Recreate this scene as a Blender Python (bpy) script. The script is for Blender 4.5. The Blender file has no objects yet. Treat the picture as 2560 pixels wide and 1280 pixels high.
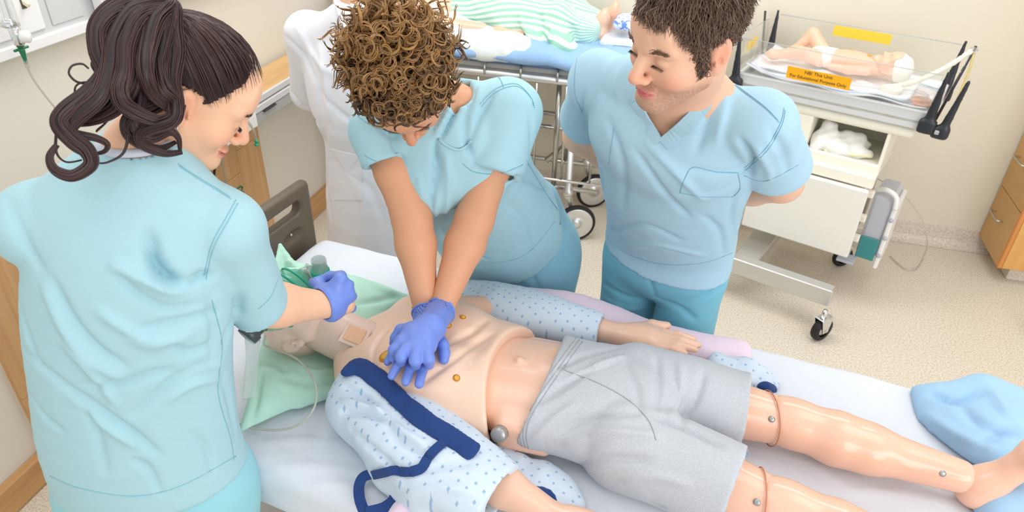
import bpy, math, random
import numpy as np
from mathutils import Vector, Matrix
from mathutils.bvhtree import BVHTree

# ------------------------------------------------------------------ camera
scene = bpy.context.scene
col = scene.collection
FPX = 1785.0
CAMH = 2.15
def nrm(v):
    v = np.asarray(v, float)
    return v / np.linalg.norm(v)
_dn = nrm([-70, 2760, FPX]); _yy = nrm([570, -1140, FPX]); _yy = nrm(_yy - _dn * np.dot(_yy, _dn))
_up = -_dn; _xx = np.cross(_yy, _up)
CM = np.array([_xx, _yy, _up])
CAM = np.array([0.0, 0.0, CAMH])
def ray(u, v): return CM @ nrm([u - 1280.0, v - 640.0, FPX])
def PT(u, v, t): return CAM + ray(u, v) * t
def PZ(u, v, z):
    d = ray(u, v); return CAM + d * ((z - CAMH) / d[2])
def PY(u, v, y):
    d = ray(u, v); return CAM + d * (y / d[1])
def PXX(u, v, x):
    d = ray(u, v); return CAM + d * (x / d[0])

cam_data = bpy.data.cameras.new('camera'); cam = bpy.data.objects.new('camera', cam_data); col.objects.link(cam)
cam_data.sensor_width = 36.0; cam_data.lens = FPX / 2560 * 36.0; cam_data.clip_start = 0.05
_r = CM[:, 0]; _u = -CM[:, 1]; _b = -CM[:, 2]
mw = Matrix.Identity(4)
for i in range(3):
    mw[i][0] = _r[i]; mw[i][1] = _u[i]; mw[i][2] = _b[i]; mw[i][3] = CAM[i]
cam.matrix_world = mw
scene.camera = cam
cam_data.dof.use_dof = True; cam_data.dof.focus_distance = 1.72; cam_data.dof.aperture_fstop = 5.6

# ------------------------------------------------------------------ light
world = bpy.data.worlds.new('world'); scene.world = world; world.use_nodes = True
bg = world.node_tree.nodes['Background']; bg.inputs[0].default_value = (0.98, 0.99, 1.0, 1); bg.inputs[1].default_value = 0.82
def area(name, loc, sx, sy, power, color=(1, 0.995, 0.985), target=None):
    d = bpy.data.lights.new(name, 'AREA'); d.shape = 'RECTANGLE'; d.size = sx; d.size_y = sy; d.energy = power; d.color = color
    o = bpy.data.objects.new(name, d); col.objects.link(o); o.location = loc
    if target is not None:
        o.rotation_euler = (Vector(target) - Vector(loc)).to_track_quat('-Z', 'Y').to_euler()
    return o
area('ceiling_area_light', (-0.9, 0.7, 3.0), 1.2, 1.2, 9)
area('ceiling_area_light', (1.2, 1.4, 3.0), 1.2, 1.2, 11)
area('ceiling_area_light', (0.4, 2.9, 3.0), 2.4, 0.6, 24)
area('ceiling_area_light', (-1.3, 2.6, 3.0), 1.2, 0.6, 20)  # extra lamp added above the white coat to brighten the back left
area('right_fill_light', (2.3, -0.9, 2.0), 2.6, 1.8, 62, (0.985, 0.99, 1.0), target=(-0.5, 2.6, 1.0))  # added fill from behind the camera's right, lifts the back; not a window
vs = scene.view_settings
vs.view_transform = 'Standard'; vs.look = 'None'; vs.gamma = 1.0; vs.use_curve_mapping = False
vs.exposure = 0.02

# ------------------------------------------------------------------ materials
def lin(c):
    c = np.asarray(c, float) / 255.0
    return tuple(np.where(c <= 0.04045, c / 12.92, ((c + 0.055) / 1.055) ** 2.4)) + (1.0,)
MATS = {}
def mat(name, rgb, rough=0.6, spec=0.5, var=0.04, vscale=8.0, bump=0.0, bscale=300.0, metal=0.0, attr=False, sss=0.0,
        transmission=0.0, alpha=1.0, coat=0.0, sheen=0.0):
    m = bpy.data.materials.new(name); m.use_nodes = True; nt = m.node_tree; b = nt.nodes['Principled BSDF']
    base = lin(rgb)
    tc = nt.nodes.new('ShaderNodeTexCoord')
    no = nt.nodes.new('ShaderNodeTexNoise'); no.inputs['Scale'].default_value = vscale; no.inputs['Detail'].default_value = 4
    nt.links.new(tc.outputs['Object'], no.inputs['Vector'])
    mr = nt.nodes.new('ShaderNodeMapRange'); mr.inputs[3].default_value = 1 - var; mr.inputs[4].default_value = 1 + var
    nt.links.new(no.outputs[0], mr.inputs[0])
    vm = nt.nodes.new('ShaderNodeVectorMath'); vm.operation = 'SCALE'
    if attr:
        at = nt.nodes.new('ShaderNodeAttribute'); at.attribute_name = 'Col'
        nt.links.new(at.outputs['Color'], vm.inputs[0])
    else:
        vm.inputs[0].default_value = base[:3]
    nt.links.new(mr.outputs[0], vm.inputs['Scale'])
    nt.links.new(vm.outputs[0], b.inputs['Base Color'])
    b.inputs['Roughness'].default_value = rough; b.inputs['Specular IOR Level'].default_value = spec; b.inputs['Metallic'].default_value = metal
    if sss > 0:
        b.inputs['Subsurface Weight'].default_value = sss; b.inputs['Subsurface Radius'].default_value = (0.012, 0.005, 0.003); b.inputs['Subsurface Scale'].default_value = 0.5
    b.inputs['Transmission Weight'].default_value = transmission; b.inputs['Alpha'].default_value = alpha
    b.inputs['Coat Weight'].default_value = coat; b.inputs['Sheen Weight'].default_value = sheen
    if bump > 0:
        bn = nt.nodes.new('ShaderNodeTexNoise'); bn.inputs['Scale'].default_value = bscale; bn.inputs['Detail'].default_value = 3
        nt.links.new(tc.outputs['Object'], bn.inputs['Vector'])
        bp = nt.nodes.new('ShaderNodeBump'); bp.inputs['Strength'].default_value = bump; bp.inputs['Distance'].default_value = 0.002
        nt.links.new(bn.outputs[0], bp.inputs['Height']); nt.links.new(bp.outputs[0], b.inputs['Normal'])
    MATS[name] = m
    return m
def fabric(name, rgb, var=0.05, bump=0.25, bscale=900, crease=0.35, cscale=7.0):
    """woven cloth: fine weave plus soft random creases in relief"""
    m = mat(name, rgb, 0.85, 0.2, var, 26, bump, bscale, sheen=0.1); nt = m.node_tree; tc = nt.nodes.new('ShaderNodeTexCoord')
    w = nt.nodes.new('ShaderNodeTexNoise'); w.noise_type = 'RIDGED_MULTIFRACTAL'; w.inputs['Scale'].default_value = cscale; w.inputs['Detail'].default_value = 2.5; w.inputs['Distortion'].default_value = 0.8
    nt.links.new(tc.outputs['Object'], w.inputs['Vector'])
    b = nt.nodes.new('ShaderNodeBump'); b.inputs['Strength'].default_value = crease; b.inputs['Distance'].default_value = 0.012; nt.links.new(w.outputs[0], b.inputs['Height'])
    f = [n for n in nt.nodes if n.type == 'BUMP' and n is not b][0]; nt.links.new(b.outputs[0], f.inputs['Normal'])
    return m

# ------------------------------------------------------------------ objects
def mesh_obj(name, V, F, m=None, parent=None, smooth=True, vcol=None):
    me = bpy.data.meshes.new(name)
    V = np.asarray(V, np.float32)
    if isinstance(F, np.ndarray):
        n = F.shape[1]; k = len(F)
        me.vertices.add(len(V)); me.vertices.foreach_set('co', V.ravel())
        me.loops.add(n * k); me.loops.foreach_set('vertex_index', F.astype(np.int32).ravel())
        me.polygons.add(k); me.polygons.foreach_set('loop_start', np.arange(0, n * k, n, dtype=np.int32))
        me.update(calc_edges=True)
    else:
        me.from_pydata(V.tolist(), [], [list(f) for f in F]); me.update()
    if smooth: me.polygons.foreach_set('use_smooth', [True] * len(me.polygons))
    if vcol is not None:
        a = me.color_attributes.new('Col', 'FLOAT_COLOR', 'POINT')
        c = np.ones((len(V), 4), np.float32); c[:, :3] = np.asarray(vcol)[:, :3]
        a.data.foreach_set('color', c.ravel())
    if m is not None: me.materials.append(m if not isinstance(m, str) else MATS[m])
    o = bpy.data.objects.new(name, me); col.objects.link(o)
    if parent is not None: o.parent = parent
    return o
def tag(o, label, cat, group=None, kind=None):
    if label: o['label'] = label
    if cat: o['category'] = cat
    if group: o['group'] = group
    if kind: o['kind'] = kind
    return o
def thing(name, label, cat, loc=(0, 0, 0), rz=0.0, group=None):
    o = bpy.data.objects.new(name, None); col.objects.link(o); o.location = loc; o.rotation_euler = (0, 0, rz)
    o.empty_display_size = 0.05
    return tag(o, label, cat, group)
def struct(o): o['kind'] = 'structure'; return o
def localise(o, root):
    """o holds world-space coordinates; keep them when parented to root"""
    rm = Matrix.LocRotScale(root.location, root.rotation_euler, root.scale)
    o.parent = root; o.matrix_parent_inverse = rm.inverted()
    return o

# ------------------------------------------------------------------ hard-surface mesh kit
class MB:
    def __init__(s): s.v = []; s.f = []
    def add(s, V, F):
        n = len(s.v); s.v.extend([tuple(map(float, p)) for p in V]); s.f.extend([tuple(int(i) + n for i in f) for f in F]); return s
    def box(s, c, d, R=None, bev=0.0):
        """box with chamfered edges, centre c, full size d, rotation R (3x3, columns = axes)"""
        hx, hy, hz = [x / 2 for x in d]
        b = min(bev, hx * .98, hy * .98, hz * .98)
        if b <= 0:
            V = [(x, y, z) for x in (-hx, hx) for y in (-hy, hy) for z in (-hz, hz)]
            F = [(0, 1, 3, 2), (4, 6, 7, 5), (0, 4, 5, 1), (2, 3, 7, 6), (0, 2, 6, 4), (1, 5, 7, 3)]
        else:
            V = []; idx = {}
            for sx in (-1, 1):
                for sy in (-1, 1):
                    for sz in (-1, 1):
                        for a in range(3):
                            p = [sx * (hx - b), sy * (hy - b), sz * (hz - b)]
                            p[a] = (sx * hx, sy * hy, sz * hz)[a]
                            idx[(sx, sy, sz, a)] = len(V); V.append(tuple(p))
            F = []
            I = lambda x, y, z, a: idx[(x, y, z, a)]
            for sg in (-1, 1):
                q = [I(sg, -1, -1, 0), I(sg, 1, -1, 0), I(sg, 1, 1, 0), I(sg, -1, 1, 0)]; F.append(q if sg > 0 else q[::-1])
                q = [I(-1, sg, -1, 1), I(-1, sg, 1, 1), I(1, sg, 1, 1), I(1, sg, -1, 1)]; F.append(q if sg > 0 else q[::-1])
                q = [I(-1, -1, sg, 2), I(1, -1, sg, 2), I(1, 1, sg, 2), I(-1, 1, sg, 2)]; F.append(q if sg > 0 else q[::-1])
            for s1 in (-1, 1):
                for s2 in (-1, 1):
                    q = [I(s1, s2, -1, 0), I(s1, s2, -1, 1), I(s1, s2, 1, 1), I(s1, s2, 1, 0)]; F.append(q if s1 * s2 > 0 else q[::-1])
                    q = [I(s1, -1, s2, 2), I(s1, -1, s2, 0), I(s1, 1, s2, 0), I(s1, 1, s2, 2)]; F.append(q[::-1] if s1 * s2 > 0 else q)
                    q = [I(-1, s1, s2, 1), I(-1, s1, s2, 2), I(1, s1, s2, 2), I(1, s1, s2, 1)]; F.append(q[::-1] if s1 * s2 < 0 else q)
            for sx in (-1, 1):
                for sy in (-1, 1):
                    for sz in (-1, 1):
                        t = [I(sx, sy, sz, 0), I(sx, sy, sz, 1), I(sx, sy, sz, 2)]; F.append(t if sx * sy * sz > 0 else t[::-1])
        V = np.array(V)
        if R is not None: V = V @ np.asarray(R).T
        return s.add(V + np.asarray(c), F)
    def tube(s, pts, r, n=10, cap=True, closed=False):
        P = np.array(pts, float); N = len(P); r = np.broadcast_to(np.asarray(r, float), (N,))
        if closed: T = np.roll(P, -1, 0) - np.roll(P, 1, 0)
        else: T = np.gradient(P, axis=0)
        T /= np.linalg.norm(T, axis=1)[:, None] + 1e-12
        u = np.cross(T[0], [0, 0, 1.0]);
        if np.linalg.norm(u) < 1e-3: u = np.cross(T[0], [1.0, 0, 0])
        u = nrm(u); V = []
        for i in range(N):
            u = u - T[i] * np.dot(u, T[i]); u = nrm(u); w = np.cross(T[i], u)
            for k in range(n):
                a = 2 * math.pi * k / n
                V.append(P[i] + r[i] * (math.cos(a) * u + math.sin(a) * w))
        F = []
        for i in range(N if closed else N - 1):
            j = (i + 1) % N
            for k in range(n):
                F.append((i * n + k, i * n + (k + 1) % n, j * n + (k + 1) % n, j * n + k))
        if cap and not closed:
            F.append(tuple(range(n))[::-1]); F.append(tuple((N - 1) * n + k for k in range(n)))
        return s.add(V, F)
    def lathe(s, prof, c, axis=(0, 0, 1), n=24, cap=True):
        """prof: (radius, height) pairs along axis from c"""
        ax = nrm(axis); u = np.cross(ax, [0, 0, 1.0])
        if np.linalg.norm(u) < 1e-3: u = np.array([1.0, 0, 0])
        u = nrm(u); w = np.cross(ax, u); V = []; F = []; m = len(prof)
        for (r, h) in prof:
            for k in range(n):
                a = 2 * math.pi * k / n
                V.append(np.asarray(c) + ax * h + r * (math.cos(a) * u + math.sin(a) * w))
        for i in range(m - 1):
            for k in range(n):
                F.append((i * n + k, i * n + (k + 1) % n, (i + 1) * n + (k + 1) % n, (i + 1) * n + k))
        if cap:
            F.append(tuple(range(n))[::-1]); F.append(tuple((m - 1) * n + k for k in range(n)))
        return s.add(V, F)
    def prism(s, poly, h0, h1, R=None, c=(0, 0, 0)):
        """extrude a 2D polygon (x, y) between z=h0 and z=h1"""
        n = len(poly); V = [(x, y, h0) for x, y in poly] + [(x, y, h1) for x, y in poly]
        F = [tuple(range(n))[::-1], tuple(range(n, 2 * n))] + [(i, (i + 1) % n, n + (i + 1) % n, n + i) for i in range(n)]
        V = np.array(V, float)
        if R is not None: V = V @ np.asarray(R).T
        return s.add(V + np.asarray(c), F)
    def build(s, name, m, parent=None, smooth=False, world=False):
        o = mesh_obj(name, s.v, s.f, m, None, smooth)
        if smooth:
            pass
        if parent is not None:
            if world: localise(o, parent)
            else: o.parent = parent
        return o
def rotz(a):
    c, s_ = math.cos(a), math.sin(a); return np.array([[c, -s_, 0], [s_, c, 0], [0, 0, 1.0]])
def frame(x=None, y=None, z=None):
    """columns x,y,z from two given directions (first given is kept)"""
    if z is not None and x is not None:
        z = nrm(z); x = nrm(np.asarray(x, float) - z * np.dot(x, z)); y = np.cross(z, x)
    elif z is not None and y is not None:
        z = nrm(z); y = nrm(np.asarray(y, float) - z * np.dot(y, z)); x = np.cross(y, z)
    elif x is not None and y is not None:
        x = nrm(x); y = nrm(np.asarray(y, float) - x * np.dot(y, x)); z = np.cross(x, y)
    return np.array([x, y, z]).T
def spline(pts, n=8, closed=False):
    """Catmull-Rom through pts (any dimension), n samples per span"""
    P = np.asarray(pts, float); N = len(P); out = []
    for i in range(N if closed else N - 1):
        if closed: p0, p1, p2, p3 = P[(i - 1) % N], P[i], P[(i + 1) % N], P[(i + 2) % N]
        else: p0, p1, p2, p3 = P[max(i - 1, 0)], P[i], P[i + 1], P[min(i + 2, N - 1)]
        for k in range(n):
            t = k / n
            out.append(0.5 * ((2 * p1) + (-p0 + p2) * t + (2 * p0 - 5 * p1 + 4 * p2 - p3) * t * t + (-p0 + 3 * p1 - 3 * p2 + p3) * t ** 3))
    if not closed: out.append(P[-1])
    return np.array(out)

# ------------------------------------------------------------------ soft bodies: signed distance fields meshed by surface nets
class Sdf:
    def __init__(s): s.ops = []
    def op(s, fn, lo, hi, k=0.0, mode='u'):
        s.ops.append((fn, np.asarray(lo, float), np.asarray(hi, float), k, mode)); return s
    def rc(s, a, b, ra, rb, k=0.02, mode='u'):
        a = np.asarray(a, float); b = np.asarray(b, float); ab = b - a; L2 = max(float(ab @ ab), 1e-9)
        def fn(X, Y, Z):
            px, py, pz = X - a[0], Y - a[1], Z - a[2]
            h = np.clip((px * ab[0] + py * ab[1] + pz * ab[2]) / L2, 0, 1)
            return np.sqrt((px - h * ab[0]) ** 2 + (py - h * ab[1]) ** 2 + (pz - h * ab[2]) ** 2) - (ra + h * (rb - ra))
        r = max(ra, rb)
        return s.op(fn, np.minimum(a, b) - r, np.maximum(a, b) + r, k, mode)
    def chain(s, pts, rad, k=0.02, mode='u'):
        for i in range(len(pts) - 1): s.rc(pts[i], pts[i + 1], rad[i], rad[i + 1], k if i == 0 else min(k, .012), mode)
        return s
    def ell(s, c, r, R=None, k=0.02, mode='u'):
        c = np.asarray(c, float); r = np.broadcast_to(np.asarray(r, float), (3,)); R = np.eye(3) if R is None else np.asarray(R)
        def fn(X, Y, Z):
            px, py, pz = X - c[0], Y - c[1], Z - c[2]
            l = [(px * R[0, i] + py * R[1, i] + pz * R[2, i]) / r[i] for i in range(3)]
            q = np.sqrt(l[0] ** 2 + l[1] ** 2 + l[2] ** 2) + 1e-9
            d = np.sqrt(px ** 2 + py ** 2 + pz ** 2)
            return np.where(q < 1e-3, -r.min(), (q - 1) * d / q)
        e = np.sqrt(((np.abs(R) * r) ** 2).sum(1))
        return s.op(fn, c - e, c + e, k, mode)
    def box(s, c, d, R=None, rad=0.01, k=0.01, mode='u'):
        c = np.asarray(c, float); h = np.asarray(d, float) / 2 - rad; R = np.eye(3) if R is None else np.asarray(R)
        def fn(X, Y, Z):
            px, py, pz = X - c[0], Y - c[1], Z - c[2]
            l = [np.abs(px * R[0, i] + py * R[1, i] + pz * R[2, i]) - h[i] for i in range(3)]
            out = np.sqrt(np.maximum(l[0], 0) ** 2 + np.maximum(l[1], 0) ** 2 + np.maximum(l[2], 0) ** 2)
            return out + np.minimum(np.maximum(np.maximum(l[0], l[1]), l[2]), 0) - rad
        e = (np.abs(R) * (h + rad)).sum(1)
        return s.op(fn, c - e, c + e, k, mode)
    def loft(s, st, side, sub=4, k=0.02, mode='u', off=0.0, up=None):
        """st: rows (cx,cy,cz, half width along side, half depth); elliptical tube through them"""
        A = spline([list(x[0]) + list(x[1:]) for x in st], sub)
        for i in range(len(A) - 1):
            a, b = A[i, :3], A[i + 1, :3]; ra, rb = A[i, 3:5] + off, A[i + 1, 3:5] + off
            s._eseg(a, b, ra, rb, side, k if i == 0 else 0.004, mode)
        return s
    def _eseg(s, a, b, ra, rb, side, k, mode):
        ab = b - a; L2 = max(float(ab @ ab), 1e-9); ax = ab / math.sqrt(L2)
        sd = nrm(np.asarray(side, float) - ax * np.dot(side, ax)); fr = np.cross(ax, sd)
        def fn(X, Y, Z):
            px, py, pz = X - a[0], Y - a[1], Z - a[2]
            h = np.clip((px * ab[0] + py * ab[1] + pz * ab[2]) / L2, 0, 1)
            wx, wy, wz = px - h * ab[0], py - h * ab[1], pz - h * ab[2]
            rs = ra[0] + h * (rb[0] - ra[0]); rf = ra[1] + h * (rb[1] - ra[1])
            us = wx * sd[0] + wy * sd[1] + wz * sd[2]; uf = wx * fr[0] + wy * fr[1] + wz * fr[2]; ua = wx * ax[0] + wy * ax[1] + wz * ax[2]
            q = np.sqrt((us / rs) ** 2 + (uf / rf) ** 2 + (ua / np.minimum(rs, rf)) ** 2) + 1e-6
            d = np.sqrt(us * us + uf * uf + ua * ua)
            return np.where(q < 0.02, -np.minimum(rs, rf), (q - 1) * d / q)
        r = max(ra.max(), rb.max())
        s.op(fn, np.minimum(a, b) - r, np.maximum(a, b) + r, k, mode)
    def cut(s, p, n, lo, hi, k=0.003):
        """remove the side that n points to, inside lo..hi"""
        p = np.asarray(p, float); n = nrm(n)
        def fn(X, Y, Z): return -((X - p[0]) * n[0] + (Y - p[1]) * n[1] + (Z - p[2]) * n[2])
        return s.op(fn, lo, hi, k, 'hs')
    def cutr(s, p, n, r, k=0.003, ln=.22):
        """cut everything beyond p along n, inside a cylinder of radius r"""
        p = np.asarray(p, float); n = nrm(n); q = p + n * ln
        def fn(X, Y, Z):
            px, py, pz = X - p[0], Y - p[1], Z - p[2]; a = px * n[0] + py * n[1] + pz * n[2]
            rad = np.sqrt(np.maximum(px * px + py * py + pz * pz - a * a, 0)) - r
            return np.maximum(np.maximum(-a, rad), a - ln)
        return s.op(fn, np.minimum(p, q) - r, np.maximum(p, q) + r, k, 's')
    def mesh(s, cell, pad=3):
        un = [o for o in s.ops if o[4] == 'u']
        lo = np.min([o[1] for o in un], 0) - pad * cell; hi = np.max([o[2] for o in un], 0) + pad * cell
        n = np.ceil((hi - lo) / cell).astype(int) + 1
        ax = [lo[i] + cell * np.arange(n[i]) for i in range(3)]
        G = np.full(n, 1.0, np.float32)
        for fn, a, b, k, mode in s.ops:
            m = k + 2.5 * cell
            i0 = np.clip(np.floor((a - m - lo) / cell).astype(int), 0, n - 1); i1 = np.clip(np.ceil((b + m - lo) / cell).astype(int) + 1, 1, n)
            if np.any(i1 <= i0): continue
            sl = tuple(slice(i0[i], i1[i]) for i in range(3)); g = G[sl]
            X = ax[0][sl[0]][:, None, None].astype(np.float32); Y = ax[1][sl[1]][None, :, None].astype(np.float32); Z = ax[2][sl[2]][None, None, :].astype(np.float32)
            d = fn(X, Y, Z).astype(np.float32)
            if mode == 'u':
                if k > 0:
                    h = np.maximum(k - np.abs(g - d), 0) / k; r = np.minimum(g, d) - h * h * k * 0.25
                else: r = np.minimum(g, d)
            else:
                e = -d
                if k > 0:
                    h = np.maximum(k - np.abs(g - e), 0) / k; r = np.maximum(g, e) + h * h * k * 0.25
                else: r = np.maximum(g, e)
            G[sl] = r
        return surface_nets(G, lo, cell)
def surface_nets(G, lo, cell):
    ins = G < 0; n = G.shape
    c = ins[:-1, :-1, :-1].astype(np.int8)
    cnt = np.zeros_like(c)
    for dx in (0, 1):
        for dy in (0, 1):
            for dz in (0, 1):
                cnt += ins[dx:n[0] - 1 + dx, dy:n[1] - 1 + dy, dz:n[2] - 1 + dz]
    act = (cnt > 0) & (cnt < 8)
    I = np.argwhere(act); N = len(I)
    idm = np.full(act.shape, -1, np.int32); idm[act] = np.arange(N)
    cor = [(x, y, z) for x in (0, 1) for y in (0, 1) for z in (0, 1)]
    val = {o: G[I[:, 0] + o[0], I[:, 1] + o[1], I[:, 2] + o[2]] for o in cor}
    acc = np.zeros((N, 3)); w = np.zeros(N)
    for o in cor:
        for a in range(3):
            if o[a] == 1: continue
            p = list(o); p[a] = 1; p = tuple(p)
            v0, v1 = val[o], val[p]; m = (v0 < 0) != (v1 < 0)
            t = np.where(m, v0 / np.where(m, v0 - v1, 1), 0)
            q = np.tile(np.array(o, float), (N, 1)); q[:, a] = t
            acc[m] += q[m]; w[m] += 1
    V = lo + (I + acc / w[:, None]) * cell
    Fs = []
    for a in range(3):
        b, d = (a + 1) % 3, (a + 2) % 3
        s0 = [slice(None)] * 3; s1 = [slice(None)] * 3
        s0[a] = slice(0, n[a] - 1); s1[a] = slice(1, n[a])
        A = ins[tuple(s0)]; B = ins[tuple(s1)]
        E = np.argwhere(A != B)
        E = E[(E[:, b] > 0) & (E[:, d] > 0) & (E[:, b] < n[b] - 1) & (E[:, d] < n[d] - 1)]
        def cid(ob, od):
            J = E.copy(); J[:, b] -= ob; J[:, d] -= od; return idm[J[:, 0], J[:, 1], J[:, 2]]
        q = np.stack([cid(1, 1), cid(0, 1), cid(0, 0), cid(1, 0)], 1)
        flip = ~A[E[:, 0], E[:, 1], E[:, 2]]
        q[flip] = q[flip][:, ::-1]
        Fs.append(q)
    F = np.concatenate(Fs); F = F[(F >= 0).all(1)]
    return V, F
def keep_largest(V, F):
    """drop loose specks: keep only the biggest connected piece"""
    lab = np.arange(len(V))
    while True:
        m = lab[F].min(1); new = lab.copy()
        for i in range(F.shape[1]): np.minimum.at(new, F[:, i], m)
        new = new[new]
        if (new == lab).all(): break
        lab = new
    ids, cnt = np.unique(lab[F[:, 0]], return_counts=True); k = lab[F[:, 0]] == ids[cnt.argmax()]
    F = F[k]; u = np.unique(F); mp = np.full(len(V), -1); mp[u] = np.arange(len(u)); return V[u], mp[F]
def vnormals(V, F):
    n = np.cross(V[F[:, 2]] - V[F[:, 0]], V[F[:, 3 if F.shape[1] == 4 else 1]] - V[F[:, 1 if F.shape[1] == 4 else 0]])
    if F.shape[1] == 3: n = np.cross(V[F[:, 1]] - V[F[:, 0]], V[F[:, 2]] - V[F[:, 0]])
    N = np.zeros_like(V)
    for i in range(F.shape[1]):
        for a in range(3): N[:, a] += np.bincount(F[:, i], n[:, a], len(V))
    return N / (np.linalg.norm(N, axis=1)[:, None] + 1e-12)
def smooth(V, F, it=2, lam=0.5):
    E = np.concatenate([F[:, [i, (i + 1) % F.shape[1]]] for i in range(F.shape[1])])
    deg = np.bincount(E.ravel(), minlength=len(V))[:, None]
    for _ in range(it):
        A = np.zeros_like(V)
        for a in range(3): A[:, a] = np.bincount(E[:, 0], V[E[:, 1], a], len(V)) + np.bincount(E[:, 1], V[E[:, 0], a], len(V))
        V = V + lam * (A / np.maximum(deg, 1) - V)
    return V
def bvh(V, F): return BVHTree.FromPolygons(np.asarray(V).tolist(), np.asarray(F).tolist())
def hit(tree, u, v, default=None):
    loc, n, i, d = tree.ray_cast(Vector(CAM), Vector(ray(u, v)))
    return (np.array(loc), np.array(n)) if loc is not None else (None, None)
def trace(tree, px, n=10, lift=0.0, sp=True):
    """pixels -> points on the surface the camera sees there"""
    Q = spline(px, n) if sp and len(px) > 2 else spline([px[0], px[1]], n)
    out = []
    for q in Q:
        p, nn = hit(tree, *q)
        if p is None: continue
        if np.dot(nn, CAM - p) < 0: nn = -nn
        out.append(p + nn * lift)
    return np.array(out)
def dist_poly(V, P):
    """distance of every V to polyline P, and the 0..1 position along it"""
    best = np.full(len(V), 9.0); tb = np.zeros(len(V)); m = len(P) - 1
    for i in range(m):
        a, b = P[i], P[i + 1]; ab = b - a; L = max(ab @ ab, 1e-12)
        h = np.clip(((V - a) @ ab) / L, 0, 1); d = np.linalg.norm(V - a - h[:, None] * ab, axis=1)
        u = d < best; best[u] = d[u]; tb[u] = (i + h[u]) / m
    return best, tb
def folds(V, F, items, tree=None):
    """items: (pixels, height, width): ridge (height>0) or crease (height<0) pressed into the cloth along the traced line"""
    tree = tree or bvh(V, F); N = vnormals(V, F); D = np.zeros(len(V))
    for px, h, w in items:
        P = trace(tree, px, 5)
        if len(P) < 2: continue
        lo = P.min(0) - 3 * w; hi = P.max(0) + 3 * w
        m = np.where(((V > lo) & (V < hi)).all(1))[0]
        if len(m) == 0: continue
        d, t = dist_poly(V[m], P)
        D[m] += 1.75 * h * np.exp(-(d / (.75 * w)) ** 2) * np.sin(np.pi * np.clip(t * .9 + .05, 0, 1)) ** 0.6
    return V + N * D[:, None]
def rumple(V, F, amp, scale, seed=0, aniso=(1, 1, 1)):
    """gentle random undulation of cloth, sum of sines"""
    r = np.random.RandomState(seed); N = vnormals(V, F); D = np.zeros(len(V))
    for i in range(14):
        k = r.normal(size=3) * scale * np.asarray(aniso); ph = r.uniform(0, 6.28)
        k2 = r.normal(size=3) * scale * .5
        D += np.sin(V @ k + ph + 1.5 * np.sin(V @ k2 + ph * 2)) / 14 ** .5
    return V + N * (amp * D)[:, None]
def tubes(P, R, sides=4, seed=0):
    """many strands at once. P (S,N,3), R (S,N)"""
    S, N, _ = P.shape
    T = np.gradient(P, axis=1); T /= np.linalg.norm(T, axis=2, keepdims=True) + 1e-9
    ref = np.random.RandomState(seed).normal(size=(S, 1, 3)); ref = np.broadcast_to(ref, P.shape)
    U = ref - T * (ref * T).sum(2, keepdims=True); U /= np.linalg.norm(U, axis=2, keepdims=True) + 1e-9
    W = np.cross(T, U); V = []
    for k in range(sides):
        a = 2 * math.pi * k / sides
        V.append(P + R[..., None] * (math.cos(a) * U + math.sin(a) * W))
    V = np.stack(V, 2).reshape(-1, 3)
    s, i, k = np.meshgrid(np.arange(S), np.arange(N - 1), np.arange(sides), indexing='ij')
    b = s * N * sides; k1 = (k + 1) % sides
    F = np.stack([b + i * sides + k, b + i * sides + k1, b + (i + 1) * sides + k1, b + (i + 1) * sides + k], -1).reshape(-1, 4)
    return V, F
def merge(parts):
    V = []; F = []; n = 0
    for v, f in parts: V.append(v); F.append(f + n); n += len(v)
    return np.concatenate(V), np.concatenate(F)
def line_tube(name, pts, r, m, parent, world=True, n=6):
    b = MB().tube(pts, r, n); return b.build(name, m, parent, True, world)
# ------------------------------------------------------------------ shared materials
mat('wall_paint', (224, 217, 199), 0.75, 0.3, 0.015, 3, 0.05, 400)
mat('wall_paint_pale', (228, 221, 207), 0.75, 0.3, 0.015, 3, 0.05, 400)
def floor_material(name, a, b, c):
    m = mat(name, a, 0.42, 0.4, 0.04, 2.5); nt = m.node_tree; bs = nt.nodes['Principled BSDF']
    tc = nt.nodes.new('ShaderNodeTexCoord'); no = nt.nodes.new('ShaderNodeTexNoise'); no.inputs['Scale'].default_value = 130; no.inputs['Detail'].default_value = 2.5
    nt.links.new(tc.outputs['Object'], no.inputs['Vector'])
    r = nt.nodes.new('ShaderNodeValToRGB'); e = r.color_ramp.elements
    e[0].position = 0.36; e[0].color = lin(b); e[1].position = 0.62; e[1].color = lin(c)
    k = e.new(0.48); k.color = lin(a)
    nt.links.new(no.outputs[0], r.inputs[0]); nt.links.new(r.outputs[0], bs.inputs['Base Color'])
    return m
floor_material('floor_vinyl', (216, 206, 188), (198, 184, 163), (228, 219, 203))
floor_material('cove_vinyl', (216, 203, 190), (203, 186, 172), (226, 216, 205))
def wood_material(name, a, b, scale=(1, 1, 1), rough=0.4):
    m = mat(name, a, rough, 0.4); nt = m.node_tree; bs = nt.nodes['Principled BSDF']
    tc = nt.nodes.new('ShaderNodeTexCoord'); mp = nt.nodes.new('ShaderNodeMapping'); mp.inputs['Scale'].default_value = scale
    no = nt.nodes.new('ShaderNodeTexNoise'); no.inputs['Scale'].default_value = 3.0; no.inputs['Detail'].default_value = 6; no.inputs['Distortion'].default_value = 0.6
    nt.links.new(tc.outputs['Object'], mp.inputs['Vector']); nt.links.new(mp.outputs[0], no.inputs['Vector'])
    r = nt.nodes.new('ShaderNodeValToRGB'); e = r.color_ramp.elements
    e[0].position = 0.3; e[0].color = lin(b); e[1].position = 0.68; e[1].color = lin(a)
    nt.links.new(no.outputs[0], r.inputs[0]); nt.links.new(r.outputs[0], bs.inputs['Base Color'])
    return m
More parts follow.
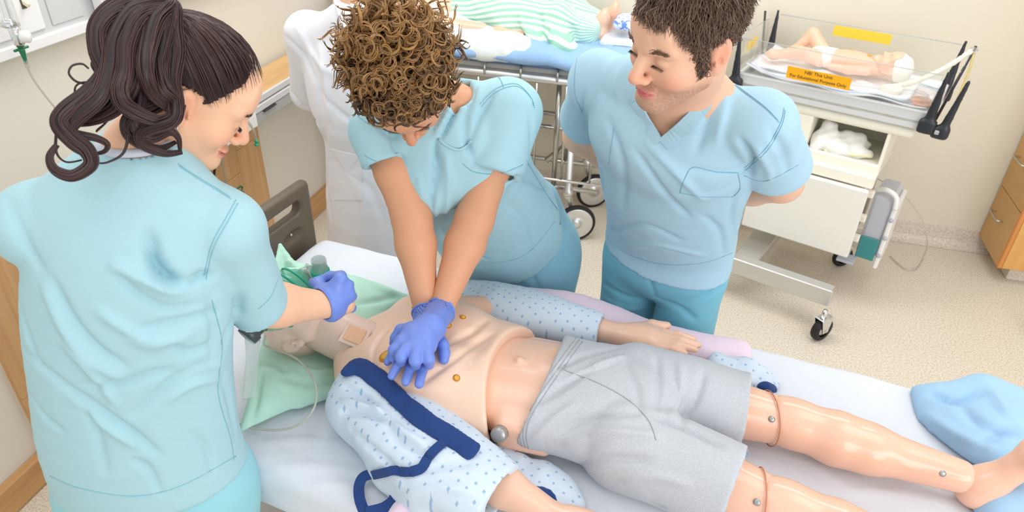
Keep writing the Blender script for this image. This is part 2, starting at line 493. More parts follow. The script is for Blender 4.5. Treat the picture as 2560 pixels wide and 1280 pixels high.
wood_material('maple_v', (219, 177, 130), (203, 155, 104), (9, 9, 0.7))
wood_material('maple_y', (205, 160, 108), (184, 134, 82), (9, 0.7, 9))
wood_material('maple_top', (214, 176, 122), (196, 152, 98), (9, 0.8, 9))
wood_material('maple_cab', (205, 163, 103), (189, 143, 84), (6, 1.0, 0.9))
wood_material('maple_front', (228, 176, 106), (216, 158, 88), (5, 5, 0.7))
mat('edge_orange', (215, 142, 76), 0.45, 0.4)
mat('steel', (196, 196, 192), 0.22, 0.6, 0.03, metal=1.0)
mat('brushed_aluminium', (214, 214, 212), 0.38, 0.5, 0.03, metal=0.85)
mat('chrome', (225, 225, 225), 0.12, 0.6, 0.02, metal=1.0)
mat('grey_plastic', (206, 206, 206), 0.45, 0.5, 0.02)
mat('mid_grey_plastic', (168, 168, 166), 0.5, 0.5, 0.02)
mat('white_plastic', (238, 236, 234), 0.4, 0.5, 0.01)
mat('cream_plastic', (240, 236, 220), 0.45, 0.5, 0.01)
mat('cart_white', (232, 229, 220), 0.4, 0.5, 0.01)
mat('black_plastic', (40, 42, 48), 0.4, 0.5, 0.03)
mat('rubber', (34, 32, 32), 0.65, 0.4, 0.04)
mat('brown_plastic', (96, 84, 70), 0.42, 0.5, 0.03, 10, 0.06, 500)
fabric('sheet_white', (218, 222, 229), 0.02, 0.12, 700)
fabric('coat_white', (238, 239, 246), 0.015, 0.12, 800)
fabric('mint', (184, 225, 207), 0.05)
fabric('blue_drape', (160, 196, 225), 0.05)
fabric('pink_blanket', (232, 210, 224), 0.03)
fabric('navy', (38, 66, 122), 0.10)

# ------------------------------------------------------------------ room
XL, YB = -2.08, 4.08
def plain_box(name, lo, hi, m, bev=0.0):
    lo = np.array(lo, float); hi = np.array(hi, float)
    return MB().box((lo + hi) / 2, hi - lo, bev=bev).build(name, m)
struct(plain_box('floor', (XL - .1, -2.2, -0.1), (3.2, YB + .1, 0.0), 'floor_vinyl'))
struct(plain_box('wall_left', (XL - .1, -2.2, 0.0), (XL, YB + .1, 2.75), 'wall_paint_pale'))
struct(plain_box('wall_back', (XL, YB, 0.0), (3.2, YB + .1, 2.75), 'wall_paint'))
# coved vinyl base on the back wall
m = MB(); prof = [(0.0, 0.0)]
prof = [(YB, 0.0), (YB - .055, 0.0015), (YB - .035, 0.006), (YB - .018, 0.018), (YB - .008, 0.04), (YB - .005, 0.12), (YB, 0.124)]
V = []; F = []
for x in (XL, 3.2): V += [(x, y, z) for y, z in prof]
n_ = len(prof)
for i in range(n_ - 1): F.append((i, i + 1, n_ + i + 1, n_ + i))
F += [tuple(range(n_))[::-1], tuple(range(n_, 2 * n_))]
struct(mesh_obj('baseboard_back', V, F, 'cove_vinyl', smooth=False))
m = MB(); m.box((XL + .0175, 0.95, 0.062), (0.035, 6.2, 0.124), bev=.006); struct(m.build('baseboard_left', 'maple_y'))
# wide maple panel behind the bed head, built of boards
pr = struct(plain_box('trim_1', (XL, 1.307, 0.124), (XL + .008, 2.889, .93), 'maple_v'))
bw = (2.889 - 1.307) / 8
for i in range(8):
    for j, (z0, z1) in enumerate(((.127, .36 + .11 * ((i * 5) % 4)), (.36 + .11 * ((i * 5) % 4) + .002, .928))):
        b = MB().box((XL + .015, 1.307 + bw * (i + .5), (z0 + z1) / 2), (.018, bw - .0015, z1 - z0), bev=.0008).build('board', 'maple_v')
        b.parent = pr
# upper headwall service rail
hw = thing('headwall_service_panel', 'long light grey wall service panel above the bed with switch and seams', 'wall panel', (XL + .04, 2.2, 1.44))
def hwbox(name, y0, y1, z0, z1, d0, d1, m_, bev=.003, parent=hw):
    o = MB().box((XL + (d0 + d1) / 2, (y0 + y1) / 2, (z0 + z1) / 2), (d1 - d0, y1 - y0, z1 - z0), bev=bev).build(name, m_)
    return localise(o, parent)
hwbox('housing', 0.9, 3.3, 1.462, 1.86, 0, .055, 'grey_plastic', .006)
hwbox('lower_rail', 0.9, 3.3, 1.44, 1.475, 0, .068, 'white_plastic', .004)
hwbox('cover_plate', 1.735, 1.845, 1.492, 1.80, .055, .062, 'white_plastic')
hwbox('cover_plate', 1.875, 2.01, 1.492, 1.80, .055, .059, 'grey_plastic')
hwbox('cover_plate', 1.40, 1.715, 1.492, 1.80, .055, .060, 'white_plastic')
mat('switch_cream', (238, 228, 196), .4); mat('dark_slot', (90, 84, 70), .6)
sw = localise(MB().box((XL + .063, 1.79, 1.585), (.004, .018, .038), bev=.001).build('switch_slot', 'dark_slot'), hw)
R_ = frame(x=(1, 0, -.55), y=(0, 1, 0))
localise(MB().box((XL + .072, 1.79, 1.582), (.026, .011, .014), R_, bev=.002).build('switch_toggle', 'switch_cream'), hw)
ic = thing('intercom_box', 'white bedside intercom box with speaker holes on the grey wall panel', 'intercom', (XL + .055, 2.15, 1.48))
localise(MB().box((XL + .085, 2.19, 1.60), (.06, .28, .24), bev=.012).build('case', 'white_plastic'), ic)
localise(MB().box((XL + .117, 2.245, 1.575), (.004, .10, .10), bev=.002).build('screen', 'mid_grey_plastic'), ic)
localise(MB().box((XL + .113, 2.19, 1.525), (.01, .27, .03), bev=.004).build('lip', 'white_plastic'), ic)
g = MB()
for i in range(5):
    for j in range(6): g.lathe([(.0022, 0), (.0022, .0015)], (XL + .115, 2.095 + j * .014, 1.545 + i * .013), (1, 0, 0), 6)
localise(g.build('speaker_holes', 'dark_slot'), ic)
# gas outlet, flowmeter, green fitting and hanging tube
mat('green_plastic', (24, 116, 76), .35, .5); mat('clear_plastic', (226, 234, 232), .12, .5, .01, transmission=.85, alpha=.55)
mat('tube_clear', (214, 212, 200), .15, .6, .01, transmission=.4, alpha=.75)
go = thing('oxygen_flowmeter', 'chrome and glass oxygen flowmeter with white knob and green nipple', 'flowmeter', (XL + .06, 1.69, 1.5))
fx, fy = XL + .15, 1.655
localise(MB().tube([(XL + .06, fy, 1.56), (fx, fy, 1.56)], .014, 12).build('inlet', 'chrome', None, True), go)
localise(MB().lathe([(.013, 0), (.016, .005), (.016, .05), (.012, .055)], (fx, fy, 1.50), n=16).build('valve_body', 'chrome', None, True), go)
localise(MB().lathe([(.019, 0), (.019, .13), (.012, .138)], (fx, fy, 1.555), n=16).build('sight_glass', 'clear_plastic', None, True), go)
localise(MB().lathe([(.014, 0), (.018, .004), (.018, .022), (.014, .026)], (fx + .012, fy, 1.525), (.85, .5, 0), 16).build('knob', 'white_plastic', None, True), go)
m = MB().lathe([(.004, -.052), (.0065, -.03), (.009, -.012), (.006, -.008), (.011, 0)], (fx, fy, 1.497), n=14)
m.box((fx, fy, 1.489), (.008, .052, .007), bev=.002)
localise(m.build('nipple', 'green_plastic', None, False), go)
tp = spline([(fx, fy, 1.455), (fx - .002, fy + .005, 1.40), (fx, fy + .04, 1.30), (fx - .01, fy + .12, 1.15), (fx - .02, fy + .19, 1.0), (fx - .05, fy + .22, .8)], 8)
o = line_tube('oxygen_tube', tp, [.0055] * 5 + [.0032] * (len(tp) - 5), 'tube_clear', None)
tag(o, 'thin clear oxygen tube hanging down from the green nipple', 'tube')

# lower bedside console along the left wall with maple top
XC = -1.85
cs = thing('headwall_console', 'pale grey bedside console with maple top running along the left wall', 'console', (-1.96, 2.7, .88))
def csbox(name, x0, x1, y0, y1, z0, z1, m_, bev=.003, parent=cs):
    o = MB().box(((x0 + x1) / 2, (y0 + y1) / 2, (z0 + z1) / 2), (x1 - x0, y1 - y0, z1 - z0), bev=bev).build(name, m_)
    return localise(o, parent)
csbox('body', XL + .025, XC - .02, 2.25, 3.7, .89, .985, 'grey_plastic')
csbox('worktop', XL + .025, XC - .006, 2.25, 3.7, .985, 1.0, 'maple_top')
csbox('edge_band', XC - .012, XC, 2.25, 3.7, .972, 1.002, 'grey_plastic')
csbox('front_rail', XC - .02, XC + .004, 2.25, 3.7, .935, .966, 'grey_plastic')
csbox('lower_apron', XC - .02, XC, 2.25, 3.7, .884, .930, 'mid_grey_plastic')
csbox('pull', XC, XC + .012, 2.66, 2.76, .925, .934, 'black_plastic')
csbox('front_panel', XC - .015, XC + .006, 2.2, 2.60, .884, .972, 'white_plastic')
csbox('end_block', XC - .10, XC + .03, 2.02, 2.2, .86, .96, 'cream_plastic', .01)
localise(MB().lathe([(.004, 0), (.005, .003), (.003, .005)], (XC + .006, 2.42, .90), (1, 0, 0), 10).build('screw', 'chrome', None, True), cs)
mat('ink_blue', (40, 90, 205), .5)
for i, (u, v, tl) in enumerate(((505, 400, 'upper'), (504, 427, 'lower'))):
    c = PXX(u, v, XC + .035)
    cd = thing('label_card', 'small white card with blue print, %s of two on the console end' % tl, 'card', tuple(c))
    localise(MB().box(c, (.003, .052, .036), bev=.001).build('card', 'white_plastic'), cd)
    for k in range(2):
        pts = [c + np.array([.003, -.014 + .022 * k + .007 * math.cos(a), .007 * math.sin(a)]) for a in np.linspace(.3, 3.4 if i == 0 else 2.0, 8)]
        localise(MB().tube(pts, .0022, 5).build('printed_mark', 'ink_blue', None, True), cd)
    localise(MB().box(c + np.array([.003, -.003, -.012]), (.0012, .016, .003)).build('printed_mark', 'ink_blue'), cd)
mat('cord_blue', (30, 150, 190), .4); mat('cord_black', (30, 28, 30), .5)
o = line_tube('blue_strap', spline([PXX(504, 436, -1.84), PXX(510, 452, -1.85), PXX(522, 480, -1.9), PXX(530, 520, -1.95)], 6), .006, 'cord_blue', None); tag(o, 'short blue strap hanging under the label cards', 'strap')
o = line_tube('black_cord', spline([PXX(533, 385, -1.95), PXX(537, 410, -1.96), PXX(535, 450, -1.98), PXX(540, 480, -2.0), PXX(548, 530, -2.02), PXX(560, 620, -2.02)], 6), .0055, 'cord_black', None); tag(o, 'black power cord running down the maple panel', 'cord')
o = line_tube('suction_tube', spline([PXX(548, 340, -1.83), PXX(551, 370, -1.83), PXX(556, 410, -1.86), PXX(564, 450, -1.92), PXX(563, 480, -1.95), PXX(568, 560, -2.0), PXX(590, 640, -2.02)], 6), .005, 'tube_clear', None); tag(o, 'clear suction tube hanging from the console down the maple panel', 'tube')
hp = spline([PXX(603, 292, -1.84), PXX(620, 305, -1.82), PXX(634, 327, -1.82), PXX(640, 352, -1.83)], 6)
ht = thing('hose_end', 'clear hose end with bright green connector hanging off the console', 'hose', tuple(hp[0]))
line_tube('hose', hp, .0058, 'tube_clear', ht)
mat('bright_green', (30, 176, 128), .35)
localise(MB().lathe([(.005, -.012), (.0095, -.01), (.0095, -.002), (.006, 0), (.006, .006), (.0095, .008), (.0095, .016), (.005, .018)], hp[-1] - np.array([0, 0, .014]), (0, .15, 1), 12).build('connector', 'bright_green', None, True), ht)
# packaged mask hanging on the maple panel
mat('clear_pack', (225, 205, 180), .12, .6, .02, transmission=.6, alpha=.45)
pk = thing('hanging_oxygen_mask', 'clear plastic oxygen mask with green strap hanging on the maple panel', 'mask', tuple(PXX(590, 490, -1.99)))
S = Sdf(); c = PXX(592, 500, -1.99)
S.ell(c, (.03, .035, .055), k=.01); S.ell(c + [.0, .03, .03], (.02, .025, .02), k=.02)
V, F = S.mesh(.006); localise(mesh_obj('mask_shell', V, F, 'clear_pack'), pk)
for dz in (.048, .02):
    a = np.linspace(0, 2 * math.pi, 14)[:-1]
    localise(MB().tube([c + np.array([.012, .02 + .022 * math.cos(t), dz + .012 * math.sin(t)]) for t in a], .004, 6, closed=True).build('strap_loop', 'green_plastic', None, True), pk)
q = PXX(620, 548, -1.95); o = MB().tube(spline([q + [0, -.03, .02], q, q + [0, .03, -.03]], 4), .011, 8).build('tube_fitting', 'green_plastic', None, True); tag(o, 'dark green tube fitting peeking out behind the headboard', 'fitting')

# ------------------------------------------------------------------ right cabinet
cb = thing('storage_cabinet', 'tall maple storage cabinet with drawers at the right edge', 'cabinet', (2.05, 3.9, 0))
cbb = lambda name, lo, hi, m_, bev=.002: localise(MB().box((np.array(lo) + np.array(hi)) / 2, np.array(hi) - np.array(lo), bev=bev).build(name, m_), cb)
CX = 1.71; CY = 3.72
cbb('body', (CX + .02, CY + .02, .095), (2.5, YB - .008, 1.9), 'maple_cab')
cbb('toe_kick', (CX + .09, CY + .06, 0.001), (2.5, YB - .06, .095), 'cove_vinyl')
cbb('front_panel', (CX + .022, CY, .095), (2.5, CY + .018, .93), 'maple_front')
cbb('front_panel', (CX + .022, CY, .935), (2.5, CY + .018, 1.9), 'maple_front')
cbb('edge_strip', (CX, CY - .002, .095), (CX + .02, CY + .02, 1.9), 'edge_orange')
for i, (z0, z1) in enumerate(((.097, .415), (.419, .74), (.744, 1.9))):
    d_ = cbb('drawer_front' if i < 2 else 'door', (CX - .002, CY + .021, z0), (CX + .018, YB - .01, z1), 'maple_cab', .003)
    zc = z0 + .62 * (z1 - z0) if i < 2 else 1.0
    hy = 3.93
    hnd = MB().tube(spline([(CX, hy - .06, zc), (CX - .028, hy - .058, zc), (CX - .032, hy - .04, zc), (CX - .032, hy + .04, zc), (CX - .028, hy + .058, zc), (CX, hy + .06, zc)], 5), .005, 8).build('handle', 'steel', None, True)
    hnd.parent = d_; hnd.matrix_parent_inverse = d_.matrix_parent_inverse.copy()
    hnd.matrix_parent_inverse = Matrix.Identity(4); hnd.parent = d_
# ------------------------------------------------------------------ hospital bed
BD = nrm([1.93, -.242, 0]); BW = np.array([BD[1], -BD[0], 0]) * 1.0   # along the bed; across it towards the camera
BW = np.array([-.1245, -.9922, 0.0])
C0 = np.array([-1.214, 1.957, 0.0]); MZ = 0.80
def bedp(s, w, z): return C0 + BD * s + BW * w + np.array([0, 0, z])
BR = np.array([BD, -BW, [0, 0, 1.0]]).T
bed = thing('hospital_bed', 'hospital bed with white sheet and dark brown headboard under the manikin', 'bed', tuple(bedp(1.05, .45, 0)))
S = Sdf(); S.box(bedp(1.06, .47, MZ - .08), (2.12, .96, .165), BR, rad=.045)
V, F = S.mesh(.014)
V = rumple(V, F, .0016, 18, 3)
# creases in the sheet beside the pillow
tr = bvh(V, F)
V = folds(V, F, [([(640, 1110), (760, 1100), (870, 1115)], .004, .008), ([(650, 1180), (780, 1165), (900, 1185)], .0035, .010), ([(700, 1230), (850, 1215), (960, 1250)], .004, .012),
                 ([(1860, 1120), (2000, 1150), (2150, 1240)], .003, .012), ([(2100, 1230), (2250, 1235), (2380, 1262)], .003, .012)], tr)
localise(mesh_obj('mattress', V, F, 'sheet_white'), bed)
fb = lambda name, s, w, z, d, m_, bev=.01: localise(MB().box(bedp(s, w, z), d, BR, bev).build(name, m_), bed)
fb('deck', 1.06, .45, MZ - .185, (2.14, .86, .045), 'grey_plastic')
fb('lift_column', .55, .45, .38, (.12, .3, .5), 'mid_grey_plastic'); fb('lift_column', 1.55, .45, .38, (.12, .3, .5), 'mid_grey_plastic')
fb('base_frame', 1.06, .45, .15, (1.9, .6, .07), 'grey_plastic')
for s_ in (.2, 1.9):
    for w_ in (.16, .74):
        c = bedp(s_, w_, .06)
        o = MB().lathe([(.03, -.016), (.06, -.014), (.06, .014), (.03, .016)], c, BW, 18).build('caster', 'rubber', None, False); localise(o, bed)
        localise(MB().tube([c + [0, 0, .0], c + [0, 0, .07]], .014, 10).build('caster_stem', 'steel', None, True), bed)
# moulded headboard
S = Sdf(); hbx = -.05
hc = lambda w, z, s=hbx: bedp(s, w, z)
S.box(hc(.47, .80), (.045, .98, .42), BR, rad=.02)
for w0 in (.16, .78):
    S.box(hc(w0 - .01, .935), (.12, .21, .046), BR, rad=.02, k=.014, mode='s')
    S.ell(hc(w0 - .055, .845, hbx + .028), (.020, .055, .022), BR, k=.01, mode='s')
for w0 in (-.02, .96): pass
S.cutr(hc(-.02, 1.03), nrm(-BW * .75 + np.array([0, 0, .66])), .001)
V, F = S.mesh(.007)
localise(mesh_obj('headboard', V, F, 'brown_plastic'), bed)
for w0 in (.105, .725):
    localise(MB().lathe([(.006, 0), (.006, .004), (.003, .006)], hc(w0, .848, hbx + .008), BD, 10).build('latch_button', 'chrome', None, True), bed)

# ------------------------------------------------------------------ cushion between four corners
def cushion(corners, thick, n=44, pin=2.2, seed=0, amp=.002, scale=16, lift=.3):
    """corners in order; puffed cloth slab with pointed corners"""
    c0, c1, c2, c3 = [np.asarray(c, float) for c in corners]
    a = np.linspace(0, 1, n); A, B = np.meshgrid(a, a, indexing='ij')
    P = ((1 - A) * (1 - B))[..., None] * c0 + (A * (1 - B))[..., None] * c1 + (A * B)[..., None] * c2 + ((1 - A) * B)[..., None] * c3
    x = 2 * A - 1; y = 2 * B - 1
    # sides bow inwards between corners
    mid = P.mean((0, 1)); bow = .05 * ((1 - x ** 2) * y ** 2 + (1 - y ** 2) * x ** 2)
    P = P + (mid - P) * bow[..., None]
    h = thick * ((1 - np.abs(x) ** pin) * (1 - np.abs(y) ** pin)) ** .55
    T = P.copy(); T[..., 2] += h * (1 - lift) + .002; Bm = P.copy(); Bm[..., 2] -= h * lift
    V = np.concatenate([T.reshape(-1, 3), Bm.reshape(-1, 3)])
    i, j = np.meshgrid(np.arange(n - 1), np.arange(n - 1), indexing='ij'); i = i.ravel(); j = j.ravel()
    q = np.stack([i * n + j, (i + 1) * n + j, (i + 1) * n + j + 1, i * n + j + 1], 1)
    N2 = n * n; F = [q, q[:, ::-1] + N2]
    rim = [k * n for k in range(n)] + [(n - 1) * n + k for k in range(1, n)] + [k * n + n - 1 for k in range(n - 2, -1, -1)] + [k for k in range(n - 2, 0, -1)]
    rim = np.array(rim); r2 = np.roll(rim, -1)
    F.append(np.stack([r2, rim, rim + N2, r2 + N2], 1)); F = np.concatenate(F)
    nn = np.cross(P[-1, 0] - P[0, 0], P[0, -1] - P[0, 0])
    if nn[2] < 0: F = F[:, ::-1]
    V = rumple(V, F, amp, scale, seed)
    return V, F
# ------------------------------------------------------------------ people kit
def head_ops(S, pos, R, s=1.0, male=False, jaw=1.0, nose=1.0, eyes=True, mouth=True):
    """adult head; local x = to the person's left, y = face forward, z = crown. Returns local->world"""
    L = lambda p: pos + R @ (np.asarray(p, float) * s)
    E = lambda c, r, k, mode='u', rot=None: S.ell(L(c), np.asarray(r) * s, R if rot is None else R @ rot, k, mode)
    C = lambda a, b, ra, rb, k, mode='u': S.rc(L(a), L(b), ra * s, rb * s, k, mode)
    E((0, -.018, .036), (.076, .098, .086), 0)
    E((0, .034, -.008), (.064, .062, .088), .03)
    jw = .05 * jaw
    for sg in (-1, 1):
        C((sg * jw, .006, -.056), (sg * .016, .074, -.100), .026, .019, .03)
        E((sg * .046, .056, -.034), (.022, .024, .022), .03)
    E((0, .080, -.100), (.02 if not male else .024, .017, .017), .02)
    E((0, .078, .045), (.052, .02, .04), .03)
    for sg in (-1, 1):
        C((sg * .012, .088, .019), (sg * .050, .070, .020), .0085 if not male else .011, .008, .014)
    for sg in (-1, 1):
        E((sg * .032, .098, .0005), (.019, .016, .0115), .014, 's')
    if eyes:
        for sg in (-1, 1):
            E((sg * .0325, .0735, -.001), (.0165, .0165, .0135), .003)
            C((sg * .020, .0885, -.0095), (sg * .045, .0815, -.0085), .0016, .0016, .003)
    C((0, .090, .010), (0, .1135 + .004 * (nose - 1), -.034), .0075 * nose, .0115 * nose, .010)
    E((0, .112 + .004 * (nose - 1), -.037), (.0105 * nose, .0105, .0095), .006)
    for sg in (-1, 1):
        E((sg * .0125, .1005, -.042), (.0085, .0105, .0075), .006)
    for sg in (-1, 1):
        E((sg * .0065, .1045, -.0495), (.0036, .0055, .004), .003, 's')
    if mouth:
        E((0, .0905, -.0672), (.026, .0125, .0062), .006)
        E((0, .0895, -.0785), (.022, .0125, .0078), .006)
        C((-.026, .092, -.0722), (.026, .092, -.0722), .0012, .0012, .006, 's')
        E((0, .1025, -.0722), (.022, .004, .0014), .003, 's')
    for sg in (-1, 1):
        t = sg * .30
        rot = np.array([[math.cos(t), -math.sin(t), 0], [math.sin(t), math.cos(t), 0], [0, 0, 1]])
        tl = np.array([[1, 0, 0], [0, math.cos(.18), -math.sin(.18)], [0, math.sin(.18), math.cos(.18)]])
        rr = rot @ tl
        E((sg * .0795, -.014, -.004), (.0085, .0195, .031), .008, rot=rr)
        E((sg * .077, -.008, -.036), (.0075, .010, .011), .008, rot=rr)
        E((sg * .0895, -.010, -.001), (.0062, .0128, .0195), .004, 's', rot=rr)
        E((sg * .0865, -.007, -.016), (.0085, .0075, .0085), .004, 's', rot=rr)
        E((sg * .0835, .001, -.018), (.0045, .0035, .006), .003, rot=rr)
    return L
def to_local(V, pos, R, s=1.0): return ((V - pos) @ R) / s
def bump01(P, c, r): return np.exp(-(((P - np.asarray(c)) / np.asarray(r)) ** 2).sum(1))
def skin_colors(V, pos, R, s, base, lips=(196, 112, 104), stubble=0.0, flush=1.0, lip=1.0):
    b = np.array(lin(base)[:3]); P = to_local(V, pos, R, s); C = np.tile(b, (len(V), 1))
    def mix(C, c, w): c = np.array(lin(c)[:3]); w = np.clip(w, 0, 1)[:, None]; return C * (1 - w) + c * w
    red = (np.array(base) * np.array([1.0, .80, .76]))
    w = sum(bump01(P, (sg * .047, .07, -.035), (.025, .03, .022)) for sg in (-1, 1)) * .42 + bump01(P, (0, .115, -.036), (.017, .016, .016)) * .55
    w = w + sum(bump01(P, (sg * .085, -.012, -.004), (.014, .026, .034)) for sg in (-1, 1)) * .45
    C = mix(C, red, w * flush)
    if stubble > 0:
        jaw = np.clip((-.046 - P[:, 2] + .25 * np.maximum(0, .03 - P[:, 1])) / .02, 0, 1) * np.clip((P[:, 1] + .012) / .02, 0, 1) * (P[:, 2] > -.14)
        lipz = np.exp(-((P[:, 2] + .0725) / .012) ** 2 - (P[:, 0] / .026) ** 2)
        h = np.sin(P @ np.array([2100, 1700, 2500.])) * np.sin(P @ np.array([-1900, 2300, 1500.]))
        C = mix(C, (120, 92, 76), stubble * jaw * (1 - .9 * lipz) * (.75 + .25 * h))
    lw = np.exp(-(((P[:, 2] + .0728) / .0095) ** 4) - ((P[:, 0] / .0245) ** 4)) * (P[:, 1] > .085)
    C = mix(C, lips, lw * lip)
    for sg in (-1, 1):
        C = mix(C, np.array(base) * np.array([.80, .72, .70]), .5 * bump01(P, (sg * .0325, .088, -.0095), (.016, .012, .0035)))
    return C
mat('skin', (220, 170, 140), .5, .35, .03, 40, .05, 700, attr=True, sss=.12)
def strands_on(R, pos, s, pts, r0, r1, N, sides=4, seed=0):
    pass
def eyebrow_mesh(L, R, col_rgb, parent, name='eyebrow', thick=1.0, seed=4):
    r = np.random.RandomState(seed); m_ = mat(name + '_hair', col_rgb, .6)
    for sg in (-1, 1):
        P = []; Q = []
        for i in range(70):
            t = r.uniform(0, 1); x = .012 + t * .038; z = .0195 + .006 * math.sin(t * 2.4) + r.normal() * .0017 * thick
            y = .1005 - .0075 * t - 16 * max(0, x - .03) ** 2
            a = np.array([sg * x, y, z]); d = np.array([sg * .008, -.0012 - .003 * t, .0025 - .003 * t])
            P.append([L(a + d * u + np.array([0, .0012 * math.sin(u * 3.1), 0])) for u in (0, .5, 1)]); Q.append([.0006, .0006, .0002])
        V, F = tubes(np.array(P), np.array(Q) * thick, 3); localise(mesh_obj(name, V, F, m_), parent)
def lash_mesh(L, col_rgb, parent):
    m_ = mat('eyelash_hair', col_rgb, .6)
    for sg in (-1, 1):
        P = []; Q = []
        for i in range(22):
            t = i / 21; x = .0195 + t * .026; y = .0905 - 11 * (x - .0295) ** 2; z = -.0095 + .002 * math.cos((t - .5) * 3)
            a = np.array([sg * x, y, z])
            P.append([L(a + np.array([sg * .0015 * (t - .3), .0065, -.0035]) * u + np.array([0, 0, .0016 * u * u])) for u in (0, .5, 1)]); Q.append([.0007, .0005, .0002])
        V, F = tubes(np.array(P), np.array(Q), 3); localise(mesh_obj('eyelashes', V, F, m_), parent)
def arm_chain(S, sh, el, wr, rs=(.056, .046, .043, .028), k=.03):
    sh, el, wr = map(np.asarray, (sh, el, wr))
    m1 = sh * .55 + el * .45; f1 = el * .72 + wr * .28
    S.rc(sh, m1, rs[0], rs[0] * .93, k); S.rc(m1, el, rs[0] * .93, rs[1], .02); S.rc(el, f1, rs[1], rs[2] * 1.06, .02); S.rc(f1, wr, rs[2] * 1.06, rs[3], .02)
def opening(S, p, n, r, depth, rout):
    """finish a sleeve or leg: flat cut at p (n outward) and a hollow of radius r"""
    p = np.asarray(p, float); n = nrm(n)
    S.cutr(p + n * rout * .0, n, rout, .004)
    S.rc(p + n * .03, p - n * depth, r, r, .004, 's')
def shoe(parent, pos, yaw, name='shoe', m_='white_plastic', L_=.27):
    R = rotz(yaw); S = Sdf(); p = np.asarray(pos, float)
    S.ell(p + R @ np.array([0, .06, .035]), (.047, .12, .04), R, .02); S.ell(p + R @ np.array([0, -.05, .045]), (.04, .065, .05), R, .03)
    S.cut(p, (0, 0, -1), p - .2, p + .2)
    V, F = S.mesh(.010); return localise(mesh_obj(name, V, F, m_), parent)
def seam(name, tree, px, parent, m_, r=.0009, n=10, lift=.0006, off=None):
    P = trace(tree, px, n, lift)
    if len(P) < 3: return None
    return line_tube(name, P, r, m_, parent, n=4)
# ------------------------------------------------------------------ left nurse (dark ponytail), back to the camera
fabric('scrub_teal', (168, 206, 215), .03)
fabric('scrub_teal_trouser', (150, 207, 217), .03)
fabric('collar_grey', (200, 205, 216), .03)
mat('stitch_teal', (140, 192, 203), .8, .2)
mat('glove_blue', (112, 138, 216), .42, .5, .04, 14, .10, 420)
NA = thing('person', 'nurse in teal scrubs with long dark curled ponytail, back to camera, holding the breathing mask', 'person', (-1.03, .84, 0))
sideA = nrm([.94, .34, 0]); fwdA = np.array([-sideA[1], sideA[0], 0])
shR = np.array([-.800, .985, 1.445]); elR = PT(648, 762, 1.63); wrR = PT(815, 762, 1.70)
shL = np.array([-1.115, .870, 1.465]); elL = np.array([-1.18, 1.06, 1.24]); wrL = np.array([-1.03, 1.19, 1.13])
headA = PT(484, 232, 1.44)
fA = (.64, .44, -.62); upA = (.42, .30, .85)
# y must be kept as forward
def head_frame(f, up):
    y = nrm(f); z = nrm(np.asarray(up, float) - y * np.dot(up, y)); x = np.cross(y, z); return np.array([-x * -1, y, z]).T
RA = head_frame(fA, upA)
H_ = Sdf(); LA = head_ops(H_, headA, RA, 1.0, jaw=.92)
neckA = PT(352, 372, 1.45)
H_.rc(LA((0, -.025, -.045)), neckA, .046, .050, .03)
Vh, Fh = H_.mesh(.0026)
B = Sdf()
B.rc(LA((0, -.03, -.07)), neckA, .048, .055, 0); B.loft([((-1.02, .87, .9), .14, .09), ((-1.0, .90, 1.15), .12, .075), ((-.96, .93, 1.38), .13, .07), ((-.94, .94, 1.5), .085, .055)], sideA, 3, .03)
B.rc(neckA, shR, .045, .05, .03); B.rc(neckA, shL, .045, .05, .03)
arm_chain(B, shR, elR, wrR, (.050, .046, .045, .031)); arm_chain(B, shL, elL, wrL, (.048, .04, .038, .027))
B.rc(wrR, wrR + nrm(wrR - elR) * .05, .027, .024, .01)
B.loft([((-1.03, .84, .95), .15, .11), ((-1.03, .84, .8), .16, .11)], sideA, 2, .03)
for sg in (-1, 1):
    hp_ = np.array([-1.03, .84, .84]) + sideA * sg * .085
    B.rc(hp_, (hp_[0], hp_[1], .45), .075, .05, .03); B.rc((hp_[0], hp_[1], .45), (hp_[0], hp_[1], .08), .05, .035, .02); B.ell((hp_[0], hp_[1] + .05, .035), (.035, .1, .03), k=.02)
Vb, Fb = B.mesh(.007)
Vb = smooth(Vb, Fb, 2)
V, F = merge([(Vh, Fh), (Vb, Fb)])
localise(mesh_obj('body', V, F, 'skin', vcol=skin_colors(V, headA, RA, 1.0, (232, 184, 152), (186, 96, 92))), NA)
lash_mesh(LA, (40, 28, 26), NA); eyebrow_mesh(LA, RA, (70, 48, 40), NA)
# shirt
S = Sdf()
stA = [((-1.035, .845, .80), .212, .150), ((-1.035, .85, .95), .202, .145), ((-1.02, .868, 1.12), .194, .140), ((-.995, .89, 1.28), .190, .135), ((-.967, .912, 1.40), .180, .122), ((-.950, .925, 1.49), .150, .092), (neckA - [0, 0, .02], .082, .066)]
axR = nrm(elR - shR); slR = elR - axR * .012; axL = nrm(elL - shL)
S.rc(shR - [.012, 0, .004], slR, .068, .062, 0); S.rc(slR, slR + axR * .05, .062, .064, .01)
opening(S, slR + axR * .028, nrm(axR + np.array([.25, .12, .0])), .049, .05, .085)
S.rc(shL, elL, .074, .062, .0)
S.loft(stA, sideA, 4, .05)
S.rc(neckA - [0, 0, .045], shR + [-.01, 0, .008], .056, .060, .05); S.rc(neckA - [0, 0, .045], shL + [0, 0, .012], .056, .062, .05)
# flat hem, hollow below
S.cut((-1.03, .84, .853), (.10, -.05, -1), np.array([-1.4, .5, .5]), np.array([-.7, 1.2, .9]), .004)
S.loft([((-1.035, .845, .78), .200, .138), ((-1.035, .85, .93), .192, .132)], sideA, 3, .004, 's')
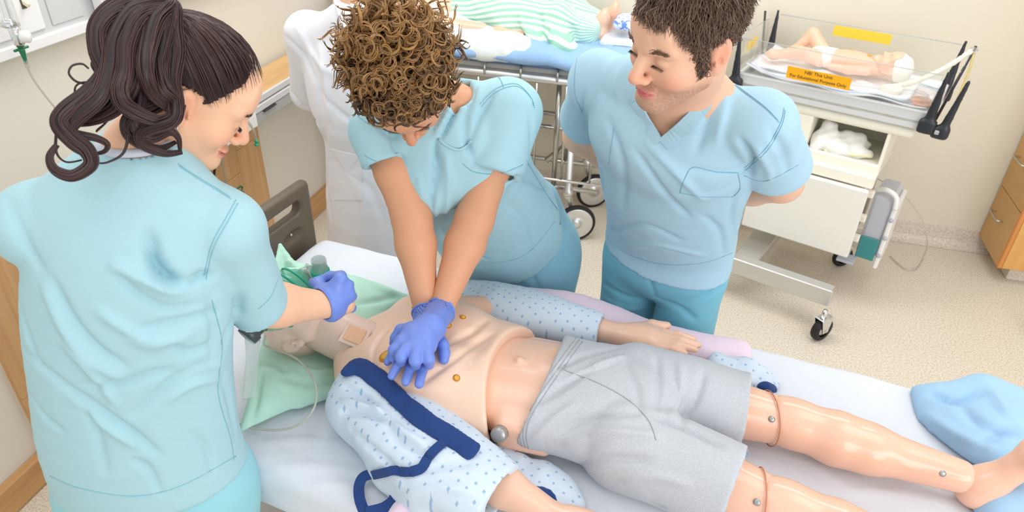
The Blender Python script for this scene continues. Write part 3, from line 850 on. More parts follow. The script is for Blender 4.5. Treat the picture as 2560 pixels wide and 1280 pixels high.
# neck opening
S.rc(neckA + np.array([-.0, -.0, .0]), neckA + np.array([.02, .01, .14]), .058, .072, .01, 's')
V, F = keep_largest(*S.mesh(.0065))
V = smooth(V, F, 2)
V = rumple(V, F, .0020, 11, 5)
tr = bvh(V, F)
fo = [([(372, 590), (392, 660), (430, 705), (475, 712)], -.016, .016), ([(480, 712), (430, 722), (370, 700), (290, 665)], .012, .016), ([(370, 640), (400, 690), (440, 700)], -.012, .011),
      ([(475, 712), (500, 690), (530, 690)], -.010, .010), ([(130, 700), (180, 800), (240, 870), (310, 915)], -.007, .013), ([(110, 720), (165, 830), (230, 905), (300, 945)], .006, .014),
      ([(200, 965), (290, 962), (380, 935), (440, 925)], -.006, .012), ([(200, 985), (270, 1040), (340, 1090), (395, 1135)], -.007, .012), ([(190, 1000), (260, 1060), (340, 1115)], .006, .013),
      ([(330, 1040), (400, 980), (460, 930), (540, 905)], -.006, .012), ([(340, 830), (400, 815), (490, 795), (545, 780)], -.006, .014), ([(330, 850), (390, 860), (470, 840)], .006, .016),
      ([(60, 880), (120, 930), (200, 1000), (240, 1080), (265, 1180)], -.005, .013), ([(70, 980), (110, 1040), (160, 1080)], -.004, .010), ([(440, 930), (500, 920), (560, 905)], .004, .012),
      ([(520, 745), (535, 820), (530, 900)], -.005, .012), ([(555, 940), (575, 1010), (590, 1090)], -.004, .010), ([(20, 500), (60, 600), (110, 680)], -.004, .015), ([(560, 860), (590, 780), (600, 740)], -.007, .016), ([(250, 780), (330, 830), (420, 850)], .006, .014), ([(300, 690), (350, 740), (420, 770), (500, 760)], -.006, .010), ([(420, 860), (470, 880), (530, 860)], -.006, .011), ([(160, 860), (230, 930), (290, 1010)], .006, .012), ([(420, 1000), (480, 960), (540, 950)], .006, .012), ([(330, 1150), (370, 1170), (400, 1230)], -.005, .010), ([(480, 1080), (520, 1130), (530, 1190)], -.004, .010), ([(40, 740), (70, 840), (90, 900)], -.006, .012)]
V = folds(V, F, fo, tr)
tr = bvh(V, F)
shA = localise(mesh_obj('shirt', V, F, 'scrub_teal'), NA)
def subseam(px, parent, tree, m_='stitch_teal', r=.0009, gap=(0, 6)):
    for g in gap:
        s_ = seam('stitching', tree, [(p[0] + g * .5, p[1] + g) for p in px], None, m_, r)
        if s_ is not None: s_.parent = parent
subseam([(445, 410), (490, 440), (540, 470), (575, 492)], shA, tr)
subseam([(590, 500), (565, 545), (530, 610), (510, 690)], shA, tr, gap=(0, 9))
subseam([(530, 750), (555, 860), (545, 980), (575, 1090), (585, 1150)], shA, tr, gap=(0,))
subseam([(125, 1190), (200, 1220), (330, 1240), (450, 1215), (590, 1140)], shA, tr, gap=(0,))
subseam([(650, 780), (680, 750), (698, 708)], shA, tr, gap=(-8,))
# grey collar band
ring = []
for a in np.linspace(0, 2 * math.pi, 29)[:-1]:
    d = sideA * math.cos(a) * .066 + fwdA * math.sin(a) * .060
    ring.append(neckA + d + np.array([0, 0, .018 - .028 * max(0, math.sin(a))]))
localise(MB().tube(ring, .0075, 8, closed=True).build('collar', 'collar_grey', None, True), NA)
# trousers
S = Sdf()
S.loft([((-1.035, .845, 1.0), .17, .12), ((-1.035, .845, .86), .200, .140), ((-1.035, .845, .76), .200, .142)], sideA, 3, 0)
for sg in (-1, 1):
    h0 = np.array([-1.035, .845, .80]) + sideA * sg * .095
    S.rc(h0, (h0[0], h0[1], .45), .115, .085, .05); S.rc((h0[0], h0[1], .45), (h0[0], h0[1], .06), .085, .08, .02)
S.cut((0, 0, .05), (0, 0, -1), (-1.5, .4, -.1), (-.6, 1.2, .1))
V, F = S.mesh(.010); V = rumple(smooth(V, F, 2), F, .003, 13, 8)
localise(mesh_obj('trousers', V, F, 'scrub_teal_trouser'), NA)
for sg in (-1, 1): shoe(NA, np.array([-1.035, .845, 0]) + sideA * sg * .095 + fwdA * .03, math.atan2(-fwdA[0], fwdA[1]))
# gloves
def glove(parent, chains, palm, cuff, m_='glove_blue', cell=.003, wr=0.0, seed=1):
    """chains: list of (points, radii); palm: list of (a,b,ra,rb); cuff: (a, b, ra, rb)"""
    S = Sdf()
    for a, b, ra, rb in palm: S.rc(a, b, ra, rb, .014)
    a, b, ra, rb = cuff
    S.rc(a, b, ra, rb, .012)
    for P_, r_ in chains:
        for i in range(len(P_) - 1): S.rc(P_[i], P_[i + 1], r_[i], r_[i + 1], .008 if i == 0 else .004)
    n = nrm(np.asarray(b) - np.asarray(a))
    S.cutr(np.asarray(b) - n * 0, n, rb * 1.3, .002)
    S.rc(np.asarray(b) + n * .01, np.asarray(b) - n * .02, rb * .93, rb * .9, .002, 's')
    V, F = S.mesh(cell); V = smooth(V, F, 1)
    if wr > 0: V = rumple(V, F, wr, 90, seed)
    o = localise(mesh_obj('glove', V, F, m_), parent)
    u = nrm(np.cross(n, [0.3, 0.2, 1.0])); w = np.cross(n, u)
    ringp = [np.asarray(b) + rb * 1.0 * (math.cos(t) * u + math.sin(t) * w) for t in np.linspace(0, 2 * math.pi, 25)[:-1]]
    c_ = MB().tube(ringp, .0028, 6, closed=True).build('rolled_cuff', m_, None, True); c_.parent = o
    return o, V, F
tG = 1.70
k1, k2, k3, k4 = PT(850, 698, 1.685), PT(866, 715, 1.70), PT(872, 738, 1.71), PT(870, 765, 1.725)
wc = PT(826, 752, 1.71)
oR, V, F = glove(NA, [
    ([k1, PT(852, 690, 1.71), PT(825, 690, 1.735), PT(790, 704, 1.745)], [.0125, .0125, .0115, .0105]),
    ([k2, PT(872, 712, 1.725), PT(862, 712, 1.76)], [.0125, .012, .011]),
    ([k3, PT(880, 740, 1.735), PT(868, 744, 1.77)], [.0125, .012, .011]),
    ([k4, PT(879, 770, 1.745), PT(866, 775, 1.775)], [.0115, .011, .010]),
    ([PT(812, 725, 1.71), PT(795, 712, 1.735), PT(783, 706, 1.76)], [.016, .014, .0115])],
    [(wc, k1, .036, .016), (wc, k2, .036, .016), (wc, k3, .036, .016), (PT(832, 772, 1.715), k4, .030, .015)],
    (wc, PT(807, 760, 1.70), .038, .0385), wr=.0006)
glove(NA, [([wrL + [.06, .05, -.02], wrL + [.09, .07, -.05], wrL + [.10, .06, -.08]], [.011, .011, .009]), ([wrL + [.05, .065, -.02], wrL + [.07, .09, -.05], wrL + [.08, .09, -.08]], [.011, .011, .009]),
           ([wrL + [.035, .075, -.02], wrL + [.05, .10, -.05], wrL + [.06, .10, -.08]], [.011, .011, .009]), ([wrL + [.02, .075, -.02], wrL + [.03, .10, -.05], wrL + [.04, .10, -.07]], [.010, .010, .008]),
           ([wrL + [.05, .0, -.01], wrL + [.08, .01, -.04], wrL + [.09, .03, -.06]], [.013, .012, .010])],
      [(wrL, wrL + np.array([.045, .055, -.015]), .030, .026)], (wrL, wrL - nrm(wrL - elL) * .05, .032, .034), cell=.004)
# ------------------------------------------------------------------ middle nurse (curly hair) doing chest compressions
fabric('scrub_teal_deep', (166, 206, 217), .03)
fabric('scrub_blue_trouser', (140, 190, 210), .03)
mat('stitch_mid', (128, 182, 197), .8, .2)
NB = thing('person', 'nurse with curly brown hair in teal scrubs leaning over the manikin doing chest compressions', 'person', (-.43, 2.0, 0))
bL = PT(1270, 285, 1.86); bR = PT(955, 330, 1.84)      # her left shoulder is on the right of the picture
sideB = nrm((bL - bR) * [1, 1, 0]); fwdB = np.array([sideB[1], -sideB[0], 0])
midB = (bL + bR) / 2; hipB = np.array([-.475, 2.005, .93])
beL, bwL = PT(1186, 548, 1.83), PT(1102, 775, 1.80)
beR, bwR = PT(1030, 548, 1.82), PT(1064, 775, 1.815)
headB = PT(1010, 222, 1.66); RB = head_frame((.24, -.44, -.865), (.2, -.8, .54))
H_ = Sdf(); LB = head_ops(H_, headB, RB, 1.0)
neckB = midB + np.array([-.0, .015, .045])
H_.rc(LB((0, -.03, -.05)), neckB, .052, .058, .03)
Vh, Fh = H_.mesh(.0026)
B = Sdf(); B.rc(LB((0, -.03, -.07)), neckB, .048, .056, 0)
wb = np.array([-.035, -.035, 0])
B.loft([(hipB + wb * .5, .13, .09), (hipB * .5 + midB * .5 + wb, .12, .08), (midB - [0, 0, .05], .13, .075), (midB, .09, .06)], sideB, 3, .03)
B.rc(neckB, bR, .045, .05, .03); B.rc(neckB, bL, .045, .05, .03)
arm_chain(B, bR, beR, bwR, (.055, .048, .047, .030)); B.rc(bwR, PT(1060, 815, 1.82), .028, .024, .01)
B2 = Sdf(); arm_chain(B2, bL, beL, bwL, (.055, .048, .047, .030)); B2.rc(bwL, PT(1080, 815, 1.80), .028, .024, .01)
for sg in (-1, 1):
    h0 = hipB + sideB * sg * .075 + [-.015, 0, 0]
    B.rc(h0, (h0[0], h0[1] + .02, .45), .075, .05, .03); B.rc((h0[0], h0[1] + .02, .45), (h0[0], h0[1] + .04, .08), .05, .035, .02); B.ell((h0[0], h0[1], .035), (.035, .09, .03), k=.02)
Vb, Fb = B.mesh(.0065); Vb = smooth(Vb, Fb, 2); Vc, Fc = B2.mesh(.0055); Vc = smooth(Vc, Fc, 2)
V, F = merge([(Vh, Fh), (Vb, Fb), (Vc, Fc)])
localise(mesh_obj('body', V, F, 'skin', vcol=skin_colors(V, headB, RB, 1.0, (214, 157, 122), (186, 98, 90))), NB)
lash_mesh(LB, (50, 34, 28), NB); eyebrow_mesh(LB, RB, (92, 62, 44), NB)
# shirt
S = Sdf()
lo_ = hipB + np.array([-.02, -.01, -.06])
axL = nrm(beL - bL); axR = nrm(beR - bR)
sL = PT(1232, 425, 1.83); sR = PT(965, 402, 1.81)
S.rc(bL, sL, .084, .078, 0); S.rc(sL, sL + axL * .05, .078, .080, .01); S.rc(bR, sR, .074, .060, 0); S.rc(sR, sR + axR * .05, .060, .062, .01)
opening(S, sL + axL * .004, axL, .060, .05, .098); opening(S, sR + axR * .004, axR, .046, .05, .078)
wv = np.array([-.045, -.045, -.01])
S.loft([(lo_ + wv * .6, .205, .15), (hipB * .78 + midB * .22 + wv, .205, .155), (hipB * .5 + midB * .5 + wv, .200, .15), (hipB * .25 + midB * .75 + wv * .6, .190, .135), (midB + [0, .0, -.06], .178, .115), (midB + [0, .01, .0], .155, .09), (neckB, .085, .066)], sideB, 4, .035)
S.rc(neckB - [0, 0, .02], bL + [0, 0, .012], .055, .070, .05); S.rc(neckB - [0, 0, .02], bR + [0, 0, .010], .055, .062, .05)
# bust and pocket front
S.ell(midB + fwdB * .065 + sideB * .07 + [0, 0, -.15], (.07, .05, .075), k=.06); S.ell(midB + fwdB * .065 - sideB * .07 + [0, 0, -.15], (.07, .05, .075), k=.06)
S.cut(lo_ + np.array([0, 0, -.0]), nrm(hipB - midB) * 1.0 + np.array([.25, 0, -.35]), lo_ - .4, lo_ + np.array([.4, .4, .12]), .004)
S.loft([(lo_ + wv * .6 - [0, 0, .05], .190, .135), (hipB * .9 + midB * .1 + wv * .7, .185, .135)], sideB, 3, .004, 's')
S.rc(neckB, neckB + fwdB * .05 + np.array([0, 0, .13]), .060, .075, .01, 's')
V, F = keep_largest(*S.mesh(.0065)); V = smooth(V, F, 2); V = rumple(V, F, .0020, 13, 6)
tr = bvh(V, F)
fo = [([(1180, 150), (1168, 220), (1130, 290), (1100, 345)], -.012, .008), ([(1160, 150), (1150, 220), (1115, 290), (1090, 335)], .008, .010), ([(1090, 345), (1084, 430), (1080, 540)], -.007, .006), ([(1195, 200), (1175, 260), (1150, 330)], -.006, .010), ([(1235, 235), (1200, 290), (1170, 370)], -.006, .010), ([(1085, 360), (1095, 430), (1080, 520)], -.007, .012), ([(1115, 380), (1120, 460), (1110, 560)], .006, .012),
      ([(1170, 300), (1165, 350), (1180, 390)], -.008, .011), ([(1000, 310), (985, 350), (1005, 400)], -.008, .011), ([(1325, 270), (1330, 340), (1325, 390)], -.004, .012), ([(1265, 500), (1310, 560), (1330, 640)], -.004, .016),
      ([(1090, 560), (1140, 620), (1220, 650)], -.005, .016), ([(1250, 440), (1320, 450), (1370, 480)], -.006, .014), ([(1090, 480), (1085, 540), (1095, 600)], .005, .014), ([(930, 290), (960, 330), (1000, 345)], -.004, .010)]
V = folds(V, F, fo, tr); tr = bvh(V, F)
shB = localise(mesh_obj('shirt', V, F, 'scrub_teal_deep'), NB)
def sB(px, gap=(0, 6), r=.0009): subseam(px, shB, tr, 'stitch_mid', r, gap)
sB([(1178, 138), (1210, 170), (1245, 190), (1256, 212)]); sB([(1200, 260), (1240, 222), (1290, 210), (1325, 240), (1333, 265)])
sB([(1100, 350), (1140, 370), (1165, 362), (1180, 350)], (0,)); sB([(1160, 415), (1190, 436), (1250, 440), (1310, 418)], (-6,)); sB([(915, 395), (950, 410), (1010, 405)], (-6,))
sB([(1316, 400), (1345, 450), (1370, 490), (1392, 520)]); sB([(1170, 645), (1240, 662), (1320, 640), (1390, 560)], (-6,)); sB([(895, 290), (930, 315), (975, 330)], (0,))
# chest pocket lies on the front
P1 = trace(tr, [(1098, 350), (1120, 366), (1150, 374), (1180, 352)], 6, .0025)
if len(P1) > 3:
    o = line_tube('pocket_edge', P1, .0035, 'scrub_teal_deep', None); o.parent = shB
# trousers
S = Sdf()
S.loft([(hipB + [-.04, -.03, .08], .17, .12), (hipB + [-.02, -.01, -.04], .190, .14), (hipB + [0.01, .0, -.14], .185, .138)], sideB, 3, 0)
for sg in (-1, 1):
    h0 = hipB + sideB * sg * .085 + np.array([0.0, 0, -.1])
    S.rc(h0, (h0[0], h0[1] + .02, .45), .118, .09, .05); S.rc((h0[0], h0[1] + .02, .45), (h0[0], h0[1] + .04, .06), .09, .08, .02)
S.cut((0, 0, .05), (0, 0, -1), (-1.5, .4, -.1), (.6, 2.6, .1))
V, F = S.mesh(.010); V = rumple(smooth(V, F, 2), F, .004, 14, 9)
tr = bvh(V, F); V = folds(V, F, [([(1180, 680), (1250, 690), (1320, 720)], -.006, .012), ([(1290, 640), (1330, 690), (1350, 730)], -.005, .012)], tr)
localise(mesh_obj('trousers', V, F, 'scrub_blue_trouser'), NB)
for sg in (-1, 1):
    h0 = hipB + sideB * sg * .095 + np.array([0.02, .03, 0]); shoe(NB, (h0[0], h0[1], 0), math.atan2(-fwdB[0], fwdB[1]))
# two gloved hands, left on top of right
Z = lambda u, v, z: PZ(u, v, z)
glove(NB, [  # right hand underneath, fingers spread on the chest
    ([Z(1000, 868, 1.035), Z(982, 885, 1.03), Z(969, 905, 1.015)], [.0125, .0115, .0095]),
    ([Z(1012, 880, 1.035), Z(995, 910, 1.028), Z(979, 940, 1.014)], [.0125, .0115, .0100]),
    ([Z(1035, 885, 1.035), Z(1026, 920, 1.028), Z(1014, 955, 1.014)], [.0125, .0120, .0105]),
    ([Z(1062, 885, 1.035), Z(1057, 922, 1.028), Z(1048, 960, 1.014)], [.0125, .0120, .0105]),
    ([Z(1085, 830, 1.04), Z(1108, 862, 1.04), Z(1112, 882, 1.03), Z(1110, 900, 1.020)], [.018, .014, .0130, .0115])],
    [(Z(1068, 830, 1.04), Z(1000, 868, 1.033), .026, .015), (Z(1068, 830, 1.04), Z(1035, 880, 1.033), .026, .016), (Z(1068, 830, 1.04), Z(1065, 880, 1.033), .026, .016)],
    (Z(1066, 825, 1.045), bwR + (Z(1066, 825, 1.045) - bwR) * .15, .032, .034), wr=.0004)
glove(NB, [  # left hand on top, fingers hooked between
    ([Z(1005, 858, 1.082), Z(985, 875, 1.075), Z(981, 893, 1.05)], [.0145, .0135, .0115]),
    ([Z(1015, 872, 1.085), Z(1003, 892, 1.08), Z(1002, 905, 1.05)], [.0145, .014, .012]),
    ([Z(1042, 878, 1.085), Z(1038, 902, 1.08), Z(1039, 914, 1.05)], [.0145, .014, .012]),
    ([Z(1068, 872, 1.085), Z(1072, 898, 1.078), Z(1074, 912, 1.05)], [.014, .0135, .0115]),
    ([Z(1030, 825, 1.085), Z(1002, 825, 1.075), Z(988, 845, 1.06), Z(984, 858, 1.045)], [.018, .0145, .013, .011])],
    [(Z(1072, 822, 1.080), Z(1006, 856, 1.080), .030, .020), (Z(1068, 824, 1.080), Z(1038, 870, 1.080), .034, .023), (Z(1075, 822, 1.080), Z(1070, 866, 1.080), .030, .021), (Z(1040, 838, 1.078), Z(1048, 856, 1.078), .034, .030)],
    (Z(1080, 815, 1.085), bwL + (Z(1080, 815, 1.085) - bwL) * .12, .034, .037), wr=.0004, seed=4)
# ------------------------------------------------------------------ man watching, hands behind his back
fabric('scrub_sky', (168, 203, 220), .03)
fabric('scrub_teal_pants', (122, 187, 208), .03)
mat('stitch_sky', (134, 181, 204), .8, .2)
NC = thing('person', 'stubbled man with short brown hair in pale blue scrubs, arms behind his back, looking down', 'person', (0, 2.0, 0))
cR = PT(1500, 208, 1.87); cL = PT(1900, 318, 1.70)
sideC = nrm((cL - cR) * [1, 1, 0]); fwdC = np.array([sideC[1], -sideC[0], 0])
midC = (cR + cL) / 2; hipC = np.array([.0, 1.975, .99])
neckC = PT(1722, 232, 1.68)
headC = PT(1712, 92, 1.48); sc = 1.06
RC = head_frame((-.685, -.69, -.26), (.10, -.10, .96))
H_ = Sdf(); LC = head_ops(H_, headC, RC, sc, male=True, jaw=1.02, nose=1.12)
H_.rc(LC((0, -.035, -.05)), neckC, .062, .066, .03)
Vh, Fh = H_.mesh(.0027)
B = Sdf(); B.rc(LC((0, -.035, -.07)), neckC, .058, .064, 0)
B.loft([(hipC, .155, .11), (hipC * .5 + midC * .5, .15, .10), (midC - [0, 0, .10], .165, .098), (midC - [0, 0, .02], .14, .085)], sideC, 3, .03)
B.ell(midC + fwdC * .03 + sideC * .02 + [0, 0, -.03], (.08, .075, .10), k=.05)
B.rc(neckC, cR, .055, .055, .05); B.rc(neckC, cL, .055, .055, .05)
ceL = PT(1955, 455, 2.0); cwL = np.array([.06, 2.17, 1.06]); ceR = np.array([-.315, 2.06, 1.26]); cwR = np.array([-.03, 2.19, 1.05])
arm_chain(B, cL, ceL, cwL, (.058, .052, .05, .033)); arm_chain(B, cR, ceR, cwR, (.058, .052, .05, .033))
B.ell(cwL + [-.06, .0, -.02], (.055, .025, .04), k=.02); B.ell(cwR + [.05, .01, -.02], (.055, .025, .04), k=.02)
for i in range(4):
    a = cwL + np.array([-.10, .005, -.045 + .022 * i]); B.rc(a, a + [-.055, .004, -.012], .0095, .008, .01); a = cwR + np.array([.09, .02, -.045 + .022 * i]); B.rc(a, a + [.055, .006, -.012], .0095, .008, .01)
for sg in (-1, 1):
    h0 = hipC + sideC * sg * .09 - [0, 0, .05]
    B.rc(h0, (h0[0], h0[1], .48), .08, .055, .03); B.rc((h0[0], h0[1], .48), (h0[0], h0[1], .08), .055, .038, .02); B.ell((h0[0], h0[1] - .05, .035), (.038, .1, .03), k=.02)
Vb, Fb = B.mesh(.007); Vb = smooth(Vb, Fb, 2)
V, F = merge([(Vh, Fh), (Vb, Fb)])
localise(mesh_obj('body', V, F, 'skin', vcol=skin_colors(V, headC, RC, sc, (226, 180, 152), (202, 108, 112), stubble=.62, flush=1.2)), NC)
lash_mesh(LC, (70, 50, 42), NC); eyebrow_mesh(LC, RC, (112, 82, 64), NC, thick=1.3)
# shirt
S = Sdf()
axL = nrm(ceL - cL); axR = nrm(ceR - cR)
sL = PT(1935, 405, 1.88); sR = cR * .4 + ceR * .6
S.rc(cL, sL, .076, .084, 0); S.rc(sL, sL + axL * .06, .084, .086, .01); S.rc(cR, sR, .074, .076, 0); S.rc(sR, sR + axR * .05, .078, .078, .01)
opening(S, sL + axL * .03, nrm(axL + np.array([.0, .0, -.5])), .064, .05, .105); opening(S, sR + axR * .02, axR, .060, .05, .10)
S.loft([(hipC - [0, 0, .10], .215, .150), (hipC + [0, -.01, .04], .205, .148), (hipC * .6 + midC * .4, .205, .148), (hipC * .3 + midC * .7, .220, .150), (midC - [0, 0, .08], .205, .135), (midC + [0, 0, .0], .170, .098), (neckC - [0, 0, .015], .09, .075)], sideC, 4, .04)
S.rc(neckC - [0, 0, .03], cL + [0, 0, .008], .062, .064, .05); S.rc(neckC - [0, 0, .03], cR + [0, 0, .010], .062, .062, .05)
S.cut(hipC - [0, 0, .052], (0, .12, -1), hipC - .4, hipC + np.array([.4, .4, .05]), .004)
S.loft([(hipC - [0, 0, .14], .203, .138), (hipC + [0, 0, .02], .19, .135)], sideC, 3, .004, 's')
# V neck
vpt = PT(1652, 352, 1.66); nl = PT(1600, 262, 1.66); nr_ = PT(1790, 200, 1.64)
S.rc(neckC, neckC + fwdC * .03 + np.array([0, 0, .14]), .072, .09, .008, 's')
for a_, b_ in ((nl, vpt), (nr_, vpt), (nl * .5 + nr_ * .5, vpt)):
    pass
V, F = keep_largest(*S.mesh(.0062)); V = smooth(V, F, 2); V = rumple(V, F, .0022, 12, 12)
tr = bvh(V, F)
# cut the V: drop faces inside the pixel-free 3D wedge spanned by the traced neckline
vl = trace(tr, [(1598, 250), (1616, 292), (1652, 352)], 8); vr = trace(tr, [(1652, 352), (1705, 306), (1755, 252), (1786, 200)], 8)
fo = [([(1520, 300), (1560, 420), (1555, 520)], -.005, .016), ([(1590, 380), (1660, 480), (1720, 540)], -.006, .014), ([(1620, 360), (1700, 440), (1760, 500)], .005, .014), ([(1780, 260), (1760, 330), (1740, 380)], -.006, .014),
      ([(1815, 240), (1800, 310), (1790, 360)], .005, .014), ([(1860, 420), (1800, 430), (1720, 420)], -.004, .010), ([(1840, 480), (1830, 540), (1840, 600)], -.006, .014), ([(1500, 420), (1510, 500), (1500, 580)], -.005, .014),
      ([(1530, 580), (1600, 560), (1700, 600)], -.005, .016), ([(1930, 330), (1960, 380), (1970, 430)], -.006, .014), ([(1890, 370), (1920, 420), (1925, 450)], .005, .012), ([(1560, 620), (1640, 610), (1760, 640)], .004, .014), ([(1760, 540), (1800, 580), (1810, 640)], -.005, .014),
      ([(1850, 350), (1880, 400), (1870, 440)], -.010, .012), ([(1460, 230), (1452, 270), (1470, 330)], -.005, .012)]
V = folds(V, F, fo, tr)
def in_poly(px, poly):
    x, y = px[:, 0], px[:, 1]; c = np.zeros(len(px), bool); j = len(poly) - 1
    for i in range(len(poly)):
        xi, yi = poly[i]; xj, yj = poly[j]
        c ^= ((yi > y) != (yj > y)) & (x < (xj - xi) * (y - yi) / (yj - yi + 1e-12) + xi); j = i
    return c
# neckline: trim the cloth inside the V
def to_px(P):
    q = (P - CAM) @ CM; return np.stack([1280 + FPX * q[:, 0] / q[:, 2], 640 + FPX * q[:, 1] / q[:, 2]], 1)
cen = V[F].mean(1); inside = in_poly(to_px(cen), [(1652, 352), (1616, 292), (1590, 240), (1590, 120), (1805, 120), (1792, 185), (1755, 252), (1705, 306)]) & (((cen - neckC) @ fwdC) > -.05)
F2 = F[~inside]; used = np.unique(F2); mp_ = np.full(len(V), -1); mp_[used] = np.arange(len(used)); V2, F2 = keep_largest(V[used], mp_[F2])
shC = localise(mesh_obj('shirt', V2, F2, 'scrub_sky'), NC)
def ribbon(name, P, N, w0, w1, th, m_, parent, world=True):
    """flat band along P, offset to the side from w0 to w1, thickness th along normals N"""
    P = np.asarray(P); T = np.gradient(P, axis=0); T /= np.linalg.norm(T, axis=1)[:, None] + 1e-9
    N = np.broadcast_to(np.asarray(N, float), P.shape); W = np.cross(N, T); W /= np.linalg.norm(W, axis=1)[:, None] + 1e-9
    A = [P + W * w0 - N * th * .5, P + W * w1 - N * th * .5, P + W * w1 + N * th, P + W * w0 + N * th]
    n = len(P); V = np.concatenate(A); F = []
    for i in range(n - 1):
        for k in range(4): k2 = (k + 1) % 4; F.append((k * n + i, k2 * n + i, k2 * n + i + 1, k * n + i + 1))
    F += [(0, n, 2 * n, 3 * n), (3 * n + n - 1, 2 * n + n - 1, n + n - 1, n - 1)]
    o = mesh_obj(name, V, F, m_, None, False)
    if parent is not None:
        if world: localise(o, parent)
        else: o.parent = parent
    return o
def near_normal(tree, P):
    out = []
    for p in P:
        l, n, i, d = tree.find_nearest(Vector(p)); n = np.array(n); out.append(n if np.dot(n, CAM - p) > 0 else -n)
    return np.array(out)
vc = np.concatenate([vl, vr]).mean(0) + np.array([0, 0, .03])
for Pq in (vl, vr):
    Nq = near_normal(tr, Pq); Wq = np.cross(Nq, np.gradient(Pq, axis=0)); out = 1 if (Wq * (Pq - vc)).sum() > 0 else -1
    b_ = ribbon('neck_band', Pq, Nq, -.006 * out, .026 * out, .003, 'scrub_sky', None); b_.parent = shC
tr = bvh(V2, F2)
def sC(px, gap=(0, 6), r=.0009): subseam(px, shC, tr, 'stitch_sky', r, gap)
sC([(1800, 180), (1850, 220), (1910, 265), (1945, 300)]); sC([(1960, 270), (1950, 310), (1915, 370), (1860, 420)]); sC([(1462, 118), (1510, 112), (1560, 103)], (0,)); sC([(1455, 120), (1440, 160), (1437, 230), (1455, 280)], (0,))
sC([(1700, 480), (1715, 440), (1735, 418), (1790, 430), (1845, 432)], (0,)); sC([(1845, 434), (1850, 470), (1835, 490)], (0,)); sC([(1700, 482), (1760, 492), (1832, 492)], (0,)); sC([(1535, 320), (1528, 370), (1522, 412)], (0,))
sC([(1500, 580), (1570, 640), (1660, 668), (1760, 665), (1835, 640)], (-8,)); sC([(1865, 448), (1920, 460), (2000, 420)], (-8,))
# trousers
S = Sdf()
S.loft([(hipC + [0, 0, .03], .165, .12), (hipC - [0, 0, .05], .200, .142), (hipC - [0, 0, .09], .198, .125)], sideC, 3, 0)
for sg in (-1, 1):
    h0 = hipC + sideC * sg * .105 - [0, 0, .12]
    S.rc(h0, (h0[0], h0[1] + .01, .45), .103, .088, .025); S.rc((h0[0], h0[1] + .01, .45), (h0[0], h0[1] + .03, .06), .09, .085, .02)
S.cut((0, 0, .05), (0, 0, -1), (-1.5, .4, -.1), (.8, 2.6, .1))
V, F = S.mesh(.009); V = rumple(smooth(V, F, 2), F, .004, 14, 19)
tr = bvh(V, F); V = folds(V, F, [([(1500, 700), (1560, 740), (1620, 750)], -.006, .012), ([(1640, 745), (1700, 770), (1740, 800)], -.007, .012), ([(1500, 740), (1560, 770), (1610, 770)], .005, .012), ([(1615, 665), (1625, 700), (1640, 745)], -.004, .008), ([(1700, 760), (1760, 740), (1810, 700)], -.005, .014)], tr)
tC = localise(mesh_obj('trousers', V, F, 'scrub_teal_pants'), NC)
P1 = trace(tr, [(1570, 655), (1572, 668), (1580, 672), (1582, 660)], 4, .002)
for sg in (-1, 1):
    h0 = hipC + sideC * sg * .10 + np.array([0, .02, 0]); shoe(NC, (h0[0], h0[1], 0), math.atan2(-fwdC[0], fwdC[1]))

# ------------------------------------------------------------------ colleague in white coat, head above the picture
mat('plaid_base', (170, 182, 190), .8)
def plaid():
    m = mat('plaid_shirt', (196, 200, 196), .85, .2); nt = m.node_tree; bs = nt.nodes['Principled BSDF']; tc = nt.nodes.new('ShaderNodeTexCoord')
    prev = None
    for ax, c in (('X', (58, 84, 128)), ('Z', (74, 96, 120))):
        w = nt.nodes.new('ShaderNodeTexWave'); w.wave_type = 'BANDS'; w.bands_direction = ax; w.inputs['Scale'].default_value = 22; nt.links.new(tc.outputs['Object'], w.inputs['Vector'])
        r = nt.nodes.new('ShaderNodeValToRGB'); r.color_ramp.interpolation = 'CONSTANT'; e = r.color_ramp.elements; e[0].color = (0, 0, 0, 1); e[1].position = .55; e[1].color = (.8, .8, .8, 1)
        nt.links.new(w.outputs[0], r.inputs[0]); mx = nt.nodes.new('ShaderNodeMix'); mx.data_type = 'RGBA'; nt.links.new(r.outputs[0], mx.inputs[0]); mx.inputs[7].default_value = lin(c)
        if prev is None: mx.inputs[6].default_value = lin((204, 206, 196))
        else: nt.links.new(prev, mx.inputs[6])
        prev = mx.outputs[2]
    nt.links.new(prev, bs.inputs['Base Color']); return m
plaid()
ND = thing('person', 'colleague in white lab coat over plaid shirt standing behind the curly-haired nurse', 'person', (-1.14, 2.36, 0))
dR = np.array([-1.375, 2.33, 1.40]); dL = np.array([-1.00, 2.26, 1.40]); midD = (dR + dL) / 2; sideD = nrm((dL - dR) * [1, 1, 0]); fwdD = np.array([sideD[1], -sideD[0], 0])
hipD = np.array([-1.18, 2.36, .95]); neckD = midD + [0, .0, .08]
headD = neckD + np.array([.0, .06, .22]); RD = head_frame((.25, -.85, -.35), (0, -.3, .95))
H_ = Sdf(); LD = head_ops(H_, headD, RD, 1.05, male=True); H_.rc(LD((0, -.035, -.05)), neckD, .058, .062, .03)
Vh, Fh = H_.mesh(.005)
B = Sdf(); B.rc(LD((0, -.035, -.07)), neckD, .054, .06, 0); B.loft([(hipD, .15, .10), (midD - [0, 0, .1], .16, .10), (midD, .12, .07)], sideD, 3, .03)
deR, dwR = np.array([-1.47, 2.44, 1.14]), np.array([-1.24, 2.56, 1.00]); deL, dwL = np.array([-.90, 2.42, 1.14]), np.array([-1.12, 2.56, 1.00])
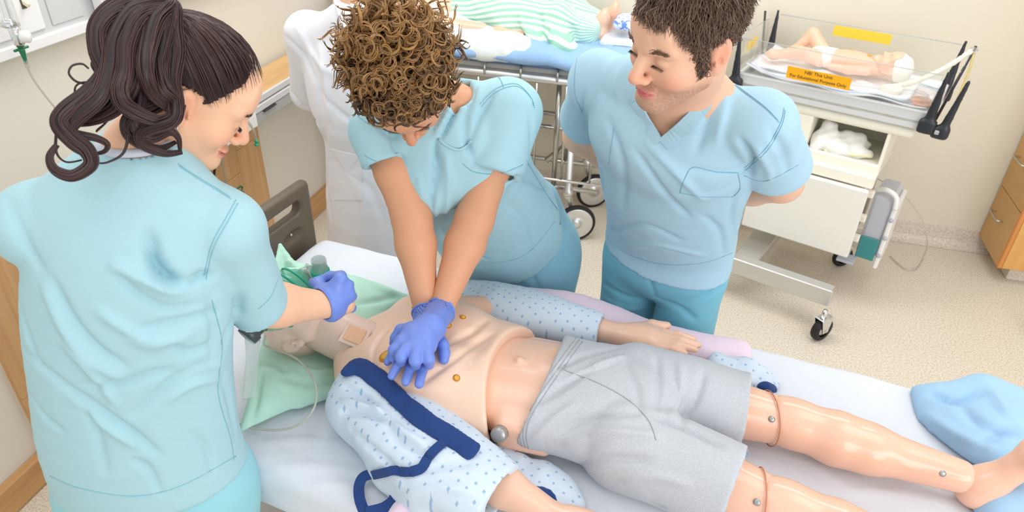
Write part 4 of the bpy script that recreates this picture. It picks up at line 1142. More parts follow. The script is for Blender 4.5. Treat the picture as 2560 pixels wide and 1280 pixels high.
arm_chain(B, dR, deR, dwR); arm_chain(B, dL, deL, dwL); B.ell(dwR + [.06, 0, -.02], (.05, .02, .035), k=.02); B.ell(dwL + [-.06, 0, -.02], (.05, .02, .035), k=.02)
for sg in (-1, 1):
    h0 = hipD + sideD * sg * .09; B.rc(h0, (h0[0], h0[1], .45), .07, .05, .03); B.rc((h0[0], h0[1], .45), (h0[0], h0[1], .08), .05, .035, .02); B.ell((h0[0], h0[1] - .05, .035), (.035, .09, .03), k=.02)
Vb, Fb = B.mesh(.012)
V, F = merge([(Vh, Fh), (Vb, Fb)]); localise(mesh_obj('body', V, F, 'skin', vcol=skin_colors(V, headD, RD, 1.05, (226, 182, 152), (190, 110, 104))), ND)
S = Sdf(); S.loft([(hipD, .165, .112), (midD - [0, 0, .12], .18, .118), (midD - [0, 0, .02], .15, .09), (neckD - [0, 0, .01], .07, .066)], sideD, 3, 0)
V, F = S.mesh(.012); localise(mesh_obj('plaid_shirt', V, F, 'plaid_shirt'), ND)
S = Sdf()
S.loft([(np.array([-1.20, 2.36, .42]), .235, .165), (np.array([-1.19, 2.36, .75]), .212, .155), (hipD + [0, 0, .05], .195, .145), (midD - [0, 0, .22], .20, .140), (midD - [0, 0, .09], .202, .130), (midD, .165, .095), (neckD - [0, 0, .01], .085, .078)], sideD, 4, 0)
S.rc(neckD - [0, 0, .03], dR + [0, 0, .01], .055, .068, .05); S.rc(neckD - [0, 0, .03], dL + [0, 0, .01], .055, .068, .05)
for a_, b_, c_ in ((dR, deR, dwR), (dL, deL, dwL)):
    S.rc(a_, b_, .078, .070, .04); S.rc(b_, c_, .070, .055, .02)
S.cut((0, 0, .44), (0, 0, -1), (-1.7, 1.8, .1), (-.6, 2.9, .5)); S.loft([(np.array([-1.20, 2.36, .40]), .212, .142), (np.array([-1.19, 2.36, .58]), .195, .135)], sideD, 2, .004, 's')
V, F = S.mesh(.0085); V = smooth(V, F, 2); V = rumple(V, F, .003, 10, 31); tr = bvh(V, F)
V = folds(V, F, [([(778, 110), (792, 190), (802, 260), (808, 330)], -.005, .020), ([(800, 120), (815, 200), (825, 300)], .006, .016), ([(700, 80), (760, 140), (785, 200)], -.007, .014), ([(720, 220), (760, 270), (795, 310)], -.006, .014), ([(800, 230), (860, 290), (950, 340)], -.006, .014), ([(820, 300), (810, 400), (830, 560)], -.005, .018), ([(870, 420), (930, 480), (960, 560)], -.004, .02), ([(740, 60), (790, 150), (840, 190)], .005, .018), ([(900, 380), (910, 480), (900, 600)], .005, .02)], tr)
tr = bvh(V, F)
# open front: cut a V from collar
vl = trace(tr, [(868, -20), (885, 30), (900, 60), (925, 130)], 6); vr = [p + sideD * .11 for p in vl]
line2 = np.array([[(p - midD) @ sideD, p[2]] for p in vl]);
poly = np.concatenate([line2, [[line2[-1, 0] + .02, line2[-1, 1]], [line2[-1, 0] + .10, line2[0, 1] + .2], [line2[0, 0], line2[0, 1] + .2]]])
cen = V[F].mean(1); inside = in_poly(np.stack([(cen - midD) @ sideD, cen[:, 2]], 1), poly) & (((cen - midD) @ fwdD) > -.02)
F2 = F[~inside]; used = np.unique(F2); mp_ = np.full(len(V), -1); mp_[used] = np.arange(len(used))
cD = localise(mesh_obj('lab_coat', V[used], mp_[F2], 'coat_white'), ND)
lap = trace(tr, [(805, 8), (835, 18), (870, 60), (912, 125)], 6, .004); lap2 = trace(tr, [(800, 20), (822, 30), (850, 75), (905, 150)], 6, .004)
def flap(name, polys, tree, m_, parent, th=.004, n=5):
    """a cloth flap: outline in pixels traced onto the surface, filled as a fan and given thickness"""
    P = []
    for a, b in zip(polys, polys[1:] + polys[:1]):
        for t in np.linspace(0, 1, n, endpoint=False):
            p, nn = hit(tree, a[0] + (b[0] - a[0]) * t, a[1] + (b[1] - a[1]) * t)
            if p is not None: P.append(p)
    P = np.array(P); N = near_normal(tree, P); c = P.mean(0); cn = nrm(N.mean(0)); k = len(P)
    top = P + N * th; V = np.concatenate([P, top, [c], [c + cn * th * 1.3]]); F = []
    for i in range(k):
        j = (i + 1) % k; F += [(i, j, k + j, k + i), (k + i, k + j, 2 * k + 1), (j, i, 2 * k)]
    o = mesh_obj(name, V, F, m_, None, False); o.parent = parent; return o
lo = ribbon('lapel', vl, near_normal(tr, vl), -.005, .05, .004, 'coat_white', None); lo.parent = cD
lo = ribbon('lapel', np.array([p - sideD * .008 for p in vl]), near_normal(tr, vl), -.050, .004, .004, 'coat_white', None); lo.parent = cD
flap('pocket', [(826, 372), (880, 384), (905, 392), (905, 500), (822, 500)], tr, 'coat_white', cD, .003)
S = Sdf(); S.loft([(hipD + [0, 0, .05], .16, .11), (hipD - [0, 0, .1], .18, .13)], sideD, 2, 0)
for sg in (-1, 1):
    h0 = hipD + sideD * sg * .09; S.rc(h0, (h0[0], h0[1], .45), .10, .08, .03); S.rc((h0[0], h0[1], .45), (h0[0], h0[1], .06), .08, .075, .02)
fabric('dark_trouser', (70, 76, 92)); V, F = S.mesh(.014); localise(mesh_obj('trousers', V, F, 'dark_trouser'), ND)
for sg in (-1, 1):
    h0 = hipD + sideD * sg * .09; shoe(ND, (h0[0], h0[1], 0), math.atan2(-fwdD[0], fwdD[1]), m_='rubber')
# ------------------------------------------------------------------ hair
m = mat('hair', (70, 50, 40), .42, .45, .06, 60, attr=True)
SC_C = np.array([0, -.018, .036]); SC_R = np.array([.076, .098, .086])
HL = dict(man=([-.07, -.055, -.05, -.012, .0, .02, .045, .062, .074, .12], [-.5, -.5, -.030, -.026, .026, .038, .050, .066, .080, .092]),
          lady=([-.07, -.055, -.05, -.012, .0, .02, .045, .062, .074, .12], [-.5, -.5, -.032, -.028, .004, .030, .046, .058, .067, .072]))
def hair_depth(P, style='man'):
    """how far behind the hairline a scalp point lies"""
    x = np.abs(P[:, 0]); y = P[:, 1]; z = P[:, 2]; yl = np.interp(z, *HL[style])
    d = yl - y
    if style == 'man':
        d = d - .016 * np.exp(-((x - .040) / .015) ** 2) * (z > .045)
    ear = ((x > .058) & (y > -.036) & (y < .009) & (z < .026) & (z > -.06))
    return np.where(ear, -1, d)
def scalp_mask(P, style='man', lim=0.0): return hair_depth(P, style) > lim
def scalp_points(n, seed, **kw):
    r = np.random.RandomState(seed); out = []; tot = 0
    while tot < n:
        d = r.normal(size=(n * 3, 3)); d /= np.linalg.norm(d, axis=1)[:, None]; P = SC_C + d * SC_R; P = P[scalp_mask(P, **kw)]; out.append(P); tot += len(P)
    P = np.concatenate(out)[:n]; N = (P - SC_C) / SC_R ** 2; N /= np.linalg.norm(N, axis=1)[:, None]; return P, N
def hair_cap(Vh, Fh, pos, R, s, off, **kw):
    P = to_local(Vh, pos, R, s); cen = P[Fh].mean(1); k = scalp_mask(cen, lim=.011, **kw) & ((((cen - SC_C) / SC_R) ** 2).sum(1) > .80)
    F = Fh[k]; u = np.unique(F); mp = np.full(len(Vh), -1); mp[u] = np.arange(len(u)); N = vnormals(Vh, Fh); dp = np.clip(hair_depth(P[u], **kw) / .02, .12, 1); return Vh[u] + N[u] * (off * dp)[:, None], mp[F]
def shade(n, pts, c0, c1, seed, mid=.5):
    r = np.random.RandomState(seed); t = np.clip(r.beta(2, 2, size=n), 0, 1)[:, None]; a = np.array(lin(c0)[:3]); b = np.array(lin(c1)[:3]); C = a * (1 - t) + b * t
    return np.repeat(C, pts, 0)
def snap(P, N, Vh, Fh, pos, R, s):
    """lift scalp roots onto the real head surface where it bulges past the scalp ellipsoid"""
    t = bvh(to_local(Vh, pos, R, s), Fh); Q = P.copy()
    for i in range(len(P)):
        l, n, k, d = t.ray_cast(Vector(P[i] + N[i] * .04), Vector(-N[i]), .06)
        if l is not None: Q[i] = np.array(l)
    return Q
def finish_hair(parent, parts, cols, name='hair'):
    V, F = merge(parts); return localise(mesh_obj(name, V, F, 'hair', vcol=np.concatenate(cols)), parent)
def re_head(pos, R, s, **kw):
    H = Sdf(); head_ops(H, pos, R, s, **kw); return H.mesh(.004)
# man: short, brushed forward, a little wavy
P, N = scalp_points(7500, 3); r = np.random.RandomState(77)
Ps = np.stack([np.repeat([-.068, .068], 260), r.uniform(.010, .026, 520), r.uniform(-.030, .012, 520)], 1); Ns = np.tile([[1.0, .12, 0]], (520, 1)); Ns[:260, 0] = -1; Ns /= np.linalg.norm(Ns, axis=1)[:, None]
P = np.concatenate([P, Ps]); N = np.concatenate([N, Ns]); Vh2, Fh2 = re_head(headC, RC, sc, male=True, jaw=1.02, nose=1.12); P = snap(P, N, Vh2, Fh2, headC, RC, sc)
r = np.random.RandomState(5); n = len(P); crown = np.array([.012, -.075, .11])
T = P - crown; T = T - N * (T * N).sum(1)[:, None]; T /= np.linalg.norm(T, axis=1)[:, None] + 1e-6
sw = np.cross(N, T); T = T + sw * .45 + r.normal(size=(n, 3)) * .22 + .35 * np.stack([np.sin(P[:, 0] * 160 + P[:, 1] * 90), np.zeros(n), np.sin(P[:, 1] * 150)], 1); T -= N * (T * N).sum(1)[:, None]; T /= np.linalg.norm(T, axis=1)[:, None]
top = np.clip((P[:, 2] - .02) / .08, 0, 1); ln = (.020 + .026 * top) * r.uniform(.7, 1.15, n); lift = (.12 + .42 * top) * r.uniform(.6, 1.2, n); ln *= np.where(P[:, 2] < .02, .75, np.clip(hair_depth(P) / .012, .5, 1))
u = np.linspace(0, 1, 6)[None, :, None]
K = P[:, None] + N[:, None] * (.003 + ln[:, None, None] * lift[:, None, None] * (u - .55 * u ** 2)) + T[:, None] * ln[:, None, None] * u
wv = r.normal(size=(n, 1, 3)) * .004; K = K + wv * np.sin(u * 4)
W = headC + (K * sc) @ RC.T; rad = np.broadcast_to(np.array([.0010, .0011, .0011, .0009, .0007, .0003]), (n, 6))
V1, F1 = tubes(W, rad, 3); c1 = shade(n, 18, (74, 54, 45), (140, 112, 94), 6)
Vh2, Fh2 = re_head(headC, RC, sc, male=True, jaw=1.02, nose=1.12); V0, F0 = hair_cap(Vh2, Fh2, headC, RC, sc, .0035)
finish_hair(NC, [(V1, F1), (V0, F0)], [c1, np.tile(lin((74, 54, 46))[:3], (len(V0), 1))])
# curly: helix ringlets
kw = dict(style='lady')
P, N = scalp_points(900, 11, **kw); r = np.random.RandomState(12)
NB_ = 3; M_ = 26; u = np.linspace(0, 1, M_)[None, :, None]
def curl_fields(P, N, n, r):
    D = N + r.normal(size=(n, 3)) * .42 + np.array([0, -.22, .20]); D /= np.linalg.norm(D, axis=1)[:, None]
    A = np.cross(D, r.normal(size=(n, 3))); A /= np.linalg.norm(A, axis=1)[:, None]
    return D, A, np.cross(D, A), r.uniform(.006, .0155, n), r.uniform(1.25, 2.2, n), r.uniform(0, 6.28, n), r.uniform(.55, 1.3, n)
n0 = len(P); D, A, B_, hr, turns, ph, lr = curl_fields(P, N, n0, r)
rep = lambda x: np.repeat(x, NB_, 0)
P, N, D, A, B_, hr, turns, ph, lr = map(rep, (P, N, D, A, B_, hr, turns, ph, lr)); n = len(P)
P = P + r.normal(size=(n, 3)) * .0012; ph = ph + r.normal(size=n) * .16; hr = hr * r.uniform(.86, 1.14, n); turns = turns * r.uniform(.97, 1.03, n)
top = np.clip((P[:, 2] + .02) / .10, 0, 1) * np.clip(1.1 - (P[:, 1] - .0) / .09, .35, 1)
back = np.clip((-.01 - P[:, 1]) / .06, 0, 1) * np.clip((P[:, 2] + .01) / .05, 0, 1); ln = (.016 + .038 * top + .040 * back) * lr; hr = hr * (1 + .25 * back)
ang = ph[:, None] + 2 * math.pi * turns[:, None] * u[..., 0]
env = np.minimum(1, u[..., 0] * 4)
K = P[:, None] + D[:, None] * (ln[:, None, None] * u) + (A[:, None] * np.cos(ang)[..., None] + B_[:, None] * np.sin(ang)[..., None]) * (hr[:, None] * env)[..., None] + N[:, None] * .004
W = headB + K @ RB.T; rad = np.broadcast_to(np.interp(np.linspace(0, 1, M_), [0, .2, .85, 1], [.0013, .0017, .0015, .0006]), (n, M_)) * r.uniform(.6, 1.2, (n, 1))
V1, F1 = tubes(W, rad, 4)
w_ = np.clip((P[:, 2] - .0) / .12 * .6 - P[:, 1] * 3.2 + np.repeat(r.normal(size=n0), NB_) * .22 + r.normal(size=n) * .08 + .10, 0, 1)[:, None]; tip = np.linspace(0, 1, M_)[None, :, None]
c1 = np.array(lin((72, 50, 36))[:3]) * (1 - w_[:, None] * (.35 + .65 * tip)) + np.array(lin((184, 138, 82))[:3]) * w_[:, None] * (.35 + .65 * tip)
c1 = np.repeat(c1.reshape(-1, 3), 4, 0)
Vh2, Fh2 = re_head(headB, RB, 1.0); V0, F0 = hair_cap(Vh2, Fh2, headB, RB, 1.0, .010, **kw)
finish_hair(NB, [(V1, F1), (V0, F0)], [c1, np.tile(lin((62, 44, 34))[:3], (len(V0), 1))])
# dark ponytail
kw = dict(style='lady')
basep = np.array([0, -.088, .098]); P, N = scalp_points(2600, 21, **kw); n = len(P); Vh2, Fh2 = re_head(headA, RA, 1.0); P = snap(P, N, Vh2, Fh2, headA, RA, 1.0); r = np.random.RandomState(22); u = np.linspace(0, 1, 12)[None, :, None]
q0 = (P - SC_C) / SC_R; q1 = (basep - SC_C) / SC_R; q1 = q1 / np.linalg.norm(q1); Q = q0[:, None] * (1 - u) + q1 * u; Q /= np.linalg.norm(Q, axis=2, keepdims=True)
off = (.004 + .007 * np.sin(u * 3.1) + r.uniform(0, .004, (n, 1, 1)))
K = SC_C + Q * SC_R + Q * off + (P - (SC_C + q0 / np.linalg.norm(q0, axis=1)[:, None] * SC_R))[:, None] * (1 - u) ** 2; W = headA + K @ RA.T
rad = np.broadcast_to(np.interp(np.linspace(0, 1, 12), [0, .3, 1], [.00015, .0009, .0011]), (n, 12)); V1, F1 = tubes(W, rad, 3); c1 = shade(n, 36, (46, 30, 30), (78, 54, 50), 23)
Vh2, Fh2 = re_head(headA, RA, 1.0); V0, F0 = hair_cap(Vh2, Fh2, headA, RA, 1.0, .005, **kw)
parts = [(V1, F1), (V0, F0)]; cols = [c1, np.tile(lin((46, 30, 30))[:3], (len(V0), 1))]
base_w = LA(basep)
def lock(px, ts, spread, n=46, seed=0, start=True, rs=.0010, curlend=0.0):
    C = [list(PT(u_, v_, t_)) for (u_, v_), t_ in zip(px, np.interp(np.linspace(0, 1, len(px)), np.linspace(0, 1, len(ts)), ts))]
    if start: C = [list(base_w)] + C
    C = spline(C, 7); M = len(C); r = np.random.RandomState(seed)
    T = np.gradient(C, axis=0); T /= np.linalg.norm(T, axis=1)[:, None]; U = np.cross(T, CM[:, 2]); U /= np.linalg.norm(U, axis=1)[:, None] + 1e-9; Wn = np.cross(T, U)
    tt = np.linspace(0, 1, M); env = spread * np.interp(tt, [0, .12, .6, 1], [.55, 1, .85, .25])
    a = r.uniform(0, 6.28, n); q = np.sqrt(r.uniform(0, 1, n)); tw = r.uniform(-.9, .9, n)
    an = a[:, None] + tw[:, None] * tt * 2.2; rr = q[:, None] * env[None] * (1 + .12 * np.sin(tt[None] * 9 + a[:, None]))
    W = C[None] + U[None] * (rr * np.cos(an))[..., None] + Wn[None] * (rr * np.sin(an) * .6)[..., None]
    rad = np.broadcast_to(np.interp(tt, [0, .05, .85, 1], [.001, 1, .9, .3]) * rs, (n, M)) * r.uniform(.7, 1.3, (n, 1))
    V, F = tubes(W, rad, 4, seed); parts.append((V, F)); cols.append(shade(n, M * 4, (42, 27, 28), (80, 56, 53), seed + 1))
    core = MB().tube(C, np.maximum(env * .62, .0015), 8); cv = np.array(core.v); cf = [f for f in core.f if len(f) == 4]; parts.append((cv, np.array(cf))); cols.append(np.tile(lin((40, 26, 26))[:3], (len(cv), 1)))
LK = [([(400, -10), (300, 10), (245, 60), (243, 124), (262, 180), (225, 232), (165, 280), (152, 311), (185, 350), (218, 379), (225, 412), (182, 438), (138, 424), (125, 392), (143, 362)], [1.36, 1.33, 1.34], .017, 60),
      ([(410, 0), (330, 20), (285, 90), (275, 170), (250, 240), (195, 290), (170, 330), (200, 365), (222, 395)], [1.36, 1.32, 1.35], .018, 50),
      ([(410, 10), (350, 30), (315, 100), (310, 180), (300, 230), (322, 270), (375, 298), (425, 305), (445, 275)], [1.36, 1.31, 1.34], .018, 60),
      ([(420, 10), (390, 40), (370, 110), (365, 180), (385, 235), (425, 270), (447, 262)], [1.36, 1.31, 1.35], .017, 50),
      ([(430, 20), (430, 70), (438, 130), (430, 200), (440, 262), (432, 300), (378, 319), (350, 337), (362, 365), (412, 384), (455, 380)], [1.36, 1.32, 1.37], .016, 60),
      ([(420, 20), (410, 90), (400, 160), (410, 220), (440, 255), (438, 290), (400, 312)], [1.36, 1.32, 1.36], .017, 50),
      ([(380, 10), (340, 60), (335, 140), (330, 210), (290, 270), (235, 300), (190, 310)], [1.37, 1.33, 1.37], .018, 50),
      ([(390, 0), (290, 50), (262, 120), (270, 190), (262, 240), (215, 275), (160, 300), (180, 330), (240, 345), (268, 360), (262, 378), (238, 385)], [1.37, 1.35, 1.37], .010, 36),
      ([(400, 10), (360, 80), (345, 170), (350, 240), (340, 290), (345, 320), (380, 345), (425, 330), (445, 345), (450, 375)], [1.37, 1.34, 1.37], .012, 40),
      ([(420, 40), (430, 130), (425, 210), (400, 260), (330, 290), (320, 330), (350, 360), (400, 372), (440, 355)], [1.38, 1.36, 1.38], .014, 40),
      ([(380, 0), (320, 40), (290, 110), (300, 200), (280, 250), (230, 270), (200, 300)], [1.38, 1.36, 1.38], .020, 44),
      ([(260, 170), (246, 150), (235, 165), (245, 190)], [1.37, 1.37], .006, 12)]
for i, (px, ts, sp, n_) in enumerate(LK): lock(px, ts, sp, int(n_ * 2.4), 100 + i * 3, start=i < 11)
for i, px in enumerate([[(262, 190), (230, 205), (195, 205), (173, 185), (180, 165), (205, 160), (222, 172)], [(255, 215), (215, 205), (190, 215), (188, 240), (200, 255)], [(240, 330), (270, 300), (275, 270)], [(300, 260), (320, 320), (310, 380), (270, 405), (240, 408)], [(140, 330), (140, 380), (165, 405), (205, 400)], [(450, 300), (462, 270), (468, 230)]]):
    lock(px, [1.36, 1.36], .0025, 5, 200 + i, False, .0008)
ho = finish_hair(NA, parts, cols)
# stray baby hair and ear stud
ps, _n = LA((.083, -.006, -.045)), None
localise(MB().lathe([(.0012, 0), (.0026, .001), (.0018, .003)], LA((.0865, -.006, -.043)), RA[:, 0], 10).build('ear_stud', 'chrome', None, True), NA)
# ------------------------------------------------------------------ pillow
mint_c = [PZ(690, 640, .86), PZ(1022, 736, .825), PZ(848, 985, .825), PZ(600, 1080, .825)]
V, F = cushion(mint_c, .115, 56, 2.4, 2, .0025, 20, lift=.18)
hm0, nb0 = np.array([-.96, 1.345, 0]), np.array([-.74, 1.32, 0])      # the head presses the pillow down
dd_, tt_ = dist_poly(V * [1, 1, 0], np.array([hm0, nb0])); V[:, 2] -= np.maximum(V[:, 2] - .822, 0) * .78 * np.exp(-(dd_ / .13) ** 2)
tr = bvh(V, F)
V = folds(V, F, [([(880, 690), (940, 720), (1010, 738)], .006, .012), ([(890, 760), (950, 750), (1010, 735)], -.006, .012), ([(700, 940), (780, 960), (850, 950)], -.007, .012), ([(690, 1000), (760, 1010), (830, 990)], .006, .014), ([(650, 940), (640, 1000), (630, 1060)], -.006, .014), ([(720, 900), (780, 930), (840, 925)], .006, .010), ([(640, 900), (680, 910), (720, 930)], -.005, .010)], tr)
pil = mesh_obj('pillow', V, F, 'mint'); tag(pil, 'mint green pillow under the manikin head', 'pillow')
# the corner of the pillow case stands up against the headboard
S = Sdf(); a, b = PZ(720, 690, .87), PT(700, 612, 2.36)
S.loft([(a, .06, .012), (a * .5 + b * .5, .035, .009), (b, .006, .004)], BW, 3, 0)
S.loft([(PZ(760, 690, .86), .05, .012), (PZ(715, 660, .90), .03, .01), (b, .006, .005)], BD, 3, .02)
V, F = S.mesh(.005); o = mesh_obj('pillowcase_corner', V, F, 'mint'); o.parent = pil

# ------------------------------------------------------------------ manikin
def vinyl(name, rgb, rough): return mat(name, rgb, rough, .5, .02, 14, 0, coat=.15)
vinyl('vinyl_skin', (234, 190, 164), .30); vinyl('vinyl_chest', (236, 200, 176), .42); vinyl('vinyl_head', (232, 201, 184), .42); vinyl('vinyl_gloss', (236, 188, 162), .20)
mat('snap_gold', (222, 168, 60), .35, .5, .05); mat('snap_rim', (196, 120, 24), .4); mat('grey_bolt', (170, 170, 168), .35, .6, .03, metal=.6)
mat('seam_dark', (196, 128, 98), .6)
MQ = thing('cpr_manikin', 'life-size training manikin lying on the bed in grey shorts, chest bared', 'manikin', tuple(bedp(1.0, .5, MZ)))
add = lambda name, VF, m_: localise(mesh_obj(name, VF[0], VF[1], m_), MQ)
# head, tipped back
hM = np.array([-.930, 1.345, .925]); RM = head_frame((-.28, -.10, .95), (-.95, .02, -.22))
H_ = Sdf(); LM = head_ops(H_, hM, RM, 1.0, male=True)
V, F = H_.mesh(.0035)
hd = localise(mesh_obj('head', V, F, 'vinyl_head'), MQ)
S = Sdf(); nb = np.array([-.735, 1.318, .905])
S.rc(LM((0, -.02, -.045)), nb, .060, .064, 0); S.rc(LM((0, .035, -.075)), nb + [0, 0, .02], .035, .045, .04); S.rc(nb, nb + [.06, 0, 0], .064, .066, .02)
nk = add('neck', S.mesh(.006), 'vinyl_head')
tk = bvh(*[np.array(x) for x in S.mesh(.006)])
# tracheal patch with tape on the throat
p0, n0 = hit(tk, 888, 838)
if p0 is not None:
    ax_ = nrm(nb - hM); ax_ = nrm(ax_ - n0 * (ax_ @ n0)); sd_ = np.cross(n0, ax_); mat('tape_clear', (234, 203, 185), .3, .5); mat('patch_tan', (236, 188, 150), .5)
    Rp = np.array([ax_, sd_, n0]).T
    for nm_, sz, m_, z_ in (('tape', (.070, .060, .0022), 'tape_clear', .001), ('throat_patch', (.05, .042, .005), 'patch_tan', .003)):
        o = MB().box(p0 + n0 * z_, sz, Rp, .0015).build(nm_, m_); o.parent = nk
# lower torso
AX = np.array([0, 1.0, 0])
S = Sdf()
S.loft([((-.46, 1.315, .885), .150, .085), ((-.34, 1.315, .888), .148, .088), ((-.22, 1.312, .892), .150, .090), ((-.10, 1.305, .89), .155, .085), ((.0, 1.30, .89), .155, .082)], AX, 4, 0)
S.ell((-.305, 1.30, .985), (.010, .010, .006), k=.012)
for sg in (-1, 1):
    S.box((-.255, 1.31 + sg * .152, .875), (.13, .036, .085), rad=.017, k=.04)
V, F = S.mesh(.006); add('abdomen', (V, F), 'vinyl_skin')
tab = bvh(V, F)
# chest skin, open at the lower edge
S = Sdf()
S.loft([((-.745, 1.318, .888), .105, .062), ((-.69, 1.318, .890), .185, .082), ((-.60, 1.315, .895), .205, .104), ((-.50, 1.313, .898), .200, .114), ((-.40, 1.312, .897), .190, .112), ((-.32, 1.31, .893), .184, .108), ((-.25, 1.31, .89), .178, .104)], AX, 4, 0)
for sg in (-1, 1):
    S.ell((-.66 + (.03 if sg < 0 else 0), 1.315 + sg * (.19 if sg > 0 else .172), .89), (.07, .06, .06), k=.05)
    S.ell((-.53, 1.313 + sg * .095, .975), (.10, .08, .035), k=.05)
S.rc((-.56, 1.31, 1.02), (-.42, 1.31, 1.02), .006, .012, .04, 's')
S.rc((-.50, 1.30, 1.03), (-.56, 1.15, 1.02), .006, .006, .03, 's'); S.rc((-.42, 1.22, 1.02), (-.38, 1.42, 1.02), .006, .006, .03, 's')
S.ell((-.135, 1.285, .95), (.235, .30, .40), k=.01, mode='s')
S.ell((-.30, 1.31, .88), (.20, .152, .092), k=.004, mode='s')
S.rc((-.76, 1.318, .905), (-.66, 1.318, .905), .058, .058, .006, 's')
V, F = S.mesh(.0052); V = smooth(V, F, 1); tch = bvh(V, F)
V = folds(V, F, [([(1120, 860), (1180, 830), (1215, 800)], -.006, .012), ([(1130, 900), (1190, 860), (1230, 835)], -.004, .010), ([(1050, 960), (1090, 930), (1150, 890)], -.004, .012), ([(930, 905), (940, 860), (985, 800)], -.003, .012)], tch)
tch = bvh(V, F); add('chest_skin', (V, F), 'vinyl_chest')
for u, v, r in ((1141, 945, .0088), (1157, 793, .0085), (1121, 814, .0085), (965, 890, .019), (1034, 768, .006), (1245, 793, .006)):
    p, n = hit(tch, u, v)
    if p is None: continue
    o = localise(MB().lathe([(r * 1.0, -.002), (r, .0012), (r * .8, .002)], p, n, 20).build('electrode_snap', 'snap_rim', None, False), MQ)
    c_ = MB().lathe([(r * .72, .001), (r * .70, .0035), (r * .4, .0042)], p, n, 16).build('snap_disc', 'snap_gold', None, True); c_.parent = o
# hip bolt on the near side
p, n = hit(tab, 1252, 1085)
if p is not None: localise(MB().lathe([(.019, -.01), (.019, .012), (.016, .016), (.006, .018)], p + np.array([0, -.008, .010]), nrm(n * .5 + np.array([0, -.6, .5])), 24).build('hip_bolt', 'grey_bolt', None, True), MQ)
# legs
def leg(hip, kn, ank, far=True):
    hip, kn, ank = map(np.asarray, (hip, kn, ank)); d = nrm(ank - kn); dk = nrm(kn - hip)
    S = Sdf(); S.rc(hip, hip * .4 + kn * .6, .085, .072, 0); S.rc(hip * .4 + kn * .6, kn - dk * .02, .072, .060, .02); add('thigh', S.mesh(.006), 'vinyl_gloss')
    S = Sdf(); S.ell(kn + [0, 0, .004], (.068, .058, .060), k=.02); S.ell(kn + d * .05 + [0, 0, .008], (.05, .045, .045), k=.03)
    S.rc(kn + d * .04, kn + d * .13, .055, .060, .03); S.rc(kn + d * .13, kn + d * .20, .061, .056, .03); S.rc(kn + d * .20, ank, .055, .036, .03)
    S.rc(kn + d * .05 + [0, 0, .02], ank + [0, 0, .012], .035, .026, .02)
    V, F = S.mesh(.006); sh_ = add('shin', (V, F), 'vinyl_gloss'); return V, F, d
k_far, a_far = PZ(1952, 1052, .885), PZ(2396, 1192, .868)
k_near, a_near = PZ(1930, 1262, .885), PZ(2400, 1460, .868)
h_far, h_near = np.array([-.02, 1.39, .89]), np.array([-.02, 1.195, .89])
Vs, Fs, d = leg(h_far, k_far, a_far)
tsh = bvh(Vs, Fs)
leg(h_near, k_near, a_near)
for hip, kn, ank in ((h_far, k_far, a_far), (h_near, k_near, a_near)):
    # joint seam ring round the knee and small bolt
    dk = nrm(kn - hip); c = kn - dk * .028; u = np.cross(dk, [0, 0, 1]); u = nrm(u); w = np.cross(u, dk)
    ringp = [c + .0655 * (math.cos(t) * u + math.sin(t) * w) + dk * (.022 * math.cos(t)) for t in np.linspace(0, 2 * math.pi, 33)[:-1]]
    localise(MB().tube(ringp, .0016, 6, closed=True).build('knee_seam', 'seam_dark', None, True), MQ)
    b0 = kn - dk * .03; nn = nrm(u * (1 if u[1] < 0 else -1) * .75 + w * .65)
    localise(MB().lathe([(.0075, 0), (.0075, .004), (.003, .005)], b0 + nn * .060, nn, 14).build('joint_bolt', 'grey_bolt', None, True), MQ)
    dd = nrm(ank - kn); u2 = nrm(np.cross(dd, [0, 0, 1])); w2 = np.cross(u2, dd); nn2 = nrm(u2 * (1 if u2[1] < 0 else -1) * .8 + w2 * .6)
    localise(MB().lathe([(.0075, 0), (.0075, .004), (.003, .005)], ank - dd * .045 + nn2 * .039, nn2, 14).build('joint_bolt', 'grey_bolt', None, True), MQ)
    # ankle ball and foot
    S = Sdf(); f0 = ank + dd * .045
    toe = ank + dd * .10 + np.array([.05, 0.01, .165])
    S.ell(f0 + [0, 0, -.012], (.042, .036, .048), k=.03); S.rc(f0 + [.0, 0, -.02], toe * .75 + f0 * .25, .034, .030, .04); S.rc(toe * .7 + f0 * .3 + [0, .02, 0], toe + [0, .022, 0], .022, .014, .03); S.rc(toe * .7 + f0 * .3 - [0, .02, 0], toe - [0, .022, .01], .022, .014, .03)
    for i in range(5):
        a = toe + np.array([-.004, .028 - .014 * i, .002 - .004 * i]); S.rc(a, a + np.array([.006, 0, .024 - .003 * i]), .0115 if i == 0 else .008, .0095 if i == 0 else .0065, .006)
    V, F = S.mesh(.0048); add('foot', (V, F), 'vinyl_gloss')
